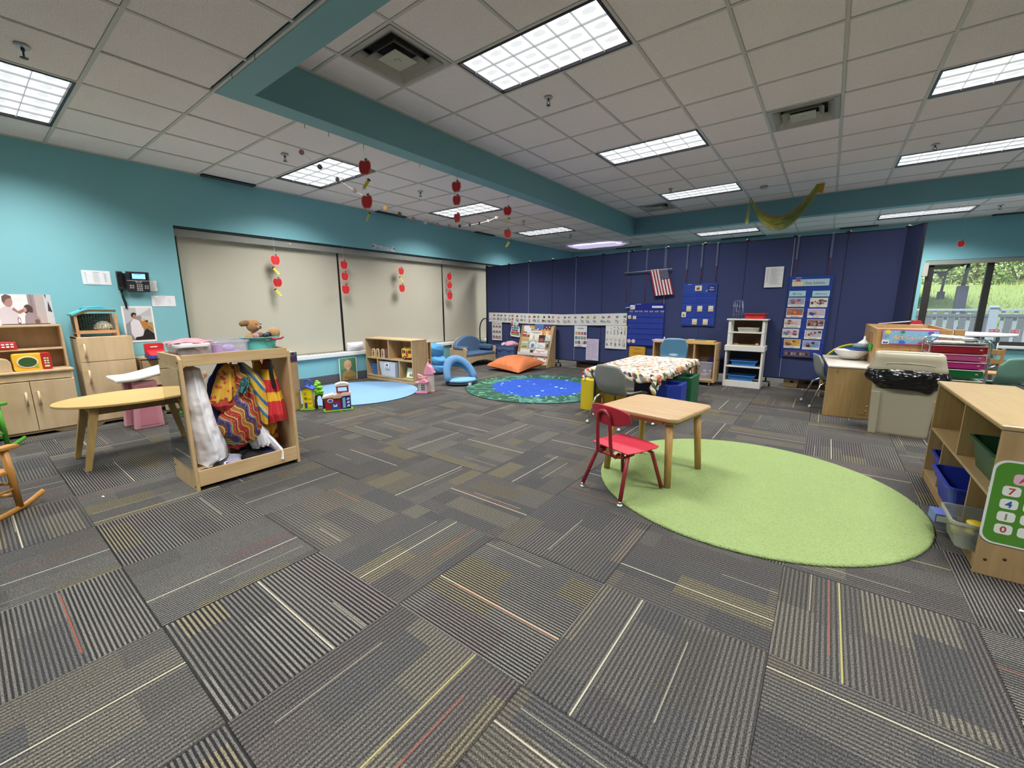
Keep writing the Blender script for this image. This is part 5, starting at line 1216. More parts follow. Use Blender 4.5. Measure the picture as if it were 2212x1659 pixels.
# orange floor pillow
t = thing('floor_pillow', 'big orange square floor pillow lying between the pond rug and the book rack', 'pillow', (-4.60, 6.17, 0), 0)
cs = [Vector((-.42, -.28, .09)), Vector((.36, -.34, .03)), Vector((.42, .44, .13)), Vector((-.40, .36, .07))]
ORG = P('c67142', .75, 0, .05, 5)
def pil(u, v, s_):
    ux, vx = u, v
    p = cs[0]*(1-u)*(1-v)+cs[1]*u*(1-v)+cs[2]*u*v+cs[3]*(1-u)*v
    c_ = Vector((.0, .03, p.z)); e_ = (math.sin(PI*u)*math.sin(PI*v))
    pin = 1-.10*(math.sin(PI*u)**2*(1-math.sin(PI*v))+math.sin(PI*v)**2*(1-math.sin(PI*u)))
    q = Vector((p.x*pin, p.y*pin, p.z))
    wr = .006*math.sin(u*34+v*9)*(1-e_)*e_**.3*2+.004*math.sin(v*40-u*8)*(1-e_)*e_**.3*2
    h_ = e_**.42
    z = q.z+(.20*h_+wr-.05*math.exp(-((u-.66)/.06)**2)*math.sin(PI*v)**2*.7) if s_ > 0 else q.z-h_*(q.z-.004)*1.0-.0
    return (q.x, q.y, max(z, .003))
b = MB(); b.surf(lambda u, v: pil(u, v, 1), 44, 44); b.surf(lambda u, v: pil(u, v, -1), 44, 44, flip=True); obj('cover', b, ORG, t)
b = MB(); edge = [pil(k/24, 0, 1) for k in range(24)]+[pil(1, k/24, 1) for k in range(24)]+[pil(1-k/24, 1, 1) for k in range(24)]+[pil(0, 1-k/24, 1) for k in range(24)]
b.tube(edge, .004, 6, closed=True); obj('seam', b, P('b86030', .75), t)
# ------------------------------------------------------------ folding navy divider on castors
def f_navy(g):
    n = g.noise(420, 2); c = g.mix(n, hexc('3a4266'), hexc('464f76'))
    g.fin(c, .95, 0, .1); g.bump(n, .0015, .5); return g.m
NAVY = fabric('navy_felt', f_navy)
DVX = [-6.03, -5.44, -4.917, -4.377, -3.847, -3.32, -2.777, -2.203, -1.628, -1.051, -.473, .103, .67]
t = thing('room_divider', 'long folding navy felt room divider on castors, crossing the room', 'room divider', (0, 0, 0), 0)
rise = {0: 2.025, 1: 2.05}
def ztop(x): return 2.02+.085*min(1, (x+6.03)/4.0)
def panel(xa, ya, xb, yb):
    dx, dy = xb-xa, yb-ya; L = math.hypot(dx, dy); xf = Matrix.Translation((xa, ya, 0)) @ Matrix.Rotation(math.atan2(dy, dx), 4, 'Z')
    za, zb = ztop(xa), ztop(xb)
    b = MB(); b.prism([(.0005, .145), (L-.0005, .145), (L-.0005, zb-.01), (.0005, za-.01)], -.018, .018, 'y', None, xf); p = obj('panel', b, NAVY, t, .003)
    b = MB(); b.prism([(.0, za-.012), (L, zb-.012), (L, zb+.002), (.0, za+.002)], -.02, .02, 'y', None, xf); obj('edge_trim', b, P('10121d', .6), p); b = MB(); b.box(0, L, -.02, .02, .133, .147, None, xf); obj('edge_trim', b, P('10121d', .6), p)
DY0 = 7.14
for a, c in zip(DVX[:-1], DVX[1:]): panel(a, DY0+(.02 if DVX.index(a) % 2 else 0), c, DY0+(.02 if DVX.index(c) % 2 else 0))
panel(.67, 7.14, .785, 6.86)
for k, x in enumerate(DVX):
    b = MB(); y = DY0+(.02 if k % 2 else 0); b.lathe([(.022, 0), (.03, .008), (.03, .02), (.015, .03), (0, .033)], 12, (x, y, ztop(x)-.002)); obj('hinge_knob', b, P('15161a', .4), t)
    if k in (2, 4, 7, 10, 12):
        b = MB(); b.box(x-.004, x+.004, y-.026, y-.018, .16, ztop(x)-.01); obj('seam_strip', b, P('8d96b5' if k != 12 else '6a708a', .5), t)
    elif k % 2:
        b = MB(); b.box(x-.003, x+.003, y-.022, y-.018, .16, ztop(x)-.01); obj('seam_strip', b, P('1a2044', .8), t)
b = MB(); b.box(-6.05, -6.028, 7.115, 7.165, .1, 2.03); obj('end_post', b, P('0e0f14', .5), t)
b = MB(); b.box(.775, .792, 6.84, 6.87, .1, 2.10); obj('end_post', b, P('0e0f14', .5), t)
for x in (-4.205, -5.9, -2.3, -.64, .6):
    b = MB(); b.cyl((x, 7.14, .07), (x, 7.14, .15), .012); b.box(x-.055, x+.055, 7.125, 7.155, .062, .078); cs_ = obj('castor_bracket', b, P('15161a', .4), t)
    for s in (-.05, .05):
        b = MB(); b.cyl((x+s-.011, 7.14, .026), (x+s+.011, 7.14, .026), .026, n=14); b.box(x+s-.004, x+s+.004, 7.135, 7.145, .03, .066); obj('castor_wheel', b, P('101114', .4), cs_)
DF = 7.108                                                             # plane of things hung on the divider
def ondiv(name, label, cat, x, z, W, H, base, sh=(), off=0, **k): return flat(name, label, cat, (x, DF-off, z), 0, W, H, base, sh, **k)

# alphabet strip in five overlapping cards that sag a little
WH = 'e4e3e0'; PUR = '8a4a8f'
xs = [-5.97, -4.95, -4.12, -3.30, -2.815]; zs = [(.851, 1.047), (.825, 1.035), (.817, 1.022), (.832, 1.042), (.846, 1.056)]
al = ['Aa', 'Bb', 'Cc', 'Dd', 'Ee', 'Ff', 'Gg', 'Hh', 'Ii', 'Jj', 'Kk', 'Ll', 'Mm', 'Nn', 'Oo', 'Pp', 'Qq', 'Rr', 'Ss', 'Tt', 'Uu', 'Vv', 'Ww', 'Xx', 'Yy', 'Zz']
t = thing('alphabet_strip', 'long white alphabet banner Aa to Zz with small pictures across the divider', 'banner', (0, 0, 0), 0)
def zl(x, i):
    for k in range(4):
        if xs[k] <= x <= xs[k+1]:
            q = (x-xs[k])/(xs[k+1]-xs[k]); return zs[k][i]*(1-q)+zs[k+1][i]*q
    return zs[-1][i]
for k in range(4):
    b = MB(); xa, xb = xs[k], xs[k+1]+(.02 if k < 3 else 0)
    b.prism([(xa, zs[k][0]), (xb, zs[k+1][0]), (xb, zs[k+1][1]), (xa, zs[k][1])], DF-.001*k-.002, DF-.001*k, 'y'); obj('card', b, P(WH, .5), t)
pic = ['c8553a', 'a5895d', '8a5a48', '6f7a62', 'd9a070', 'd88a4a', '5a5f66', '8f9a98', '8fa0c8', 'c23a3a', '3a3f46', '7a9a4a', '4a3540', '1c1c20', 'c0708a', 'd89a90', '7a4a2e', '9aa0a8', 'c8483a', 'b8402e', 'c8b45a', '8a9a3e', '8a6a58', 'b8543a', '6a5fae', '6a7078']
letter_x = []
pxs = [185, 250, 295, 358, 423, 470, 538, 605, 653, 720, 792, 846, 925, 993, 1048, 1120, 1203, 1258, 1337, 1422, 1489, 1570, 1668, 1732, 1825, 1912]
b = MB(); b2 = MB()
for k, (a, px) in enumerate(zip(al, pxs)):
    # evenly mapped letter places along the banner
    x = -5.97+3.155*((px-100)/1832.0)**.985*1.0
    z0 = zl(x, 0); yy = DF-.0065
    b.text(a, x, z0+.045, .078, P('2c2e33'), yy, sx=.8, bold=.005)
    cz = z0+.145; c = P(pic[k], .6); rd = random.Random(k)
    b2.add([(x+dx, yy, cz+dz) for dx, dz in [(r_*math.cos(q), r_*.75*math.sin(q)) for q, r_ in [(2*PI*i/9, rd.uniform(.018, .036)) for i in range(9)]]], [tuple(range(9))], c)
    b2.add([(x-.01+dx, yy-.0004, cz+.004+dz) for dx, dz in circ(0, 0, .010, .008, 8)], [tuple(range(8))], P(pic[(k*7+3) % 26], .6))
    b2.box(x-.028, x+.028, yy, yy+.0002, cz+.030, cz+.0315, P('9a9aa0'))
b.text('Aa Zz', -5.925, .89, .03, P('7a3a30'), DF-.0065); b.box(-5.965, -5.885, DF-.0066, DF-.0064, .93, .932, P('7a3a30'))
for k in range(4):
    for q in (.035, .075): b.add([(xs[k], DF-.0055, zs[k][0]+q), (xs[k+1], DF-.0055, zs[k+1][0]+q), (xs[k+1], DF-.0055, zs[k+1][0]+q+.0015), (xs[k], DF-.0055, zs[k][0]+q+.0015)], [(0, 1, 2, 3)], P('bcbcc0'))
obj('printed_letters', b, None, t); obj('printed_pictures', b2, None, t)

def face(cx, cy, hair): return [('p', [(cx-.105, cy-.075), (cx-.11, cy+.02), (cx-.06, cy+.075), (cx+.06, cy+.075), (cx+.11, cy+.02), (cx+.105, cy-.075), (cx+.06, cy-.02), (cx-.06, cy-.02)], hair), ('e', cx, cy-.015, .07, .05, 'd9a88c'), ('r', cx-.03, cy-.012, cx-.015, cy-.004, '2c2020'), ('r', cx+.015, cy-.012, cx+.03, cy-.004, '2c2020'), ('r', cx-.02, cy-.042, cx+.02, cy-.036, 'a04a48')]
sh = [('r', .14, .88, .86, .93, '8d9a98'), ('t', .5, .89, .04, 'EMOTIONS', 'f2f2f2')]
for r in range(3):
    for c in range(3): sh += face(.2+.3*c, .74-.28*r, ['2a1c1a', '4a2c22', '1a1416'][(r+c) % 3])
ondiv('feelings_poster', 'white poster of nine small cartoon faces, left end of the divider', 'poster', -5.885, .449, .275, .392, 'e3dfe0', sh)
b = MB()
b.prism([(0, .04), (.02, .0), (.24, -.02), (.262, .0), (.262, .05), (.25, .08), (.258, .14), (.245, .19), (.22, .22), (.22, .27), (.17, .28), (.15, .265), (.12, .27), (.08, .28), (.06, .305), (.03, .29), (.02, .24), (.04, .19), (.03, .15), (.03, .12), (.01, .10)], -.002, .0, 'y', P('e6e6e6', .5))
sh = [('p', [(.08, .12), (.9, .05), (.92, .14), (.1, .2)], '5a9a3a'), ('p', [(.08, .22), (.88, .16), (.9, .3), (.1, .35)], 'b8322e'), ('p', [(.2, .38), (.78, .33), (.78, .46), (.2, .5)], 'a33a5a'), ('p', [(.18, .53), (.85, .5), (.85, .64), (.18, .67)], '4a9ab0'), ('e', .2, .8, .12, .11, 'c8302e'), ('e', .48, .74, .10, .09, '4a8a5a'), ('e', .75, .74, .10, .09, '4aa0a8'), ('t', .5, .24, .05, 'LEARNING', 'f0f0f0', 'CENTER'), ('t', .5, .4, .05, 'FUN', 'f0f0f0')]
shapes(b, .262, .30, sh, -.002)
solo('book_stack_sign', b, None, 'cut out sign of stacked red and teal books with an apple on the divider', 'sign', (-5.385, DF, .555))
sq = [('e', .5, .88, .30, .035, 'aecbc9'), ('t', .5, .845, .075, 'COLORS', '2c4a52')]
cc = ['b59a3a', 'c8512e', 'b8402a', '1f1f5a', '2f4a9a', '3f9a4a', '4a8f7a', 'c83a6a', '8a8a8e', '4a2a20', 'e2c8cc', '1a1c28']
for k, c in enumerate(cc):
    x0 = .08+.23*(k % 4); z0 = .58-.21*(k//4); sq += [('r', x0, z0, x0+.17, z0+.125, c), ('e', x0+.085, z0+.06, .03, .02, 'e6e2e0')]
sq += [('p', [(.2, .04), (.3, .12), (.6, .1), (.66, .03)], 'd8a8c8')]
ondiv('color_poster', 'white COLORS poster with twelve coloured squares, right of the book rack', 'poster', -3.842, .415, .262, .40, 'e2e4e6', sq, off=.002)
sq = [('t', .5, .90, .06, 'Transition Fun', '8a3a6a', 'CENTER', .8)] + [('r', .06, .12+.115*k, .94, .125+.115*k, '8a80a8') for k in range(7)] + [('r', .495, .12, .505, .86, '8a80a8')] + [('r', .1+.45*(k % 2), .17+.115*(k//2), .1+.45*(k % 2)+.15+.12*((k*5) % 3)/2, .178+.115*(k//2), 'a25a8a' if k % 3 else '6a6a90') for k in range(13)] + [('r', .1, .05, .5, .058, 'b05a80'), ('r', .02, .78, .05, .88, '4a4a70')]
ondiv('list_poster', 'pale lilac two column list poster hanging lower right of the COLORS poster', 'poster', -3.59, .176, .258, .402, 'cdc3da', sq)
sq = []
for r, row in enumerate((['0', '1', '2', '3', '4', '5'], ['6', '7', '8', '9', '10'])):
    for k, dgt in enumerate(row):
        n = int(dgt); x = (.09+.165*k) if r == 0 else (.09+.2*k); z = .62 if r == 0 else .12
        sq.append(('t', x, z, .20, dgt, '1c1e22', 'CENTER', .75))
        colr = ['', 'c8a02e', '1c2a5a', '8a2a4a', 'b8b8ba', 'd9b02e', 'a8a8ac', 'd9892e', 'b5b0aa', 'b02a3a', 'c87a78'][n]
        for q in range(n):
            if r == 0:
                ox = [0, 0, .025, -.025, .025, 0][q % 6] if n > 1 else 0; oz = .12-.05*(q//1)*(3.0/max(n, 2)) if n > 1 else .08
                sq.append(('e', x+(.028 if q % 2 else -.022)*(n > 2), .86+(.06-.12*q/max(1, n-1) if n > 1 else 0), .02, .02, colr))
            else: sq.append(('r', x-.05+.035*(q % 3), .40-.04*(q//3), x-.05+.035*(q % 3)+.024, .40-.04*(q//3)+.02, colr))
sq += [('r', 0, .485, 1, .492, 'b8b8bc')]
ondiv('number_poster', 'white number poster 0 to 10 with counting dots under the alphabet banner', 'poster', -3.205, .42, .402, .418, 'e5e4e0', sq)
b = MB(); ol = []
W_, H_ = .275, .30
for k in range(13): ol.append((W_*k/12, 0 if k % 2 else -.008))
for k in range(1, 14): ol.append((W_+(.0 if k % 2 else .008), H_*k/13))
for k in range(1, 13): ol.append((W_-W_*k/12, H_+(.0 if k % 2 else .008)))
for k in range(1, 13): ol.append((0-(.0 if k % 2 else .008), H_-H_*k/13))
ondiv('season_sign', 'orange SEASON Summer sign with a scalloped edge above the patterned tablecloth', 'sign', -2.74, .18, W_, H_, 'cf9a2e', [('t', .5, .84, .09, 'SEASON', '4a3418'), ('t', .5, .60, .15, 'Summer', 'b8482a'), ('r', .15, .57, .85, .575, 'b8482a'), ('r', .4, .48, .72, .50, '3a3a2a')], outline=ol)
ondiv('notice_sheet', 'plain white typed sheet alone on the right part of the divider', 'paper', -.785, 1.435, .222, .284, 'dedfe2', [('r', .08, .92-.045*k, .2, .93-.045*k, '9a9ca2') for k in range(16)] + [('r', .26, .92-.045*k, .26+.35+.3*((k*7) % 5)/4, .93-.045*k, 'a2a4aa') for k in range(18)])

# flag hung from a rod
t = thing('flag_rod', 'thin pale rod hanging level on the divider and carrying a small flag', 'rod', (0, 0, 0), 0)
b = MB(); b.cyl((-2.88, DF-.03, 1.737), (-2.085, DF-.03, 1.768), .008, n=8); obj('rod', b, P('a8a6ac', .4), t)
t = thing('striped_flag', 'small red and white striped flag with white stars on navy, hanging tilted from the rod', 'flag', (-2.30, DF-.035, 1.777), 0, rot=(0, math.radians(-4.5), 0))
def flagz(u, v): return (0, 0, 0)
Wf, Hf = .305, .43
xf = Matrix(((1, 0, .25*0, 0), (0, 1, 0, 0), (0, 0, 1, 0), (0, 0, 0, 1)))
b = MB(); RR_, WW_, NN_ = P('8f1f35', .8), P('e2dfe0', .8), P('1b2145', .8)
sk = .28
def fy(x, z): return .012*math.sin(x*38+z*6)*(-z)*1.6
for k in range(13):
    x0, x1 = -.15+Wf*k/13, -.15+Wf*(k+1)/13
    m = RR_ if k % 2 == 0 else WW_
    for j in range(12):
        z0, z1 = -Hf*j/12, -Hf*(j+1)/12
        if k >= 6 and j < 5: mm = NN_
        else: mm = m
        s0, s1 = sk*(-z0)*.65, sk*(-z1)*.65
        b.add([(x0+s0, fy(x0, z0), z0), (x1+s0, fy(x1, z0), z0), (x1+s1, fy(x1, z1), z1), (x0+s1, fy(x0, z1), z1)], [(0, 3, 2, 1)], mm, False)
o = obj('flag_cloth', b, None, t)
b = MB()
for r in range(9):
    for c in range(6 if r % 2 == 0 else 5):
        z = -.012-.0185*r; x = -.15+Wf*6/13+.012+.0255*c+(.0125 if r % 2 else 0)+sk*(-z)*.65
        pts = [(x+(.0075 if q % 2 == 0 else .003)*math.sin(2*PI*q/10), z+(.0075 if q % 2 == 0 else .003)*math.cos(2*PI*q/10)) for q in range(10)]
        b.add([(px_, fy(x, z)-.004, pz_) for px_, pz_ in pts], [tuple(range(10))])
obj('stars', b, P('e8e8ea', .7), t, kind='stuff')
# hanging hook cords
def cord_pair(label, x, zt, z1, z0, col='7c2338', mcol='4a567e'):
    t = thing('hanger_strap', label, 'strap', (x, DF-.006, z0), 0, 'hanging straps on the divider')
    b = MB(); b.box(-.012, .012, 0, .004, z1-z0, zt-z0); obj('strap', b, glassy('strap_vinyl', '8c96b8', .45, .2), t)
    b = MB(); b.tube([(0, 0, .02), (.002, -.003, (z1-z0)*.5), (0, 0, z1-z0)], .0045, 6); b.tube([(0, 0, .02), (.0, -.004, .01), (.004, -.004, 0), (0, -.004, -.012)], .003, 6, P('c8c8cc', .3, .5)); b.mats[0] = P(col, .6); obj('beaded_cord', b, None, t)
    b = MB(); b.box(-.014, .014, -.004, .024, zt-z0, zt-z0+.012); obj('top_clip', b, P('c9cbd2', .3, .5), t)
for lb, x, z1, z0 in (('strap with a red cord at the left end of the flag rod', -2.835, 1.74, 1.225), ('strap with a red cord in the middle of the flag rod', -2.515, 1.75, 1.228), ('strap with a red cord right behind the striped flag', -2.215, 1.60, 1.235),
                      ('strap at the left corner of the five card pocket chart', -1.87, 1.74, 1.535), ('strap at the middle of the five card pocket chart', -1.655, 1.76, 1.535), ('strap at the right corner of the five card pocket chart', -1.44, 1.77, 1.53),
                      ('strap at the left corner of the Daily Schedule chart', -.43, 1.80, 1.605), ('strap at the right corner of the Daily Schedule chart', -.055, 1.80, 1.60)):
    cord_pair(lb, x, ztop(x), z1, z0)
# pocket charts
def chart(name, label, x, z, W, H, rows, m='1d2c8c', skew=0):
    t = thing(name, label, 'wall chart', (x, DF, z), 0)
    b = MB(); b.prism([(0, 0), (W, 0), (W-skew, H), (-skew, H)], -.004, 0, 'y', P(m, .45)); obj('backing', b, None, t)
    for k, (za, zb) in enumerate(rows):
        b = MB(); f = lambda z_: -skew*z_/H
        b.prism([(f(za)+.01, za), (W+f(za)-.01, za), (W+f(zb)-.01, zb), (f(zb)+.01, zb)], -.0075, -.0055, 'y'); obj('pocket', b, glassy('pocket_film', '5a74d8', .30, .12), t)
        b = MB(); b.prism([(f(za)+.005, za-.004), (W+f(za)-.005, za-.004), (W+f(za)-.005, za+.004), (f(za)+.005, za+.004)], -.009, -.004, 'y'); obj('pocket_seam', b, P('2a40ae', .35), t)
    return t
t = chart('calendar_chart', 'royal blue calendar pocket chart beneath the flag, almost empty', -2.79, .50, .62, .72, [(.02, .10), (.115, .195), (.21, .29), (.305, .385), (.40, .48), (.50, .57)], '16218a')
for k, (x, d) in enumerate(((.02, 'Mon'), (.11, 'Tue'), (.19, 'Wed'), (.28, 'Thu'), (.37, 'Fri'), (.46, 'Sat'), (.55, 'Sun'))):
    flat('day_card', '', '', (x+.0, -.010, .575), 0, .062, .026, '8f959e', [('t', .5, .25, .75, d, '20242c')], parent=t)
flat('number_card', '', '', (.005, -.012, .455), 0, .055, .06, 'd6d8b8', [('t', .5, .3, .55, '2', '3a3f2c')], parent=t, rot=(0, math.radians(-10), 0))
flat('number_card', '', '', (.085, -.012, .455), 0, .06, .055, 'e2c4b8', [('t', .5, .3, .55, '1', 'a34038')], parent=t)
flat('picture_card', '', '', (.03, -.014, .62), 0, .085, .075, 'dcdedd', [], parent=t, thick=.004)
flat('picture_card', '', '', (.41, -.014, .645), 0, .18, .035, 'dfe2e6', [], parent=t, thick=.004)
b = MB(); b.cyl((-.05, -.02, .645), (.07, -.02, .665), .007, n=8); obj('white_marker', b, P('e2e2e6', .4), t)
for x, c, s in ((.035, 'e0b8c6', 'c84a6a'), (.115, 'd6cfc2', '8a7a60')):
    b = MB(); b.prism(circ(x, .075, .034, .034, 20), -.012, -.009, 'y'); b.prism(circ(x, .075, .02, .02, 4), -.0125, -.012, 'y', P(s)); b.mats[0] = P(c, .5); obj('round_card', b, None, t)
b = MB(); b.box(.12, .22, -.006, -.004, .706, .712); obj('brand_tape', b, P('c9cde0', .5), t)
t = chart('card_chart', 'bright blue pocket chart holding five cream cards, right of the striped flag', -1.895, .865, .495, .66, [(.02, .09), (.14, .21), (.25, .31), (.36, .42), (.46, .51)], '21429c')
for x, z in ((.105, .225), (.27, .225), (.43, .225), (.205, .02), (.365, .02)):
    flat('cream_card', '', '', (x-.038, -.012, z), 0, .072, .088, 'd6d3c4', [('r', 0, 0, 1, .45, 'cdbf92')], parent=t, thick=.003)
flat('picture_card', '', '', (.175, -.012, .545), 0, .10, .08, 'd9cfb0', [('e', .45, .45, .25, .3, '9a2e30'), ('e', .55, .3, .1, .1, '3a4a70'), ('e', .4, .6, .08, .1, 'd8b08a')], parent=t, thick=.003)
flat('picture_card', '', '', (.0, -.012, .135), 0, .065, .08, 'dcdccc', [('e', .5, .4, .2, .25, '5a4a2a'), ('e', .6, .5, .1, .1, 'b09a3a')], parent=t, thick=.003)
flat('badge', '', '', (.37, -.012, .53), 0, .10, .095, '16206a', [('t', .5, .55, .3, 'Class', 'e8e8f0'), ('t', .5, .2, .3, 'Helpers', 'e8e8f0', 'CENTER', .8)], parent=t, thick=.003)
b = MB(); b.prism([(.33, .55), (.36, .56), (.355, .53), (.34, .52)], -.008, -.006, 'y'); obj('grey_tag', b, P('8a8a90', .5), t)
b = MB(); b.box(.06, .12, -.007, -.004, .643, .649); obj('brand_tape', b, P('c9cde0', .5), t)
t = chart('schedule_chart', 'tall blue Daily Schedule pocket chart with picture cards in two columns', -.492, .455, .485, 1.12, [(.05, .12), (.20, .26), (.36, .42), (.50, .56), (.64, .70), (.78, .84)], '1c3a92', -.01)
flat('title_card', '', '', (.045, -.012, .985), 0, .415, .092, '9fc6d0', [('r', .0, .05, .30, .7, 'd8c8a8'), ('p', [(0, .68), (.08, .75), (.12, .95), (.2, .95), (.24, .75), (.31, .7)], 'a83a3a'), ('t', .63, .3, .42, 'Daily Schedule', 'a8324a', 'CENTER', .95)], parent=t, thick=.003)
cards = [(.025, .845, 'Morning', None, 'm'), (.29, .84, 'Afternoon', None, 'a'), (.022, .705, 'Arrival Activities', ('8fa0c0', '6a5a7a', 'b8455a'), 0), (.275, .70, 'Lunch', ('d9d4cc', '5a3a48', '8a6a70'), 1), (.018, .56, 'Small Group', ('c05a3a', '3f7f8a', 'b8862e'), 0), (.262, .555, 'Rest Time', ('b6b2cc', '2e3a8a', 'd8b0bc'), 1),
         (.005, .415, 'Music & Movement', ('c9c0c4', '7a5a5e', 'd4a0a8'), 0), (.268, .41, 'Snack', ('8a6a70', '4a2e3c', 'b8949a'), 1), (-.004, .275, 'Math', ('cdb8c0', '7a4a5a', '5a80a0'), 0), (.258, .265, 'Center Time', ('b8b0bc', '5a4456', 'd8ccd0'), 1), (.03, .13, 'Outside', ('c89a4a', '6a4a5a', 'e0b84a'), 0), (.25, .12, 'Art', ('8a9ac8', '3a2a44', '5aa0c0'), 1)]
for x, z, nm, cols, kk in cards:
    if cols is None: flat('heading_card', '', '', (x, -.012, z), 0, .19, .078, 'a6d0d6', [('t', .5, .35, .42, nm, '5a4a8a', 'CENTER', .95), ('r', .02, .05, .98, .09, '5a8a90')], parent=t, thick=.003)
    else:
        rd = random.Random(len(nm)); s_ = [('r', .03, .25, .97, .96, cols[0])] + [('e', rd.uniform(.12, .88), rd.uniform(.36, .8), rd.uniform(.07, .13), rd.uniform(.08, .16), cols[1+q % 2]) for q in range(7)] + [('e', .5, .55, .07, .12, 'c79a86'), ('e', .3, .6, .06, .1, 'a87a66'), ('t', .5, .07, .14, nm, '2a2a30', 'CENTER', 1.0)]
        flat('picture_card', '', '', (x, -.012, z), 0, .195, .125, 'e2dfd6', s_, parent=t, thick=.003)
flat('photo_strip', '', '', (.04, -.012, .01), 0, .31, .085, '5c4c5c', [('e', .1+.11*k, .5, .045, .25, ['8f7a80', '3c2e3e', 'a89098'][k % 3]) for k in range(8)], parent=t, thick=.003)
b = MB(); b.box(.08, .15, -.007, -.004, 1.095, 1.101); obj('brand_tape', b, P('c9cde0', .5), t)
# wooden cases stored under the divider, seen through the gap
CASE = wood('6e5138', '523a26', 0, .6, .6, 'dark_case')
for x0, x1, y0, lb in ((-3.86, -3.2, 7.25, 'dark wooden case on the floor behind the divider, near the book rack'), (-.42, -.25, 7.22, 'short pale wooden foot behind the divider beside the white shelf'), (-.24, .55, 7.25, 'long dark wooden case on the floor behind the divider at the right')):
    b = MB(); b.box(0, x1-x0, 0, .3, .0, .14); c = solo('wooden_case', b, CASE if x1-x0 > .3 else BIR, lb, 'case', (x0, y0, 0), 0, None, .004)
    b = MB(); b.box(.08, (x1-x0)-.05, -.004, .0, .07, .10); obj('slot', b, P('201812', .8), c)

# ------------------------------------------------------------ low shelf, white shelf
t = shelf_unit('low_open_shelf', 'low birch shelf on castors in front of the divider, behind the blue chair', (-2.175, 6.63, .05), 0, .925, .34, .585, [], [], .30, .045, .022)
for o in list(t.children):
    if o.name.startswith('shelf'): bpy.data.objects.remove(o)
b = MB(); b.box(.61, .632, .004, .328, .045, .563); obj('divider', b, BIR, t, .001)
for x in (.06, .70, .86):
    b = MB(); b.cyl((x-.01, .04, -.025), (x+.01, .04, -.025), .024, n=14); b.box(x-.012, x+.012, .03, .05, -.025, .022); obj('castor', b, P('8a8a8c', .4), t)
t = tub('clear_toy_bin', 'clear tall toy bin with a lilac sheet and small toys in the low shelf', (-1.395, 6.80, .096), .235, .28, .26, CLR, .006, None, .86, 0, 'bin')
b = MB(); b.box(-.07, .05, -.004, .004, 0, .24); b.box(-.06, .04, -.0045, -.004, .02, .22, P('b9a7d6')); b.mats[0] = P('4a3a7a', .5)
solo('lilac_book', b, None, 'lilac picture board tilted in the clear toy bin', 'book', (-1.40, 6.79, .20), rot=(0, math.radians(30), 0))
for k, (dx, dz, c, r_) in enumerate(((.05, .06, 'd9824a', .03), (.0, .05, 'b8c4d8', .035), (-.05, .045, 'c2b6c8', .03), (.06, .11, 'd8c04a', .02), (-.02, .10, 'a8a0b8', .03))):
    b = MB(); b.ell((0, 0, 0), (r_, r_, r_*.8), 10); solo('toy_ball', b, P(c, .4), ['orange', 'pale blue', 'mauve', 'small yellow', 'grey violet'][k]+' ball shaped toy inside the clear toy bin', 'toy', (-1.39+dx, 6.76, .1+dz))
b = MB(); 
for k in range(4): b.box(-.02+.004*k, .27-.003*k, -.10, .10, .004*k, .004*k+.0032, P(['d8d4e0', 'b8a8c8', 'e2e0e6', 'c8c0d4'][k]))
solo('paper_pile', b, None, 'pile of lilac and white papers on the left end of the low shelf', 'paper', (-2.20, 6.78, .6355))
b = MB(); b.box(0, .56, 0, .24, 0, .014, P('c9a02e')); b.box(.01, .55, .005, .235, .014, .024, P('d8c070')); solo('yellow_tray', b, None, 'long flat yellow tray of magazines on top of the low shelf', 'tray', (-2.13, 6.68, .6355+.0)); bpy.data.objects['yellow_tray'].location.x = -1.86
b = MB(); b.box(0, .18, 0, .12, 0, .008, P('a88a6a')); b.box(.16, .30, .02, .15, .001, .006, P('7a86a0')); b.box(.05, .14, .01, .10, .008, .014, P('d8d2c2')); solo('magazine', b, None, 'open magazine lying at the right part of the low shelf top', 'magazine', (-1.72, 6.70, .661), 8)
b = MB(); b.tube([(-.07+.14*k/12, 0, .05*math.sin(PI*k/12)) for k in range(13)], .004, 6); solo('hoop_handle', b, P('1c2a6a', .5), 'thin dark blue hoop handle standing up behind the papers on the low shelf', 'hoop', (-1.87, 6.86, .6355))
b = MB(); b.lathe([(.012, 0), (.015, .01), (.008, .02), (.014, .03), (.0, .045)], 12); solo('white_figurine', b, P('e6e6ea', .4), 'tiny white knob figurine on the papers, low shelf', 'figurine', (-2.055, 6.80, .652))
# white resin shelf
WR = P('e2e0da', .42, 0, .03)
t = thing('white_shelf', 'tall white plastic shelf unit of two stacked parts before the divider', 'shelf', (-1.16, 6.80, 0), 0)
for x in (0, .462):
    b = MB(); b.prism([(0, 0), (.28, 0), (.275, .60), (.005, .60)], x, x+.025, 'x'); obj('lower_side', b, WR, t, .004)
b = MB(); b.box(.025, .462, .0, .02, 0, .095); obj('plinth', b, WR, t, .003)
for z in (.082, .305):
    b = MB(); b.box(.025, .462, .002, .275, z-.014, z+.006); obj('shelf', b, WR, t, .003)
b = MB(); b.box(-.012, .50, -.012, .285, .53, .612); obj('middle_case', b, WR, t, .006)
b = MB(); b.box(.025, .462, .265, .275, .1, .53); obj('back_panel', b, P('3a2a22', .7), t)
for x in (.012, .44):
    for y in (.005, .245):
        b = MB(); b.box(x, x+.036, y, y+.03, .612, .972); obj('upper_post', b, WR, t, .004)
b = MB(); b.box(.02, .47, .0, .275, .788, .804); obj('shelf', b, WR, t, .003)
b = MB(); b.box(-.015, .505, -.015, .285, .972, .992); obj('top', b, WR, t, .006)
b = MB(); b.box(.04, .44, .262, .272, .612, .972); obj('back_panel', b, P('4f3423', .7), t)
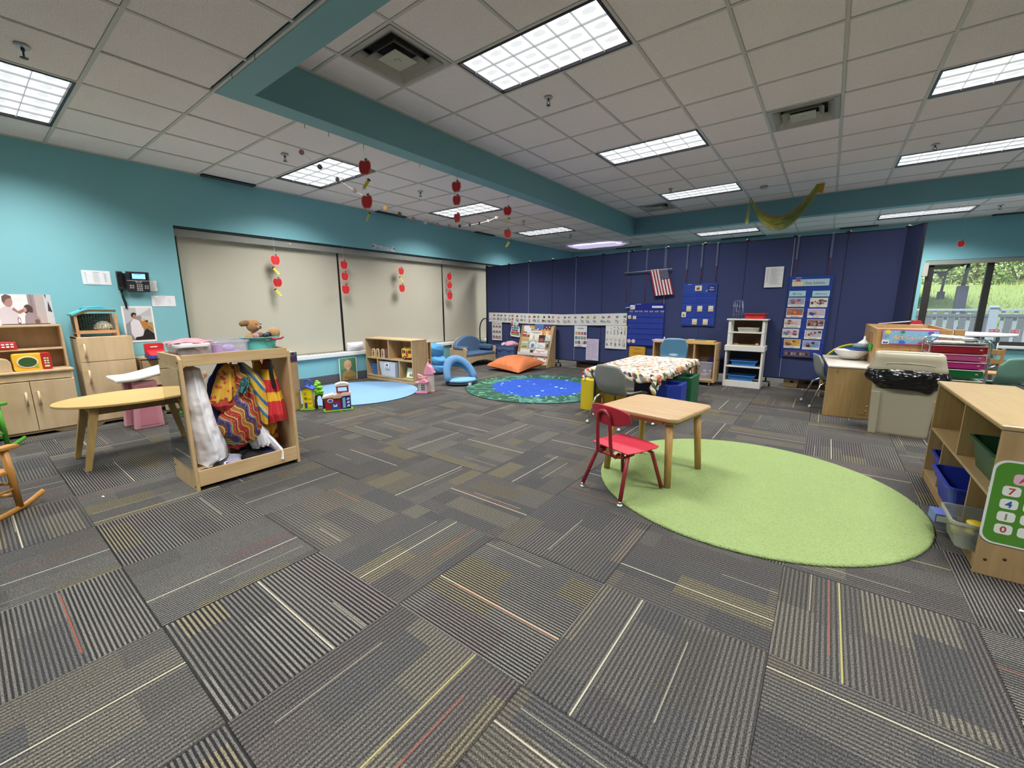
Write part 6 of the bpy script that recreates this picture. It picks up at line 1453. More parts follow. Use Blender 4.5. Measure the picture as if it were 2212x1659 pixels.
tub('red_tray', 'shallow red plastic tray on top of the white shelf', (-.83, 6.94, .9925), .265, .22, .078, P('c62f30', .4), .012, None, .9, 0, 'tray')
tub('blue_tray', 'light blue tray on the upper of the two lower shelves of the white shelf', (-.915, 6.935, .3115), .33, .23, .078, P('3c7fc6', .4), .012, None, .88, 0, 'tray')
tub('blue_tray', 'light blue tray on the bottom shelf of the white shelf', (-.93, 6.935, .0885), .34, .23, .085, P('3c7fc6', .4), .012, None, .88, 0, 'tray')
lattice_bin('white_basket', 'small white slotted basket on the middle shelf of the white shelf', (-.90, 6.93, .8045), .25, .2, .058, P('d9d6c6', .45), 0, 15, 1)
b = MB(); b.box(-.17, .17, -.10, .08, 0, .008); b.box(-.16, -.10, -.07, -.03, .008, .02, P('7a3c28')); b.box(.12, .15, -.06, -.02, .008, .03, P('d8d2c0')); b.mats[0] = P('a98a62'); solo('cork_board', b, None, 'tan board with small bits lying below the slotted basket', 'board', (-.91, 6.95, .6125))
b = MB()
wx = [(-.06, 0), (.06, 0), (.06, .18), (-.06, .18)]
for z in (0, .06, .12, .18, .26):
    b.tube([(x, y, z) for x, y in wx], .0018, 5, closed=True)
for k in range(5):
    q = k/4; b.cyl((-.06+.12*q, 0, 0), (-.06+.12*q, 0, .26), .0014, n=4); b.cyl((-.06+.12*q, .18, 0), (-.06+.12*q, .18, .26), .0014, n=4)
    b.cyl((-.06, .18*q, 0), (-.06, .18*q, .26), .0014, n=4); b.cyl((.06, .18*q, 0), (.06, .18*q, .26), .0014, n=4)
b.tube([(-.03, -.004, .26), (.06, -.004, .24), (.09, -.03, .09), (.0, -.03, .10)], .003, 5, closed=True)
o = solo('wire_rack', b, P('9ea3c0', .3, .6), 'small wire magazine holder on the left of the white shelf top', 'wire holder', (-1.06, 6.83, .993)); o['kind'] = 'stuff'

# ------------------------------------------------------------ tablecloth table, foam blocks and its chairs
TX, TY, TZ = -1.61, 4.72, .53
t = thing('activity_table', 'rectangular activity table with metal legs hidden under the patterned cloth', 'table', (TX, TY, 0), 0)
b = MB(); b.box(-.375, .375, -.75, .75, TZ-.03, TZ-.004); obj('tabletop', b, OAK, t, .005)
for sx in (-1, 1):
    for sy in (-1, 1):
        b = MB(); b.cyl((sx*.32, sy*.66, .03), (sx*.32, sy*.66, TZ-.03), .014, n=12); lg = obj('leg', b, CHROME if sy > 0 else P('2a2a2e', .4), t)
        b = MB(); b.lathe([(.022, 0), (.024, .01), (.016, .03)], 12, (sx*.32, sy*.66, 0)); obj('glide', b, CHROME, lg)
def f_cloth(g):
    o = g.obj(); s3 = g.sep(o); mp = g.n('ShaderNodeMapping'); g.put(mp.inputs[0], g.comb(g.ma('ADD', s3[0], g.ma('MULTIPLY', s3[2], .6)), g.ma('ADD', s3[1], g.ma('MULTIPLY', s3[2], .6)), 0.0)); mp.inputs['Rotation'].default_value = (0, 0, .3); mp.inputs['Scale'].default_value = (1, .8, 1)
    c = hexc('e4dfd2')
    cur = c
    for k, (col, sc_, th, ofs) in enumerate((('b8503a', 11.5, .29, 0), ('47523f', 12.5, .26, 3.1), ('d98a6a', 14, .26, 7.7), ('8a8a86', 13, .25, 11.3), ('2c2a2c', 14, .22, 5.1), ('b9a04a', 13, .24, 17.3))):
        v = g.n('ShaderNodeTexVoronoi', voronoi_dimensions='2D'); v.inputs['Scale'].default_value = sc_
        ad = g.n('ShaderNodeVectorMath', operation='ADD'); g.put(ad.inputs[0], mp.outputs[0]); ad.inputs[1].default_value = (ofs, ofs*.7, 0); g.put(v.inputs['Vector'], ad.outputs[0])
        wob = g.ma('MULTIPLY', g.ma('SUBTRACT', g.noise(40, 2, o), .5), .35)
        f = g.ma('MULTIPLY', g.ma('LESS_THAN', g.ma('ADD', v.outputs[0], wob), th), g.ma('GREATER_THAN', g.sep(v.outputs[1])[1], .35))
        cur = g.mix(f, cur, hexc(col))
    g.fin(cur, .7); g.bump(g.noise(5, 2), .02, .3); return g.m
CL = fabric('fall_print_cloth', f_cloth)
b = MB(); NX, NY = 36, 70
def cf(u, v):
    x = -.46+.92*u; y = -.86+1.72*v
    hx, hy = .38, .755
    ox = max(0, abs(x)-hx); oy = max(0, abs(y)-hy); r_ = math.hypot(ox, oy)
    dr = min(1, r_/.02)
    cor = (ox > .01 and oy > .01)
    X = math.copysign(min(abs(x), hx)+min(ox, .014)+.004*math.sin(y*38)*min(1, ox*20), x); Y = math.copysign(min(abs(y), hy)+min(oy, .014)+.006*math.sin(x*42)*min(1, oy*20), y)
    z = TZ-.0025-max(0, r_-.006)*(.85 if not cor else 1.15)
    if cor:
        X += math.copysign(.02*min(1, ox*15), x)*math.sin(oy*60); Y -= math.copysign(.015, y)*math.sin(ox*55)
    else: z += .010*math.sin((x if oy > ox else y)*24)*min(1, r_*14)
    return (X, Y, z)
b.surf(cf, NX, NY); o = solo('tablecloth', b, CL, 'white tablecloth with red, green and grey leafy print on the activity table', 'tablecloth', (TX, TY, 0)); md = o.modifiers.new('s', 'SOLIDIFY'); md.thickness = .0015; md.offset = 1
b = MB(); b.tube([(0, 0, 0), (.01, -.015, -.03), (.0, -.03, -.07), (.02, -.04, -.12), (.03, -.03, -.15)], [.03, .022, .03, .022, .006], 9, flat=.5); b.ell((-.0, 0, .01), (.035, .03, .028), 12)
solo('cloth_knot', b, CL, 'knotted corner of the patterned tablecloth hanging at its near right corner', 'cloth knot', (TX+.345, TY-.775, TZ-.05))
# foam blocks with scooped tops
def foam(label, col, pts, h, loc, scoop=True):
    t = thing('foam_block', label, 'foam block', loc, 0, 'coloured foam blocks around the activity table')
    m = P(col, .42); cx = sum(p[0] for p in pts)/len(pts); cy = sum(p[1] for p in pts)/len(pts)
    b = MB(); n = len(pts); ins = [(cx+(x-cx)*.55, cy+(y-cy)*.55) for x, y in pts]; dp = h-.09
    vs = [(x, y, 0) for x, y in pts]+[(x, y, h) for x, y in pts]+[(x, y, h) for x, y in ins]+[(x, y, dp) for x, y in ins]
    fs = [tuple(range(n))[::-1]]
    for i in range(n):
        j = (i+1) % n; fs += [(i, j, n+j, n+i), (n+i, n+j, 2*n+j, 2*n+i), (2*n+i, 2*n+j, 3*n+j, 3*n+i)]
    fs.append(tuple(range(3*n, 4*n)))
    b.add(vs, fs); obj('vinyl_block', b, m, t, .008)
    b = MB(); b.add([(x*1.0, y*1.0, dp+.0015) for x, y in [(cx+(a-cx)*.97, cy+(c-cy)*.97) for a, c in ins]], [tuple(range(n))]); obj('well_floor', b, P(col, .6), t)
    return t
foam('yellow triangular foam block with a hollow top, left of the grey chair', 'cfb824', [(0, 0), (.20, -.01), (.17, .20), (.03, .36)], .36, (-2.185, 4.225, 0))
foam('red foam block with a round hollow behind the yellow triangular block', 'c22c30', [(0, 0), (.15, .03), (.17, .38), (-.08, .38)], .36, (-2.42, 4.70, 0))
foam('royal blue foam block under the right edge of the patterned cloth', '1f3aa0', [(0, 0), (.14, -.01), (.25, .12), (.24, .38), (.0, .38)], .35, (-1.41, 4.42, 0))
foam('navy blue foam block under the middle of the patterned cloth', '141c4a', [(0, 0), (.20, -.02), (.20, .34), (0, .34)], .35, (-1.64, 4.44, 0))
foam('dark green foam block behind the royal blue block', '17603c', [(0, 0), (.20, .06), (.20, .42), (.02, .42)], .37, (-1.36, 4.90, 0))
foam('yellow foam block lying low under the front of the cloth, behind the grey chair', 'c9a01a', [(0, 0), (.36, -.01), (.36, .30), (0, .30)], .22, (-1.95, 4.30, 0))

# moulded school chairs
def shell_chair(label, shell, loc, rz, s_=1.0, group=None, legm=None, ht=.62, seat=.34):
    t = thing('school_chair', label, 'chair', loc, rz, group); t.scale = (s_, s_, s_)
    m = P(shell, .4, 0, .03); lm = legm or CHROME
    NU_, NV_ = 14, 22
    def f(u, v):
        x = (u-.5)
        if v < .5:                                                   # seat, front (-y) to back
            q = v/.5; y = -.20+.33*q; wv = .19+.0*q-.02*(q > .9); z = seat-.012*math.cos(2*x*PI*.5)*1.2-.025*max(0, .25-q)/.25*1.0+.02*abs(2*x)**2.5
            return (x*2*wv, y, z)
        q = (v-.5)/.5; wv = .165+.02*math.sin(PI*q*.9)-.035*max(0, q-.72)/.28
        z = seat+(ht-seat)*(.06+.94*q)-.018*abs(2*x)**4*(q > .8); y = .13+.025*math.sin(min(1, q*4)*PI/2)+.05*q-.035*abs(2*x)**2*(1-.3*q)
        return (x*2*wv, y, z)
    b = MB(); b.surf(f, NU_, NV_); o = obj('shell', b, m, t); md = o.modifiers.new('s', 'SOLIDIFY'); md.thickness = .014
    b = MB(); b.prism(circ(0, seat+.085, .075, .030, 24), .163, .168, 'y'); obj('oval_opening', b, P('c9cdd0', .3), t)
    for s in (-1, 1):
        b = MB(); b.tube([(s*.12, .02, seat-.03), (s*.15, -.10, seat-.035), (s*.17, -.155, seat-.06), (s*.185, -.19, .02)], .011, 10); lg = obj('leg', b, lm, t); b = MB(); b.ell((s*.186, -.192, .018), (.017, .017, .018), 12); obj('foot_cap', b, P('c9ccd0', .35, .3), lg)
        b = MB(); b.tube([(s*.12, .0, seat-.03), (s*.15, .10, seat-.035), (s*.17, .155, seat-.07), (s*.195, .24, .02)], .011, 10); lg = obj('leg', b, lm, t); b = MB(); b.ell((s*.196, .242, .018), (.017, .017, .018), 12); obj('foot_cap', b, P('c9ccd0', .35, .3), lg)
    b = MB(); b.tube([(-.12, .01, seat-.03), (.12, .01, seat-.03)], .010, 8); obj('cross_bar', b, lm, t)
    return t
shell_chair('grey moulded school chair with an oval opening, pushed under the patterned cloth', '858886', (-1.60, 3.93, 0), 165, 1.0, None, None, .62, .335)
shell_chair('steel blue moulded chair behind the far end of the patterned table', '406d87', (-1.68, 5.90, 0), 4, 1.0, None, None, .73, .40)

# small wooden table on the green rug
t = thing('small_table', 'small square wooden table with round splayed legs standing on the green rug', 'table', (-.905, 2.90, .018), -10)
TZ2 = .470; hw = .285
b = MB(); b.prism(rrect(-hw, -hw, hw, hw, .055, 6), TZ2-.028, TZ2, 'z'); obj('tabletop', b, OAK, t, .010, 3)
for sx in (-1, 1):
    for sy in (-1, 1):
        b = MB(); b.cyl((sx*.205, sy*.205, TZ2-.028), (sx*.232, sy*.232, 0), .025, .0215, 18); lg = obj('leg', b, OAKL, t)
        b = MB(); c = (sx*.205, sy*.205); b.prism([(c[0]+.045*math.cos(a), c[1]+.045*math.sin(a)) for a in [2*PI*k/6+.3 for k in range(6)]], TZ2-.055, TZ2-.027, 'z'); obj('leg_bracket', b, wood('a08648', '8a7038', 0, 1, .5, 'bracket_wood'), lg, .008)
    b = MB(); b.box(sx*.235-.008, sx*.235+.008, -.18, .18, TZ2-.06, TZ2-.028); obj('apron', b, wood('b59a66', '9a8050', 1, 1, .5, 'apron2'), t)
    b = MB(); b.box(-.18, .18, sx*.235-.008, sx*.235+.008, TZ2-.06, TZ2-.028); obj('apron', b, wood('b59a66', '9a8050', 0, 1, .5, 'apron3'), t)

# red metal chair (front towards the table)
RD = P('8c2430', .35, 0, .05); RS = P('c23046', .38, 0, .04); RB = P('ad2838', .4, 0, .05)
t = thing('red_chair', 'red child chair with a bent steel frame, back to the camera, at the small table', 'chair', (-.96, 2.47, 0), 0)
t.rotation_euler = (0, 0, math.radians(159))
b = MB(); NU_ = 14
b.prism([(-.15, .13), (.15, .13), (.165, .03), (.165, -.12), (.15, -.155), (.06, -.17), (-.06, -.17), (-.15, -.155), (-.165, -.12), (-.165, .03)], .300, .310, 'z'); obj('seat', b, RS, t, .005, 3)
b = MB()
def bk(u, v):
    x = -.155+.31*u; cz = .525; hz = .062*(1-abs(2*u-1)**3.2*.55); return (x, .165+.018*(v-.5)-.045*(2*u-1)**2, cz+(2*v-1)*hz)
b.surf(bk, 20, 8); o = obj('backrest', b, RB, t); md = o.modifiers.new('s', 'SOLIDIFY'); md.thickness = .012; md = o.modifiers.new('b', 'BEVEL'); md.width = .004; md.segments = 2
b = MB()
arc = [(-.06, .10, .275), (-.062, .135, .262), (-.060, .165, .285), (-.055, .175, .35), (-.052, .182, .45), (-.048, .186, .51)]+[(.048*math.cos(PI-PI*k/10), .187, .51+.042*math.sin(PI*k/10)) for k in range(1, 10)]+[(.048, .186, .51), (.052, .182, .45), (.055, .175, .35), (.060, .165, .285), (.062, .135, .262), (.06, .10, .275)]
b.tube(arc, .0115, 10); obj('back_frame', b, RD, t)
b = MB(); b.tube([(-.05, -.05, .285), (-.10, .02, .27), (-.10, .09, .262), (-.06, .13, .262), (.06, .13, .262), (.10, .09, .262), (.10, .02, .27), (.05, -.05, .285)], .009, 8); obj('seat_frame', b, RD, t)
for sx in (-1, 1):
    for sy, pth in ((-1, [(sx*.05, -.04, .288), (sx*.10, -.09, .288), (sx*.125, -.125, .262), (sx*.165, -.185, .025)]), (1, [(sx*.05, .02, .288), (sx*.10, .06, .285), (sx*.125, .10, .262), (sx*.165, .19, .025)])):
        b = MB(); b.tube(pth, .0125, 10); lg = obj('leg', b, RD, t); p = pth[-1]
        b = MB(); b.cyl((p[0], p[1], .03), (p[0], p[1], .012), .012, .012, 10); b.lathe([(.02, 0), (.021, .006), (.012, .014)], 14, (p[0], p[1], 0)); obj('glide', b, CHROME, lg)
b = MB(); b.cyl((-.05, .181, .47), (-.05, .176, .47), .006, n=8); b.cyl((.05, .192, .47), (.05, .187, .47), .006, n=8); obj('rivet', b, P('6a1a24', .3), t)
# ------------------------------------------------------------ big birch shelf at the right edge (opening faces -x)
RSX, RSY = .61, 2.577
t = thing('storage_shelf', 'large birch storage shelf with a calculator sign on its end, right foreground', 'shelf', (RSX+.03, 3.885, 0), -90)
Ls, Ds = 1.308, .34
RSW = wood('ae9166', '967a52', 2, 1.0, .45, 'maple_panel'); RST = wood('af966c', '9c825a', 0, .6, .3, 'maple_top')
for x in (0, Ls-.02):
    b = MB(); b.box(x, x+.02, 0, Ds, 0, .66); obj('side_panel', b, RSW, t, .003)
b = MB(); b.box(-.006, Ls+.006, -.008, Ds, .66, .682); obj('top', b, RST, t, .007, 4)
b = MB(); b.box(.02, Ls-.02, .004, Ds-.012, .352, .368); obj('shelf', b, RST, t, .002)
b = MB(); b.box(.02, Ls-.02, .004, Ds-.012, .055, .07); obj('bottom_shelf', b, RST, t, .002)
b = MB(); b.box(.02, Ls-.02, .006, .022, .003, .055); obj('kickboard', b, RSW, t, .002)
b = MB(); b.box(.02, Ls-.02, Ds-.012, Ds, .055, .66); obj('back_panel', b, HPLY, t)
for x, z0, z1 in ((.665, .368, .66), (.365, .07, .352), (.99, .07, .352)):
    b = MB(); b.box(x, x+.016, .006, Ds-.012, z0, z1); obj('divider', b, RSW, t, .001)
b = MB(); b.lathe([(0, .0), (.024, .0), (.026, .006), (0, .008)], 14, (0, 0, 0), None, Matrix.Translation((.0, .02, .53)) @ Matrix.Rotation(-PI/2, 4, 'Y')); obj('round_foot', b, P('c9a878', .5), t)
b = MB(); b.tube([(.03, .03, .655), (.03, .03, .635), (.055, .03, .63)], .006, 6); obj('corner_clip', b, P('8a7048', .4), t)
b = MB()
for x, z in ((.02, .075), (.075, .095)): b.cyl((Ls, x+.01, z), (Ls+.002, x+.01, z), .006, n=10)
obj('screws', b, P('3a2a1a', .5), t)
# calculator sign on the end panel (faces the camera)
t2 = thing('calculator_sign', 'green calculator style sign with number keys on the end of the large shelf', 'sign', (RSX+.025, 2.5745, .158), 0)
b = MB(); b.prism(rrect(0, 0, .30, .378, .045, 6), -.0025, 0, 'y'); obj('border', b, P('dfe3df', .4), t2)
b = MB(); b.prism(rrect(.008, .008, .292, .370, .04, 6), -.0035, -.0025, 'y'); obj('panel', b, P('4f8a2c', .4), t2)
b = MB(); b.text('YO', .098, .335, .036, P('eef2ea'), -.0042, 'LEFT', bold=.008); b.prism(rrect(.062, .278, .27, .325, .014), -.0042, -.0035, 'y', P('e2b6c4', .4)); b.text('AM', .078, .287, .040, P('b02a48'), -.0048, 'LEFT', bold=.006); obj('heading', b, None, t2)
kc = {'7': 'c23a3e', '8': '8a8a5a', '9': '4a8fc4', '4': '2a5f9a', '5': '5a92c0', '6': 'c8862e', '1': '8c8c62', '2': 'b02a3e', '3': '4a8a5a', '0': 'b83a44', '.': '2a5f9a'}
for r, row in enumerate(('789', '456', '123', '0.')):
    for c, ch in enumerate(row):
        x0, z0 = .038+.066*c+.0*r, .224-.0575*r
        b = MB(); b.prism(rrect(x0, z0, x0+.052, z0+.044, .012), -.0045, -.0035, 'y', P('e6e8e2', .4))
        if ch == '.': b.prism(circ(x0+.026, z0+.022, .006, .006, 10), -.0052, -.0045, 'y', P(kc[ch]))
        else: b.text(ch, x0+.026, z0+.008, .040, P(kc[ch], .5), -.0052, bold=.025)
        obj('key', b, None, t2)
flat('label_card', 'small cream and yellow sticker above the sign on the large shelf end', 'sticker', (RSX+.115, 2.5745, .575), 0, .045, .04, 'c9b478', [('r', .1, .1, .9, .4, '7a8a5a'), ('r', .2, .5, .8, .8, 'e2dcc0')])
tub('green_bin', 'dark green plastic bin on the middle shelf of the large right shelf', (.81, 2.90, .3685), .29, .40, .15, P('1c4a2e', .35), .012, None, .84, -90+90, 'bin', .004)
tub('blue_bin', 'royal blue plastic bin jutting out of the lower middle bay of the large shelf', (.775, 3.24, .0705), .32, .42, .16, P('24379f', .35), .014, None, .84, 0, 'bin', .004)
tub('blue_bin', 'second royal blue bin half hidden in the far lower bay of the large shelf', (.80, 3.69, .0705), .28, .24, .16, P('22339a', .35), .012, None, .84, 0, 'bin', .004)
tub('clear_tub', 'clear plastic tub of yellow and blue toys jutting out of the near lower bay', (.70, 2.745, .0705), .27, .235, .13, glassy('clear_plastic_c', 'c8ccc2', .30, .15), .010, None, .82, 0, 'bin', .003)
b = MB(); b.lathe([(.0, .0), (.035, .0), (.035, .012), (.016, .016), (.016, .04), (.035, .044), (.035, .055), (0, .056)], 20); solo('yellow_spool', b, P('d9bf1f', .4), 'yellow spool toy in the clear tub at the right', 'toy', (.66, 2.72, .125))
b = MB(); b.cyl((-.03, 0, .02), (.03, .0, .02), .02, n=14); solo('yellow_cylinder', b, P('d8c24a', .4), 'pale yellow cylinder toy at the far side of the clear tub', 'toy', (.625, 2.79, .078))
b = MB(); b.ell((0, 0, .04), (.05, .05, .045), 18); solo('blue_toy_ball', b, P('2c4474', .5), 'dark blue ball toy at the bottom of the clear tub', 'toy', (.69, 2.71, .076))
b = MB(); b.box(0, .08, 0, .10, 0, .05, P('5a6bb0', .4)); b.box(.006, .074, -.002, .0, .01, .04, P('c2c8b0')); solo('small_box', b, None, 'small blue and clear box between the blue bin and the clear tub', 'box', (.555, 2.895, .0705), 6, None, .003)
b = MB(); b.box(0, .06, 0, .08, 0, .002, P('dcdcda')); b.box(.01, .05, .012, .068, .002, .0026, P('2a2a2c')); b.ell((.03, .04, .0026), (.012, .014, .0006), 10, P('b8a898')); solo('picture_card', b, None, 'small black and white picture card lying on the shelf beside the green bin', 'card', (.665, 2.61, .3685), 4)

# ------------------------------------------------------------ slim waste bin with a black bag
GB = P('a39c86', .5, 0, .04, 20, .0006); GB2 = P('a8a089', .45, 0, .03)
t = thing('waste_bin', 'tall slim beige waste bin with a lid and a black bag hanging out', 'waste bin', (.62, 5.02, 0), -3)
b = MB(); vs = []; ring = lambda w_, d_, z: [(x, y+.16, z) for x, y in rrect(-w_/2, -d_/2, w_/2, d_/2, .03)]
rg = [ring(.39, .25, 0), ring(.40, .26, .02), ring(.45, .30, .60), ring(.44, .29, .605), ring(.38, .24, .03)]; n = len(rg[0])
for r_ in rg: vs += r_
fs = [tuple(range(n))[::-1]]
for k in range(4):
    for i in range(n): j = (i+1) % n; fs.append((k*n+i, k*n+j, (k+1)*n+j, (k+1)*n+i))
fs.append(tuple(range(4*n, 5*n))); b.add(vs, fs, None, False); obj('body', b, GB, t, .004)
b = MB(); b.prism([(-.205, .0), (-.15, .0), (-.155, .40), (-.222, .40)], -.004, .01, 'y'); obj('corner_rib', b, GB, t, .006)
b = MB()
def lidf(u, v):
    a = 2*PI*u; ex = .35; c_, s_ = math.cos(a), math.sin(a); c_ = math.copysign(abs(c_)**ex, c_); s_ = math.copysign(abs(s_)**ex, s_)
    prof = [(.262, .170, .60), (.262, .170, .615), (.250, .16, .655), (.232, .145, .74), (.222, .135, .752), (.200, .105, .752), (.192, .097, .745), (.188, .09, .70)]
    f_ = v*7; i = min(int(f_), 6); q = f_-i; w1, d1, z = [prof[i][k]*(1-q)+prof[i+1][k]*q for k in range(3)]
    return (c_*w1, .16+s_*d1, z)
b.surf(lidf, 64, 14); obj('lid', b, GB2, t)
b = MB(); b.tube([(-.15, -.0, .655), (-.13, -.003, .664), (0, -.004, .670), (.13, -.003, .664), (.17, .0, .655)], .003, 6); obj('lid_ridge', b, P('b2ab96', .45), t)
def f_bag(g):
    g.fin(hexc('0c0c0e'), .16, 0, .6); o = g.obj(); s = g.sep(o)
    v = g.comb(g.ma('MULTIPLY', s[0], 1.0), s[1], g.ma('MULTIPLY', s[2], 2.2)); n1 = g.noise(7, 2, v, .5); g.bump(n1, .05, .8); return g.m
b = MB()
def bagf(u, v):
    a = 2*PI*u; ex = .45; c_, s_ = math.cos(a), math.sin(a); c_ = math.copysign(abs(c_)**ex, c_); s_ = math.copysign(abs(s_)**ex, s_)
    hem = .455+.035*math.sin(2*a+1.2)+.012*math.sin(7*a)+(-.05 if 0 else 0)
    z = .615*(1-v)+hem*v; bul = .040*math.sin(PI*min(1, v*1.02))**.7+.010*math.sin(7*a+6*v)*v+.006*math.sin(13*a-9*v)*v
    return (c_*(.235+bul+.006), .16+s_*(.155+bul+.004), z)
b.surf(bagf, 90, 18); o = obj('bag', b, fabric('black_bag', f_bag), t); md = o.modifiers.new('s', 'SOLIDIFY'); md.thickness = .004
# art desk, basin, hoops, cabinet, cart
t = thing('art_desk', 'birch art desk with a pale top behind the grey chair, left of the waste bin', 'desk', (.065, 5.56, 0), 3)
b = MB(); b.box(.62, .64, .02, 1.2, 0, .53); obj('side_panel', b, BIR, t)
b = MB(); b.box(0, .02, .02, .06, 0, .53); obj('leg', b, BIR, t, .002)
b = MB(); b.box(0, .02, 1.13, 1.19, 0, .53); obj('leg', b, BIR, t, .002)
b = MB(); b.box(.0, .62, 0, .018, 0.003, .53); obj('front_panel', b, wood('b59763', 'a08150', 2, 1.2, .5, 'desk_panel'), t, .002)
b = MB(); b.box(-.004, .655, -.01, 1.20, .53, .548); obj('desktop', b, P('d6cfc4', .3, 0, .03, 6), t, .004)
b = MB()
for x, z in ((.085, .505), (.085, .483), (.36, .14), (.355, .09)): b.cyl((x, -.003, z), (x, 0, z), .007, n=10)
b.box(.29, .36, -.0012, 0, .048, .054, P('7a5a34')); b.mats[0] = P('b98f4e', .3, .7); obj('screw_caps', b, None, t, kind='stuff')
b = MB(); b.lathe([(.09, 0), (.12, .03), (.165, .075), (.172, .095), (.178, .10), (.172, .102), (.155, .09), (.11, .04), (0, .02)], 36); solo('white_basin', b, P('e2e2e0', .3), 'white plastic basin on the art desk under the blue rimmed bowl', 'basin', (.27, 6.32, .562))
b = MB(); b.lathe([(.09, 0), (.135, .012), (.14, .018), (.09, .02), (0, .02)], 30); solo('blue_plate', b, P('1f4a9c', .35), 'dark blue plate between the white basin and the clear bowl', 'plate', (.33, 6.32, .664))
b = MB(); b.lathe([(.07, 0), (.085, .01), (.09, .05), (.088, .05), (.08, .012), (0, .008)], 30); solo('clear_bowl', b, glassy('pale_plastic', 'a8c0c4', .5, .15), 'pale clear bowl standing on the blue plate', 'bowl', (.355, 6.32, .685))
b = MB(); b.lathe([(.075, 0), (.05, .02), (.012, .055), (.008, .09), (.0, .095)], 24); solo('white_cone', b, P('dfe4e6', .45), 'white cone shaped lid with a spout on top of the clear bowl', 'lid', (.37, 6.32, .7355))
b = MB()
for k in range(7):
    a = 2*PI*k/7; b.ell((.028*math.cos(a), 0, .028*math.sin(a)), (.018, .012, .018), 10)
b.ell((0, -.008, 0), (.016, .01, .016), 10, P('9ae07a', .3)); b.mats[0] = P('2fae2a', .35)
solo('green_toy', b, None, 'bright green flower shaped toy stuck at the left corner of the art cabinet', 'toy', (.412, 6.05, .725), -80)
HC = Vector((.40, 6.42, .335))
for k, (c, r_, lb) in enumerate((('d9c22e', .395, 'yellow hula hoop standing behind the art desk corner'), ('2f7a5a', .378, 'dark green hula hoop inside the yellow hula hoop'), ('8fae3a', .386, 'lime hula hoop between the yellow and green hoops'))):
    b = MB(); r_ *= .87; b.tube([(r_*math.cos(a), 0, r_*math.sin(a)) for a in [2*PI*i/60 for i in range(60)]], .009, 8, closed=True)
    solo('hula_hoop', b, P(c, .35), lb, 'hula hoop', (.335, 6.80+.02*k, r_+.01), 0, 'hula hoops', rot=(math.radians(-2), 0, 0))
ACW = wood('b8925f', 'a47d4e', 2, 1, .5, 'art_cabinet')
t = thing('art_cabinet', 'birch cabinet with a colourful Art Center sign, standing behind the waste bin', 'cabinet', (.435, 5.89, .549), 3)
b = MB(); b.box(0, .575, 0, .018, 0, .385); obj('front_panel', b, ACW, t, .002)
b = MB(); b.prism([(0.02, 0), (.9, 0), (.9, .405), (.02, .385)], 0, .018, 'x'); sp_ = obj('side_panel', b, wood('bf9f70', 'ac8a5a', 2, 1, .5, 'art_side'), t, .002)
b = MB(); b.prism([(.22, .12), (.55, .10), (.55, .33), (.22, .33)], -.002, .0, 'x'); obj('side_recess', b, P('a87a48', .6), sp_)
b = MB(); b.prism([(.02, 0), (.9, 0), (.9, .405), (.02, .385)], .557, .575, 'x'); obj('side_panel', b, ACW, t, .002)
b = MB(); b.add([(.018, .018, .375), (.557, .018, .375), (.557, .88, .365), (.018, .88, .365)], [(0, 1, 2, 3)]); b.box(.018, .557, .882, .9, 0, .405); obj('inner_top', b, wood('c8a67a', 'b38c60', 1, 1, .5, 'art_top'), t)
b = MB(); b.box(.005, .28, -.012, -.001, -.0, .18); d = obj('door', b, ACW, t, .002); b = MB(); b.cyl((.04, -.018, .12), (.04, -.012, .12), .007, n=10); b.cyl((.25, -.018, .12), (.25, -.012, .12), .007, n=10); obj('screw_cap', b, P('b98f4e', .3, .6), d)
b = MB(); b.box(.285, .57, -.012, -.001, -.0, .18); d = obj('door', b, ACW, t, .002); b = MB(); b.cyl((.32, -.018, .12), (.32, -.012, .12), .007, n=10); obj('screw_cap', b, P('b98f4e', .3, .6), d)
b = MB(); b.box(.59, .665, .03, .06, .1, .39); obj('side_board', b, ACW, t, .003)
rd = random.Random(4)
sg = [('r', 0, 0, 1, 1, 'b8568a'), ('r', .02, .07, .98, .93, '86b8d8')] + [('e', rd.uniform(.04, .96), rd.uniform(.1, .9), .006, .03, 'e6eef2') for k in range(36)] + [('t', .50, .36, .40, 'Art Center', 'd99a5a', 'CENTER', .95), ('t', .502, .37, .39, 'Art Center', 'ecc08a', 'CENTER', .95)] + [('e', .10, .82, .05, .15, 'e6cf2e'), ('e', .36, .84, .04, .10, '3a8a3e'), ('e', .84, .80, .05, .11, '6a4ab0'), ('e', .37, .16, .06, .12, '3a6ad0'), ('e', .70, .12, .05, .10, 'b8483a'), ('r', .01, .02, .14, .30, 'e2dfe0'), ('p', [(.03, .06), (.04, .2), (.08, .14), (.12, .2), (.12, .06)], '2f5a9a')]
flat('art_sign', 'Art Center sign with paint splats on the front of the art cabinet', 'sign', (.48, 5.885, .775), 3, .44, .155, 'b8568a', sg, thick=.003)
b = MB(); b.prism([(0, 0), (.115, 0), (.09, .05), (.02, .052)], 0, .08, 'y', P('b02a34', .4)); b.box(.0, .11, -.003, 0, .0, .008, P('d8d8da')); solo('red_toy_roof', b, None, 'small red roof shaped toy on the art cabinet in front of the window', 'toy', (.765, 6.60, .955))
b = MB(); b.cyl((0, 0, 0), (.28, .0, .034), .006, n=8); solo('white_dowel', b, P('d8d8dc', .4), 'thin white dowel lying across the art cabinet towards the red toy roof', 'rod', (.49, 6.62, .962))
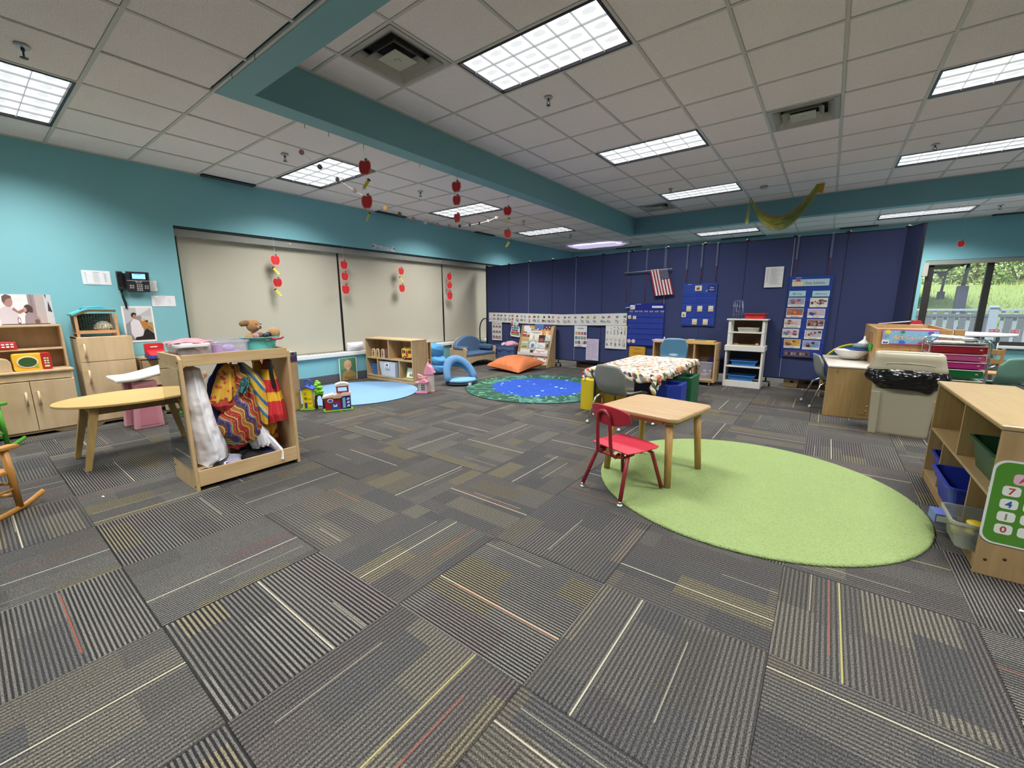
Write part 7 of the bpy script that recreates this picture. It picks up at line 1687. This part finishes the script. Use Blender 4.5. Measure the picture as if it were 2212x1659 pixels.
# chrome cart with coloured trays
t = thing('tray_cart', 'chrome cart with red, pink, magenta and green trays, behind the waste bin', 'cart', (.795, 5.45, 0), 0)
Wc, Dc = .385, .36
for y, lb in ((0, 'front'), (Dc, 'back')):
    b = MB(); b.tube([(0, y, .04), (0, y, .82), (.012, y, .865), (.05, y, .888), (Wc-.05, y, .872), (Wc-.012, y, .85), (Wc, y, .81), (Wc, y, .04)], .0085, 10); obj('loop_frame', b, CHROME, t)
b = MB(); b.box(0, Wc, .01, Dc-.01, .828, .836); b.tube([(0, 0, .832), (Wc, 0, .832), (Wc, Dc, .832), (0, Dc, .832)], .006, 8, closed=True); obj('top_shelf', b, CHROME, t)
for k, (z0, z1, c) in enumerate(((.742, .815, 'a3202e'), (.675, .738, 'cf5a96'), (.605, .668, 'c42f86'), (.522, .598, '117a3c'), (.43, .50, 'd8d24a'), (.33, .41, '3c7fc6'), (.22, .31, 'c9cdd2'))):
    b = MB(); b.prism(rrect(.012, .005, Wc-.012, Dc-.005, .02), z0+.004, z1-.006, 'z'); tr = obj('tray', b, glassy('tray_'+c, c, .86, .25), t, .004)
    b = MB(); b.prism(rrect(.004, -.004, Wc-.004, Dc, .02), z1-.008, z1, 'z'); obj('tray_rim', b, P('d9a8b4' if k < 3 else 'c9ccc8', .35), tr, .002)
    b = MB(); b.prism(circ(.33, (z0+z1)/2+.003, .010, .007, 10), -.001, .006, 'y'); obj('tray_knob', b, P('e09ab0', .4), tr)
for x in (0, Wc):
    for y in (0, Dc): b = MB(); b.cyl((x-.008, y, .022), (x+.008, y, .022), .022, n=12); obj('castor', b, P('2a2a2e', .5), t)
b = MB(); b.box(0, .27, 0, .15, 0, .004, P('b8b8b2')); b.box(.03, .20, .02, .14, .0045, .010, P('e2e2e4')); b.box(.2, .26, .02, .1, .0045, .016, P('3a3a40')); solo('paper_tray', b, None, 'papers and a dark scoop lying on the chrome cart top', 'paper', (.83, 5.52, .8365))
# grey chair at the art desk, seen from the side
shell_chair('grey moulded school chair beside the art desk, turned side-on', '868a89', (.13, 6.12, 0), 104, 1.0, None, None, .62, .34)
# white oval table, chairs and wooden seat by the far window
t = thing('white_table', 'white oval topped table below the far window', 'table', (1.66, 9.2, 0), 0)
b = MB(); b.prism(circ(0, 0, .56, .55, 40), .735, .762, 'z'); obj('tabletop', b, P('dfe3ea', .25), t, .008, 3)
for x in (-.3, .3):
    for y in (-.35, .35): b = MB(); b.cyl((x, y, 0), (x, y, .735), .02, n=12); obj('leg', b, CHROME, t)
shell_chair('dark teal moulded chair at the white oval table', '3f6a6c', (2.02, 8.45, 0), 75, 1.08, None, None, .66, .38)
shell_chair('pale green moulded chair low behind the large right shelf', '6f9a88', (1.62, 6.95, 0), -150, 1.0, None, None, .62, .34)
WCH = wood('c79c62', 'ad8148', 2, 1, .45, 'ladder_chair')
t = thing('wooden_chair', 'small wooden ladder back chair in front of the dark teal chair', 'chair', (1.66, 7.75, 0), 168)
for s in (-1, 1):
    b = MB(); b.box(s*.12-.016, s*.12+.016, .12, .15, 0, .655); obj('back_post', b, WCH, t, .004)
    b = MB(); b.box(s*.12-.016, s*.12+.016, -.14, -.11, 0, .33); obj('front_leg', b, WCH, t, .004)
for z in (.60, .49): b = MB(); b.prism([(-.12, z-.02), (.12, z-.02), (.12, z+.035), (0, z+.045), (-.12, z+.035)], .125, .145, 'y'); obj('back_slat', b, WCH, t, .004)
b = MB(); b.box(-.145, .145, -.15, .15, .33, .352); obj('seat', b, WCH, t, .006)
for k, (x, z, s) in enumerate(((2.36, .625, 'OPEN'), (2.62, .62, 'ABC'))):
    flat('window_notice', ['white paper with red print taped to the far window', 'second white paper with red print taped low on the far window'][k], 'paper', (x, YF+.084, z-.0), 0, [.15, .12][k], .13, 'd8d0d4', [('r', .08, .55, .92, .92, 'b8485a'), ('e', .3, .3, .12, .12, 'b8485a'), ('r', .5, .2, .8, .26, 'b8707a'), ('r', .15, .68, .45, .8, 'e2d8dc'), ('r', .55, .68, .85, .8, 'e2d8dc')])
# small scraps on the carpet
for k, (x, y, lb) in enumerate(((.72, 2.33, 'tiny white paper scrap on the carpet in front of the large right shelf'), (-3.55, .40, 'tiny white paper scrap on the carpet left of the dress up rack'))):
    b = MB(); b.add([(0, 0, .002), (.022, .004, .004), (.03, .012, .002), (.004, .01, .006)], [(0, 1, 2, 3)]); solo('paper_scrap', b, P('e6e4e0', .7), lb, 'paper', (x, y, .0005))
# ------------------------------------------------------------ hanging paper apples and pencils
AP = [(0, -.058), (.016, -.064), (.036, -.055), (.050, -.030), (.056, .0), (.052, .032), (.036, .050), (.016, .050), (0, .040), (-.016, .050), (-.036, .050), (-.052, .032), (-.056, 0), (-.050, -.030), (-.036, -.055), (-.016, -.064)]
def hang(label, x, y, ztop_, items, zend=None, group='strings of paper apples and pencils', face=0):
    t = thing('apple_string', label, 'hanging decoration', (x, y, 0), face, group)
    zb = zend if zend else items[-1][1]
    b = MB(); b.cyl((0, 0, zb), (0, 0, ztop_), .0011, n=5); obj('string', b, P('b9c4c4', .4), t)
    for kind, z, s_, rz in items:
        xf = Matrix.Translation((0, 0, z)) @ Matrix.Rotation(math.radians(rz), 4, 'Z') @ Matrix.Scale(s_, 4)
        if kind == 'a':
            b = MB(); b.prism([(p[0]*1.14, p[1]*1.14) for p in AP], -.0008, .0008, 'y', P('e8a08e', .6), xf); a_ = obj('apple', b, None, t)
            b = MB(); b.prism(AP, -.0018, .0018, 'y', P('c4262c', .55), xf); b.prism([(-.0012, -.045), (.0012, -.045), (.0012, .03), (-.0012, .03)], -.0022, .0022, 'y', P('d8484a'), xf); obj('red_face', b, None, a_)
            b = MB(); b.prism([(-.002, .045), (.003, .045), (.006, .068), (.001, .07)], -.0016, .0016, 'y', P('3a2a22', .6), xf); b.prism([(.004, .055), (.018, .052), (.030, .062), (.024, .074), (.012, .072)], -.0016, .0016, 'y', P('4a5a3a', .6), xf); obj('stem_leaf', b, None, a_)
        else:
            tl = xf @ Matrix.Rotation(math.radians(-42 if kind == 'p' else 35), 4, 'Y')
            b = MB(); b.prism([(-.016, -.036), (.016, -.036), (.016, .05), (-.016, .05)], -.001, .001, 'y', P('ddcf3a', .6), tl); a_ = obj('pencil', b, None, t)
            b = MB(); b.prism([(-.017, .05), (.017, .05), (.017, .068), (-.017, .068)], -.0014, .0014, 'y', P('4a1f22', .6), tl); b.prism([(-.016, -.036), (0, -.062), (.016, -.036)], -.0012, .0012, 'y', P('e2dcc2'), tl); b.prism([(-.003, -.057), (0, -.063), (.003, -.057)], -.0016, .0016, 'y', P('2a2a2a'), tl); obj('eraser_tip', b, None, a_)
hang('paper apple and pencil string before the blind, leftmost of the four by the window ledge', XW+.03, 2.775, 2.105, [('a', 1.812, 1.05, 90), ('p', 1.662, 1.0, 90), ('a', 1.515, .95, 55), ('p', 1.37, 1.0, 90)])
hang('string of three paper apples before the first dark gap between blinds', XW+.03, 3.80, 2.105, [('a', 1.825, 1.05, 90), ('a', 1.652, 1.05, 90), ('a', 1.452, 1.15, 90)])
hang('string of apple, pencil and apple before the middle of the second blind', XW+.03, 4.90, 2.105, [('a', 1.80, 1.0, 90), ('p', 1.652, .9, 90), ('a', 1.506, 1.1, 90)])
hang('string of three paper apples before the second dark gap between blinds', XW+.03, 6.085, 2.105, [('a', 1.77, 1.15, 90), ('a', 1.60, 1.05, 78), ('a', 1.40, 1.3, 90)])
hang('long apple and pencil string hanging from the teal beam, nearest of three', -3.76, 2.63, 2.712, [('a', 2.515, 1.05, 25), ('q', 2.352, .95, 40), ('a', 2.20, 1.0, 22), ('q', 2.05, .75, 8)], 1.904)
hang('string of dark red apples hanging from the teal beam, middle of three', -3.77, 3.906, 2.712, [('a', 2.61, .95, 22), ('a', 2.455, .9, 14), ('a', 2.25, .85, 2)], 1.902)
hang('apple and pencil string hanging from the teal beam, farthest of three', -3.80, 4.963, 2.712, [('a', 2.515, .95, 28), ('q', 2.37, .8, 8), ('a', 2.205, 1.0, 70), ('q', 2.055, .85, 50)], 1.98)
# the one by the far window and the orange card by the divider end
hang('single small red paper apple on a long string before the far window wall', 1.52, 9.5, 2.71, [('a', 2.11, .75, 20)], None)
t = thing('yellow_card', 'amber paper card hanging on a string beside the right end of the divider', 'hanging decoration', (1.075, 9.5, 0), 70)
b = MB(); b.cyl((0, 0, 2.17), (.0, 0, 2.71), .0011, n=5); obj('string', b, P('b9c4c4', .4), t)
b = MB(); b.prism([(-.045, 1.95), (.05, 1.96), (.045, 2.17), (-.04, 2.16)], -.001, .001, 'y', P('d8a52e', .6)); obj('card', b, None, t); b = MB(); b.prism([(-.042, 2.12), (.042, 2.13), (.042, 2.135), (-.042, 2.125)], -.0015, .0015, 'y', P('6a4a3a')); obj('fold', b, None, t)
# ceiling hooks
b0_ = None
for k, (x, y) in enumerate(((-3.745, 2.05), (-3.75, 2.27), (-3.745, 2.62), (-3.75, 3.32), (-3.75, 3.9), (-3.78, 4.96), (-3.35, 1.36), (-3.0, 1.36))):
    b = MB(); b.tube([(0, 0, 0), (.004, 0, -.012), (-.003, 0, -.02), (.004, 0, -.03), (0, 0, -.036)], .0022, 5)
    solo('ceiling_hook', b, P('3a3436', .5), ['dark wire hook on the ceiling bar, nearest the coffer corner', 'second dark wire hook along the teal beam', 'wire hook above the nearest hanging apple string', 'lone wire hook on the beam edge between two apple strings', 'wire hook above the middle hanging apple string', 'wire hook above the farthest hanging apple string', 'wire hook on the near beam by the upper left ceiling', 'wire hook on the near beam at the top frame edge'][k], 'hook', (x, y, ZL-.008), 0, 'ceiling hooks')
# disc garland
gp = [(-4.393, 2.349, 2.7), (-4.4, 2.534, 2.61), (-4.407, 2.729, 2.533), (-4.415, 2.938, 2.465), (-4.425, 3.15, 2.40), (-4.43, 3.35, 2.353), (-4.438, 3.566, 2.32), (-4.446, 3.786, 2.297), (-4.455, 4.006, 2.289), (-4.463, 4.237, 2.294), (-4.471, 4.461, 2.31), (-4.48, 4.689, 2.342), (-4.489, 4.92, 2.39), (-4.497, 5.144, 2.448), (-4.505, 5.373, 2.521), (-4.513, 5.588, 2.605), (-4.521, 5.795, 2.7)]
t = thing('disc_garland', 'thin garland of small shiny grey, gold and pink discs sagging under the low ceiling', 'garland', (0, 0, 0), 0)
b = MB(); b.tube(gp+[(-4.525, 5.85, ZL-.012)], .0012, 4); obj('thread', b, P('cfc4c4', .4), t)
dc = ['b08a8a', '7a6f70', '6a6468', 'e0c4c0', None, 'a8823a', '6f6a68', 'b08a88', 'c9c6c6', 'b88a86', 'b08482', '5f5a5a', '7a7674', '4a4646', 'b0aeac', 'b09492', 'c4c4c4']
for k, p in enumerate(gp[:-1]):
    if dc[k] is None: continue
    a = .9+.5*math.sin(k*2.3); r_ = .026 if k < 10 else .022
    xf = Matrix.Translation(p) @ Matrix.Rotation(a, 4, 'Z') @ Matrix.Rotation(PI/2, 4, 'X')
    b = MB(); b.prism(circ(0, 0, r_, r_, 18), -.0008, .0008, 'z', None, xf); obj('disc', b, P(dc[k], .25, .5 if k % 2 else .1), t)
# small skeleton-like garland sign stuck on the wall below
fl = [('e', .5, .5, .03, .2, 'c9a0b8')] + [('e', .08+.84*k/10, .5-.12*math.sin(PI*k/10), .018, .14, ['5a4a8a', '8a8a90', '2a2430', 'a88a9a'][k % 4]) for k in range(11)] + [('p', [(.0, .7), (.05, .55), (.10, .8)], '5a5a8a'), ('p', [(.0, .3), (.05, .45), (.10, .2)], '6a6a80'), ('p', [(1, .7), (.95, .55), (.9, .8)], '5a5a8a'), ('p', [(1, .3), (.95, .45), (.9, .2)], '6a6a80')]
flat('wall_garland', 'small white cut out strip of purple beads stuck on the teal wall above the blinds', 'decoration', (XW+.004, 4.345, 2.125), 90, .475, .08, 'd6d4da', fl, outline=[(0, .01), (.04, .0), (.09, .025), (.38, .005), (.43, -.012), (.475, .005), (.455, .035), (.475, .06), (.44, .075), (.38, .045), (.09, .065), (.05, .082), (.0, .07), (.02, .04)])
# tinsel swag under the far beam
t = thing('tinsel_swag', 'green, gold and silver tinsel swag drooping from the ceiling before the far teal beam', 'garland', (0, 0, 0), 0)
A = Vector((-1.30, 8.66, 3.03)); Bp = Vector((-.33, 8.40, 3.035)); cols = ['86b83a', 'dcc638', 'e8994a', 'b4bad0', '4fa85c', 'c8d848']
rd = random.Random(9)
for q, c in enumerate(cols):
    b = MB()
    for k in range(26):
        sag = .56+rd.uniform(-.17, .07); of = Vector((rd.uniform(-.03, .03), rd.uniform(-.03, .03), 0)); sw = rd.uniform(-.05, .05)
        pts = []
        for i in range(13):
            u = i/12; p = A.lerp(Bp, u); sh_ = 4*u*(1-u); fl_ = max(0, (u-.72)/.28)
            pts.append(Vector((p.x+of.x*sh_+sw*sh_*.4+(rd.uniform(-.035, .035) if 1 < i < 11 else 0)*.35+fl_*of.x*1.2, p.y+of.y*sh_, p.z-.045*0-sag*sh_**.9)))
        b.tube(pts, .0026, 3, caps=False)
    for k in range(5):
        p = A+Vector((rd.uniform(-.03, .02), 0, 0)); b.tube([A, p+Vector((-.01, 0, -.25)), p+Vector((-.02+rd.uniform(-.02, .02), 0, -.44))], .0018, 3, caps=False)
    obj('tinsel_strands', b, P(c, .3, .1), t, kind='stuff')
b = MB(); b.prism([(-.05, -.12), (.04, -.14), (.055, .0), (-.02, .0)], -.012, .012, 'y', None, Matrix.Translation(Bp+Vector((.02, 0, 0)))); obj('gold_tuft', b, P('b8962e', .3, .4), t)
# lilac cloth draped on the corner light; light through it painted as emission
b = MB(); b.surf(lambda u, v: (-.03+1.27*u, -.03+.66*v, -.010-.05*math.sin(PI*u)**.6*math.sin(PI*v)**.7*(1-.3*v)-.012*math.sin(9*u)*math.sin(PI*v)), 24, 12)
o = solo('lilac_cloth_cover', b, P('cfc4ea', .8, emit=.55), 'lilac cloth stretched under the ceiling light in the far left corner', 'cloth', (LX, LY+12*T, ZL-.006))

# ------------------------------------------------------------ outside the far window
def f_grass(g):
    n = g.noise(3, 4); n2 = g.noise(40, 3); g.fin(g.mix(n2, g.mix(n, hexc('5f7a3c'), hexc('85964f')), hexc('9aa868')), .95); g.bump(n2, .05, .6); return g.m
b = MB()
def slope(u, v):
    x = -2+22*u; y = 13.4+17*v; z = min(2.15, .74+.13*v*17)+.05*math.sin(x*1.3+y); return (x, y, z)
b.surf(slope, 60, 40)
struct('ground_slope', b, fabric('grass', f_grass)); bpy.data.objects['ground_slope'].name = 'grass_slope'
b = MB(); b.box(-4, 20, YF+.26, 13.6, -.2, -.05); struct('patio', b, P('a8a6a0', .9))
gm = P('7f9450', .9); b = MB(); rd = random.Random(12)
for k in range(5200):
    u, v = rd.uniform(.12, .62), rd.random()**1.6; x, y, z = slope(u, v); h_ = rd.uniform(.05, .14)*(1+v); dx, dy = rd.uniform(-.06, .06), rd.uniform(-.05, .05)
    b.add([(x-.008*(1+v), y, z-.01), (x+.008*(1+v), y, z-.01), (x+dx, y+dy, z+h_)], [(0, 1, 2)], gm if k % 3 else P('a3b06a', .9))
o = obj('grass_blades', b, None); tag(o, 'long meadow grass on the slope behind the white fence', 'grass', None, 'stuff')
FW = P('e2e6ee', .5); FG = P('9a979c', .7)  # grey puts shade of the far-side pickets into colour; middle rail shares it
t = thing('picket_fence', 'white vinyl picket fence outside the far window', 'fence', (0, 13.0, 0), 0)
for k in range(6):
    x = 1.05+1.0*k*1.69/1.69
for x in (1.05, 2.74, 4.43, 6.12):
    b = MB(); b.box(x-.065, x+.065, -.065, .065, -.05, 1.12); ps = obj('post', b, FW, t, .004)
    b = MB(); b.box(x-.08, x+.08, -.08, .08, 1.12, 1.145); b.box(x-.055, x+.055, -.055, .055, 1.145, 1.165); obj('post_cap', b, FW, ps, .004)
for x0 in (1.115, 2.805, 4.495):
    b = MB(); b.box(x0, x0+1.56, -.03, .03, 1.055, 1.10); obj('top_rail', b, FW, t, .004)
    b = MB(); b.box(x0, x0+1.56, -.045, -.005, .93, .995); obj('middle_rail', b, FG, t, .004)
    b = MB(); b.box(x0, x0+1.56, -.03, .03, .10, .16); obj('bottom_rail', b, FW, t, .004)
    for k in range(9):
        x = x0+.05+k*.172
        b = MB(); b.box(x, x+.055, -.012, .012, .12, 1.056); obj('picket', b, FW, t)
        if k < 9: b = MB(); b.box(x+.065, x+.065+.095, -.038, -.014, .14, .935); obj('picket', b, FG, t)
def shade_post(x, y, zp, zt, label, wd):
    t = thing('shade_post', label, 'post', (x, y, 0), 0)
    b = MB(); b.box(-wd, wd, -wd, wd, .0, zp); obj('pad', b, P('3b3f5a', .8), t, .02)
    b = MB(); b.cyl((0, 0, zp), (.03, 0, zt), wd*.42, wd*.36); obj('pole', b, P('2b3040', .6), t)
    b = MB(); b.prism([(-.08, zt-.1), (.05, zt-.02), (.12, zt+.06), (-.16, zt+.05)], -.06, .06, 'y'); obj('bracket', b, P('2b3040', .6), t)
shade_post(2.57, 15.0, 1.645, 2.20, 'near padded navy shade post outside the window', .095)
shade_post(2.65, 18.0, 1.585, 2.08, 'far padded navy shade post outside the window', .078)
t = thing('shade_canopy', 'dark grey blue curved shade canopy held by the outdoor posts', 'canopy', (0, 0, 0), 0)
b = MB(); b.surf(lambda u, v: (-1.2+(3.95)*u, 14.6+3.9*v, 2.44-.22*u+.18*(1-u)*math.sin(PI*v)+.06*v), 20, 14); o = obj('canopy_cloth', b, P('4a5568', .8), t); md = o.modifiers.new('s', 'SOLIDIFY'); md.thickness = .03
b = MB(); b.tube([(-1.2, 14.6, 2.42), (.8, 14.6, 2.33), (2.7, 14.8, 2.22), (2.66, 16.5, 2.3), (2.7, 18.2, 2.15), (.8, 18.5, 2.25), (-1.2, 18.5, 2.45)], .035, 8); obj('edge_cable', b, P('2b3040', .6), t)
lc = ['55703a', '6f8a4a', '8a9f62', '4a6434', '7f9468', '93a87a']
def shrub(label, x, y, z, rx, ry, rz_, n_, seed, kinds):
    rz_ *= 1.1
    rd = random.Random(seed); t = thing('shrub', label, 'shrub', (x, y, z), 0, 'shrubs on the slope')
    b = MB(); b.tube([(0, 0, -.3), (0, 0, rz_*.9)], [.09, .03], 6); b.tube([(0, 0, .2), (rx*.4, 0, rz_)], [.05, .02], 6); b.tube([(0, 0, .2), (-rx*.4, .1, rz_)], [.05, .02], 6); obj('stem', b, P('5a4a3a', .9), t)
    for kk in range(2):
        b = MB()
        for i in range(n_//2):
            d = Vector((rd.gauss(0, 1), rd.gauss(0, 1), rd.gauss(0, 1))).normalized()*(rd.uniform(.45, 1.0)**.5)
            lump = 1+.22*math.sin(d.x*7+seed)*math.cos(d.z*6)
            p = Vector((d.x*rx, d.y*ry, rz_+d.z*rz_))*1.0*lump; s_ = rd.uniform(.05, .10)
            u_ = Vector((rd.gauss(0, 1), rd.gauss(0, 1), rd.gauss(0, 1))).normalized()*s_; v_ = u_.orthogonal().normalized()*s_*.6
            b.add([p-u_, p+v_, p+u_, p-v_], [(0, 1, 2, 3)])
        obj('foliage', b, P(lc[kinds[kk]], .8), t, kind='stuff')
hz = [(2.2, 25, 1.9, 1.6, 1.2, 1.5, 'pale shrub farthest left beyond the grass slope', (4, 5)), (4.2, 22.5, 2.0, 1.1, .9, .95, 'round yellow green shrub behind the near shade post', (1, 2)), (5.6, 24, 2.0, 1.5, 1.1, 1.7, 'tall grey green shrub in the middle of the window view', (4, 2)),
      (7.2, 23.5, 2.0, 1.3, 1.0, 1.3, 'mid green shrub right of the middle of the window view', (1, 4)), (8.9, 24.5, 2.0, 1.8, 1.2, 2.0, 'large grey green shrub at the right frame edge', (4, 5)), (5.0, 27, 2.4, 2.6, 1.2, 2.4, 'tall dark shrub in the back row behind the slope', (0, 3)), (9.5, 28, 2.4, 3.0, 1.2, 2.6, 'wide back row shrub at the right of the window view', (0, 1)), (3.2, 23, 1.9, .8, .7, .6, 'low light green shrub below the canopy', (2, 5)), (6.4, 21.5, 1.8, .9, .7, .5, 'low bush at the top of the grass slope', (5, 2)), (8.0, 21.5, 1.8, 1.0, .8, .55, 'second low bush at the top of the grass slope, to the right', (2, 4))]
for k, (x, y, z, rx, ry, rz_, lb, kn) in enumerate(hz): shrub(lb, x, y, z-.45, rx, ry, rz_, 1700, k+40, kn)
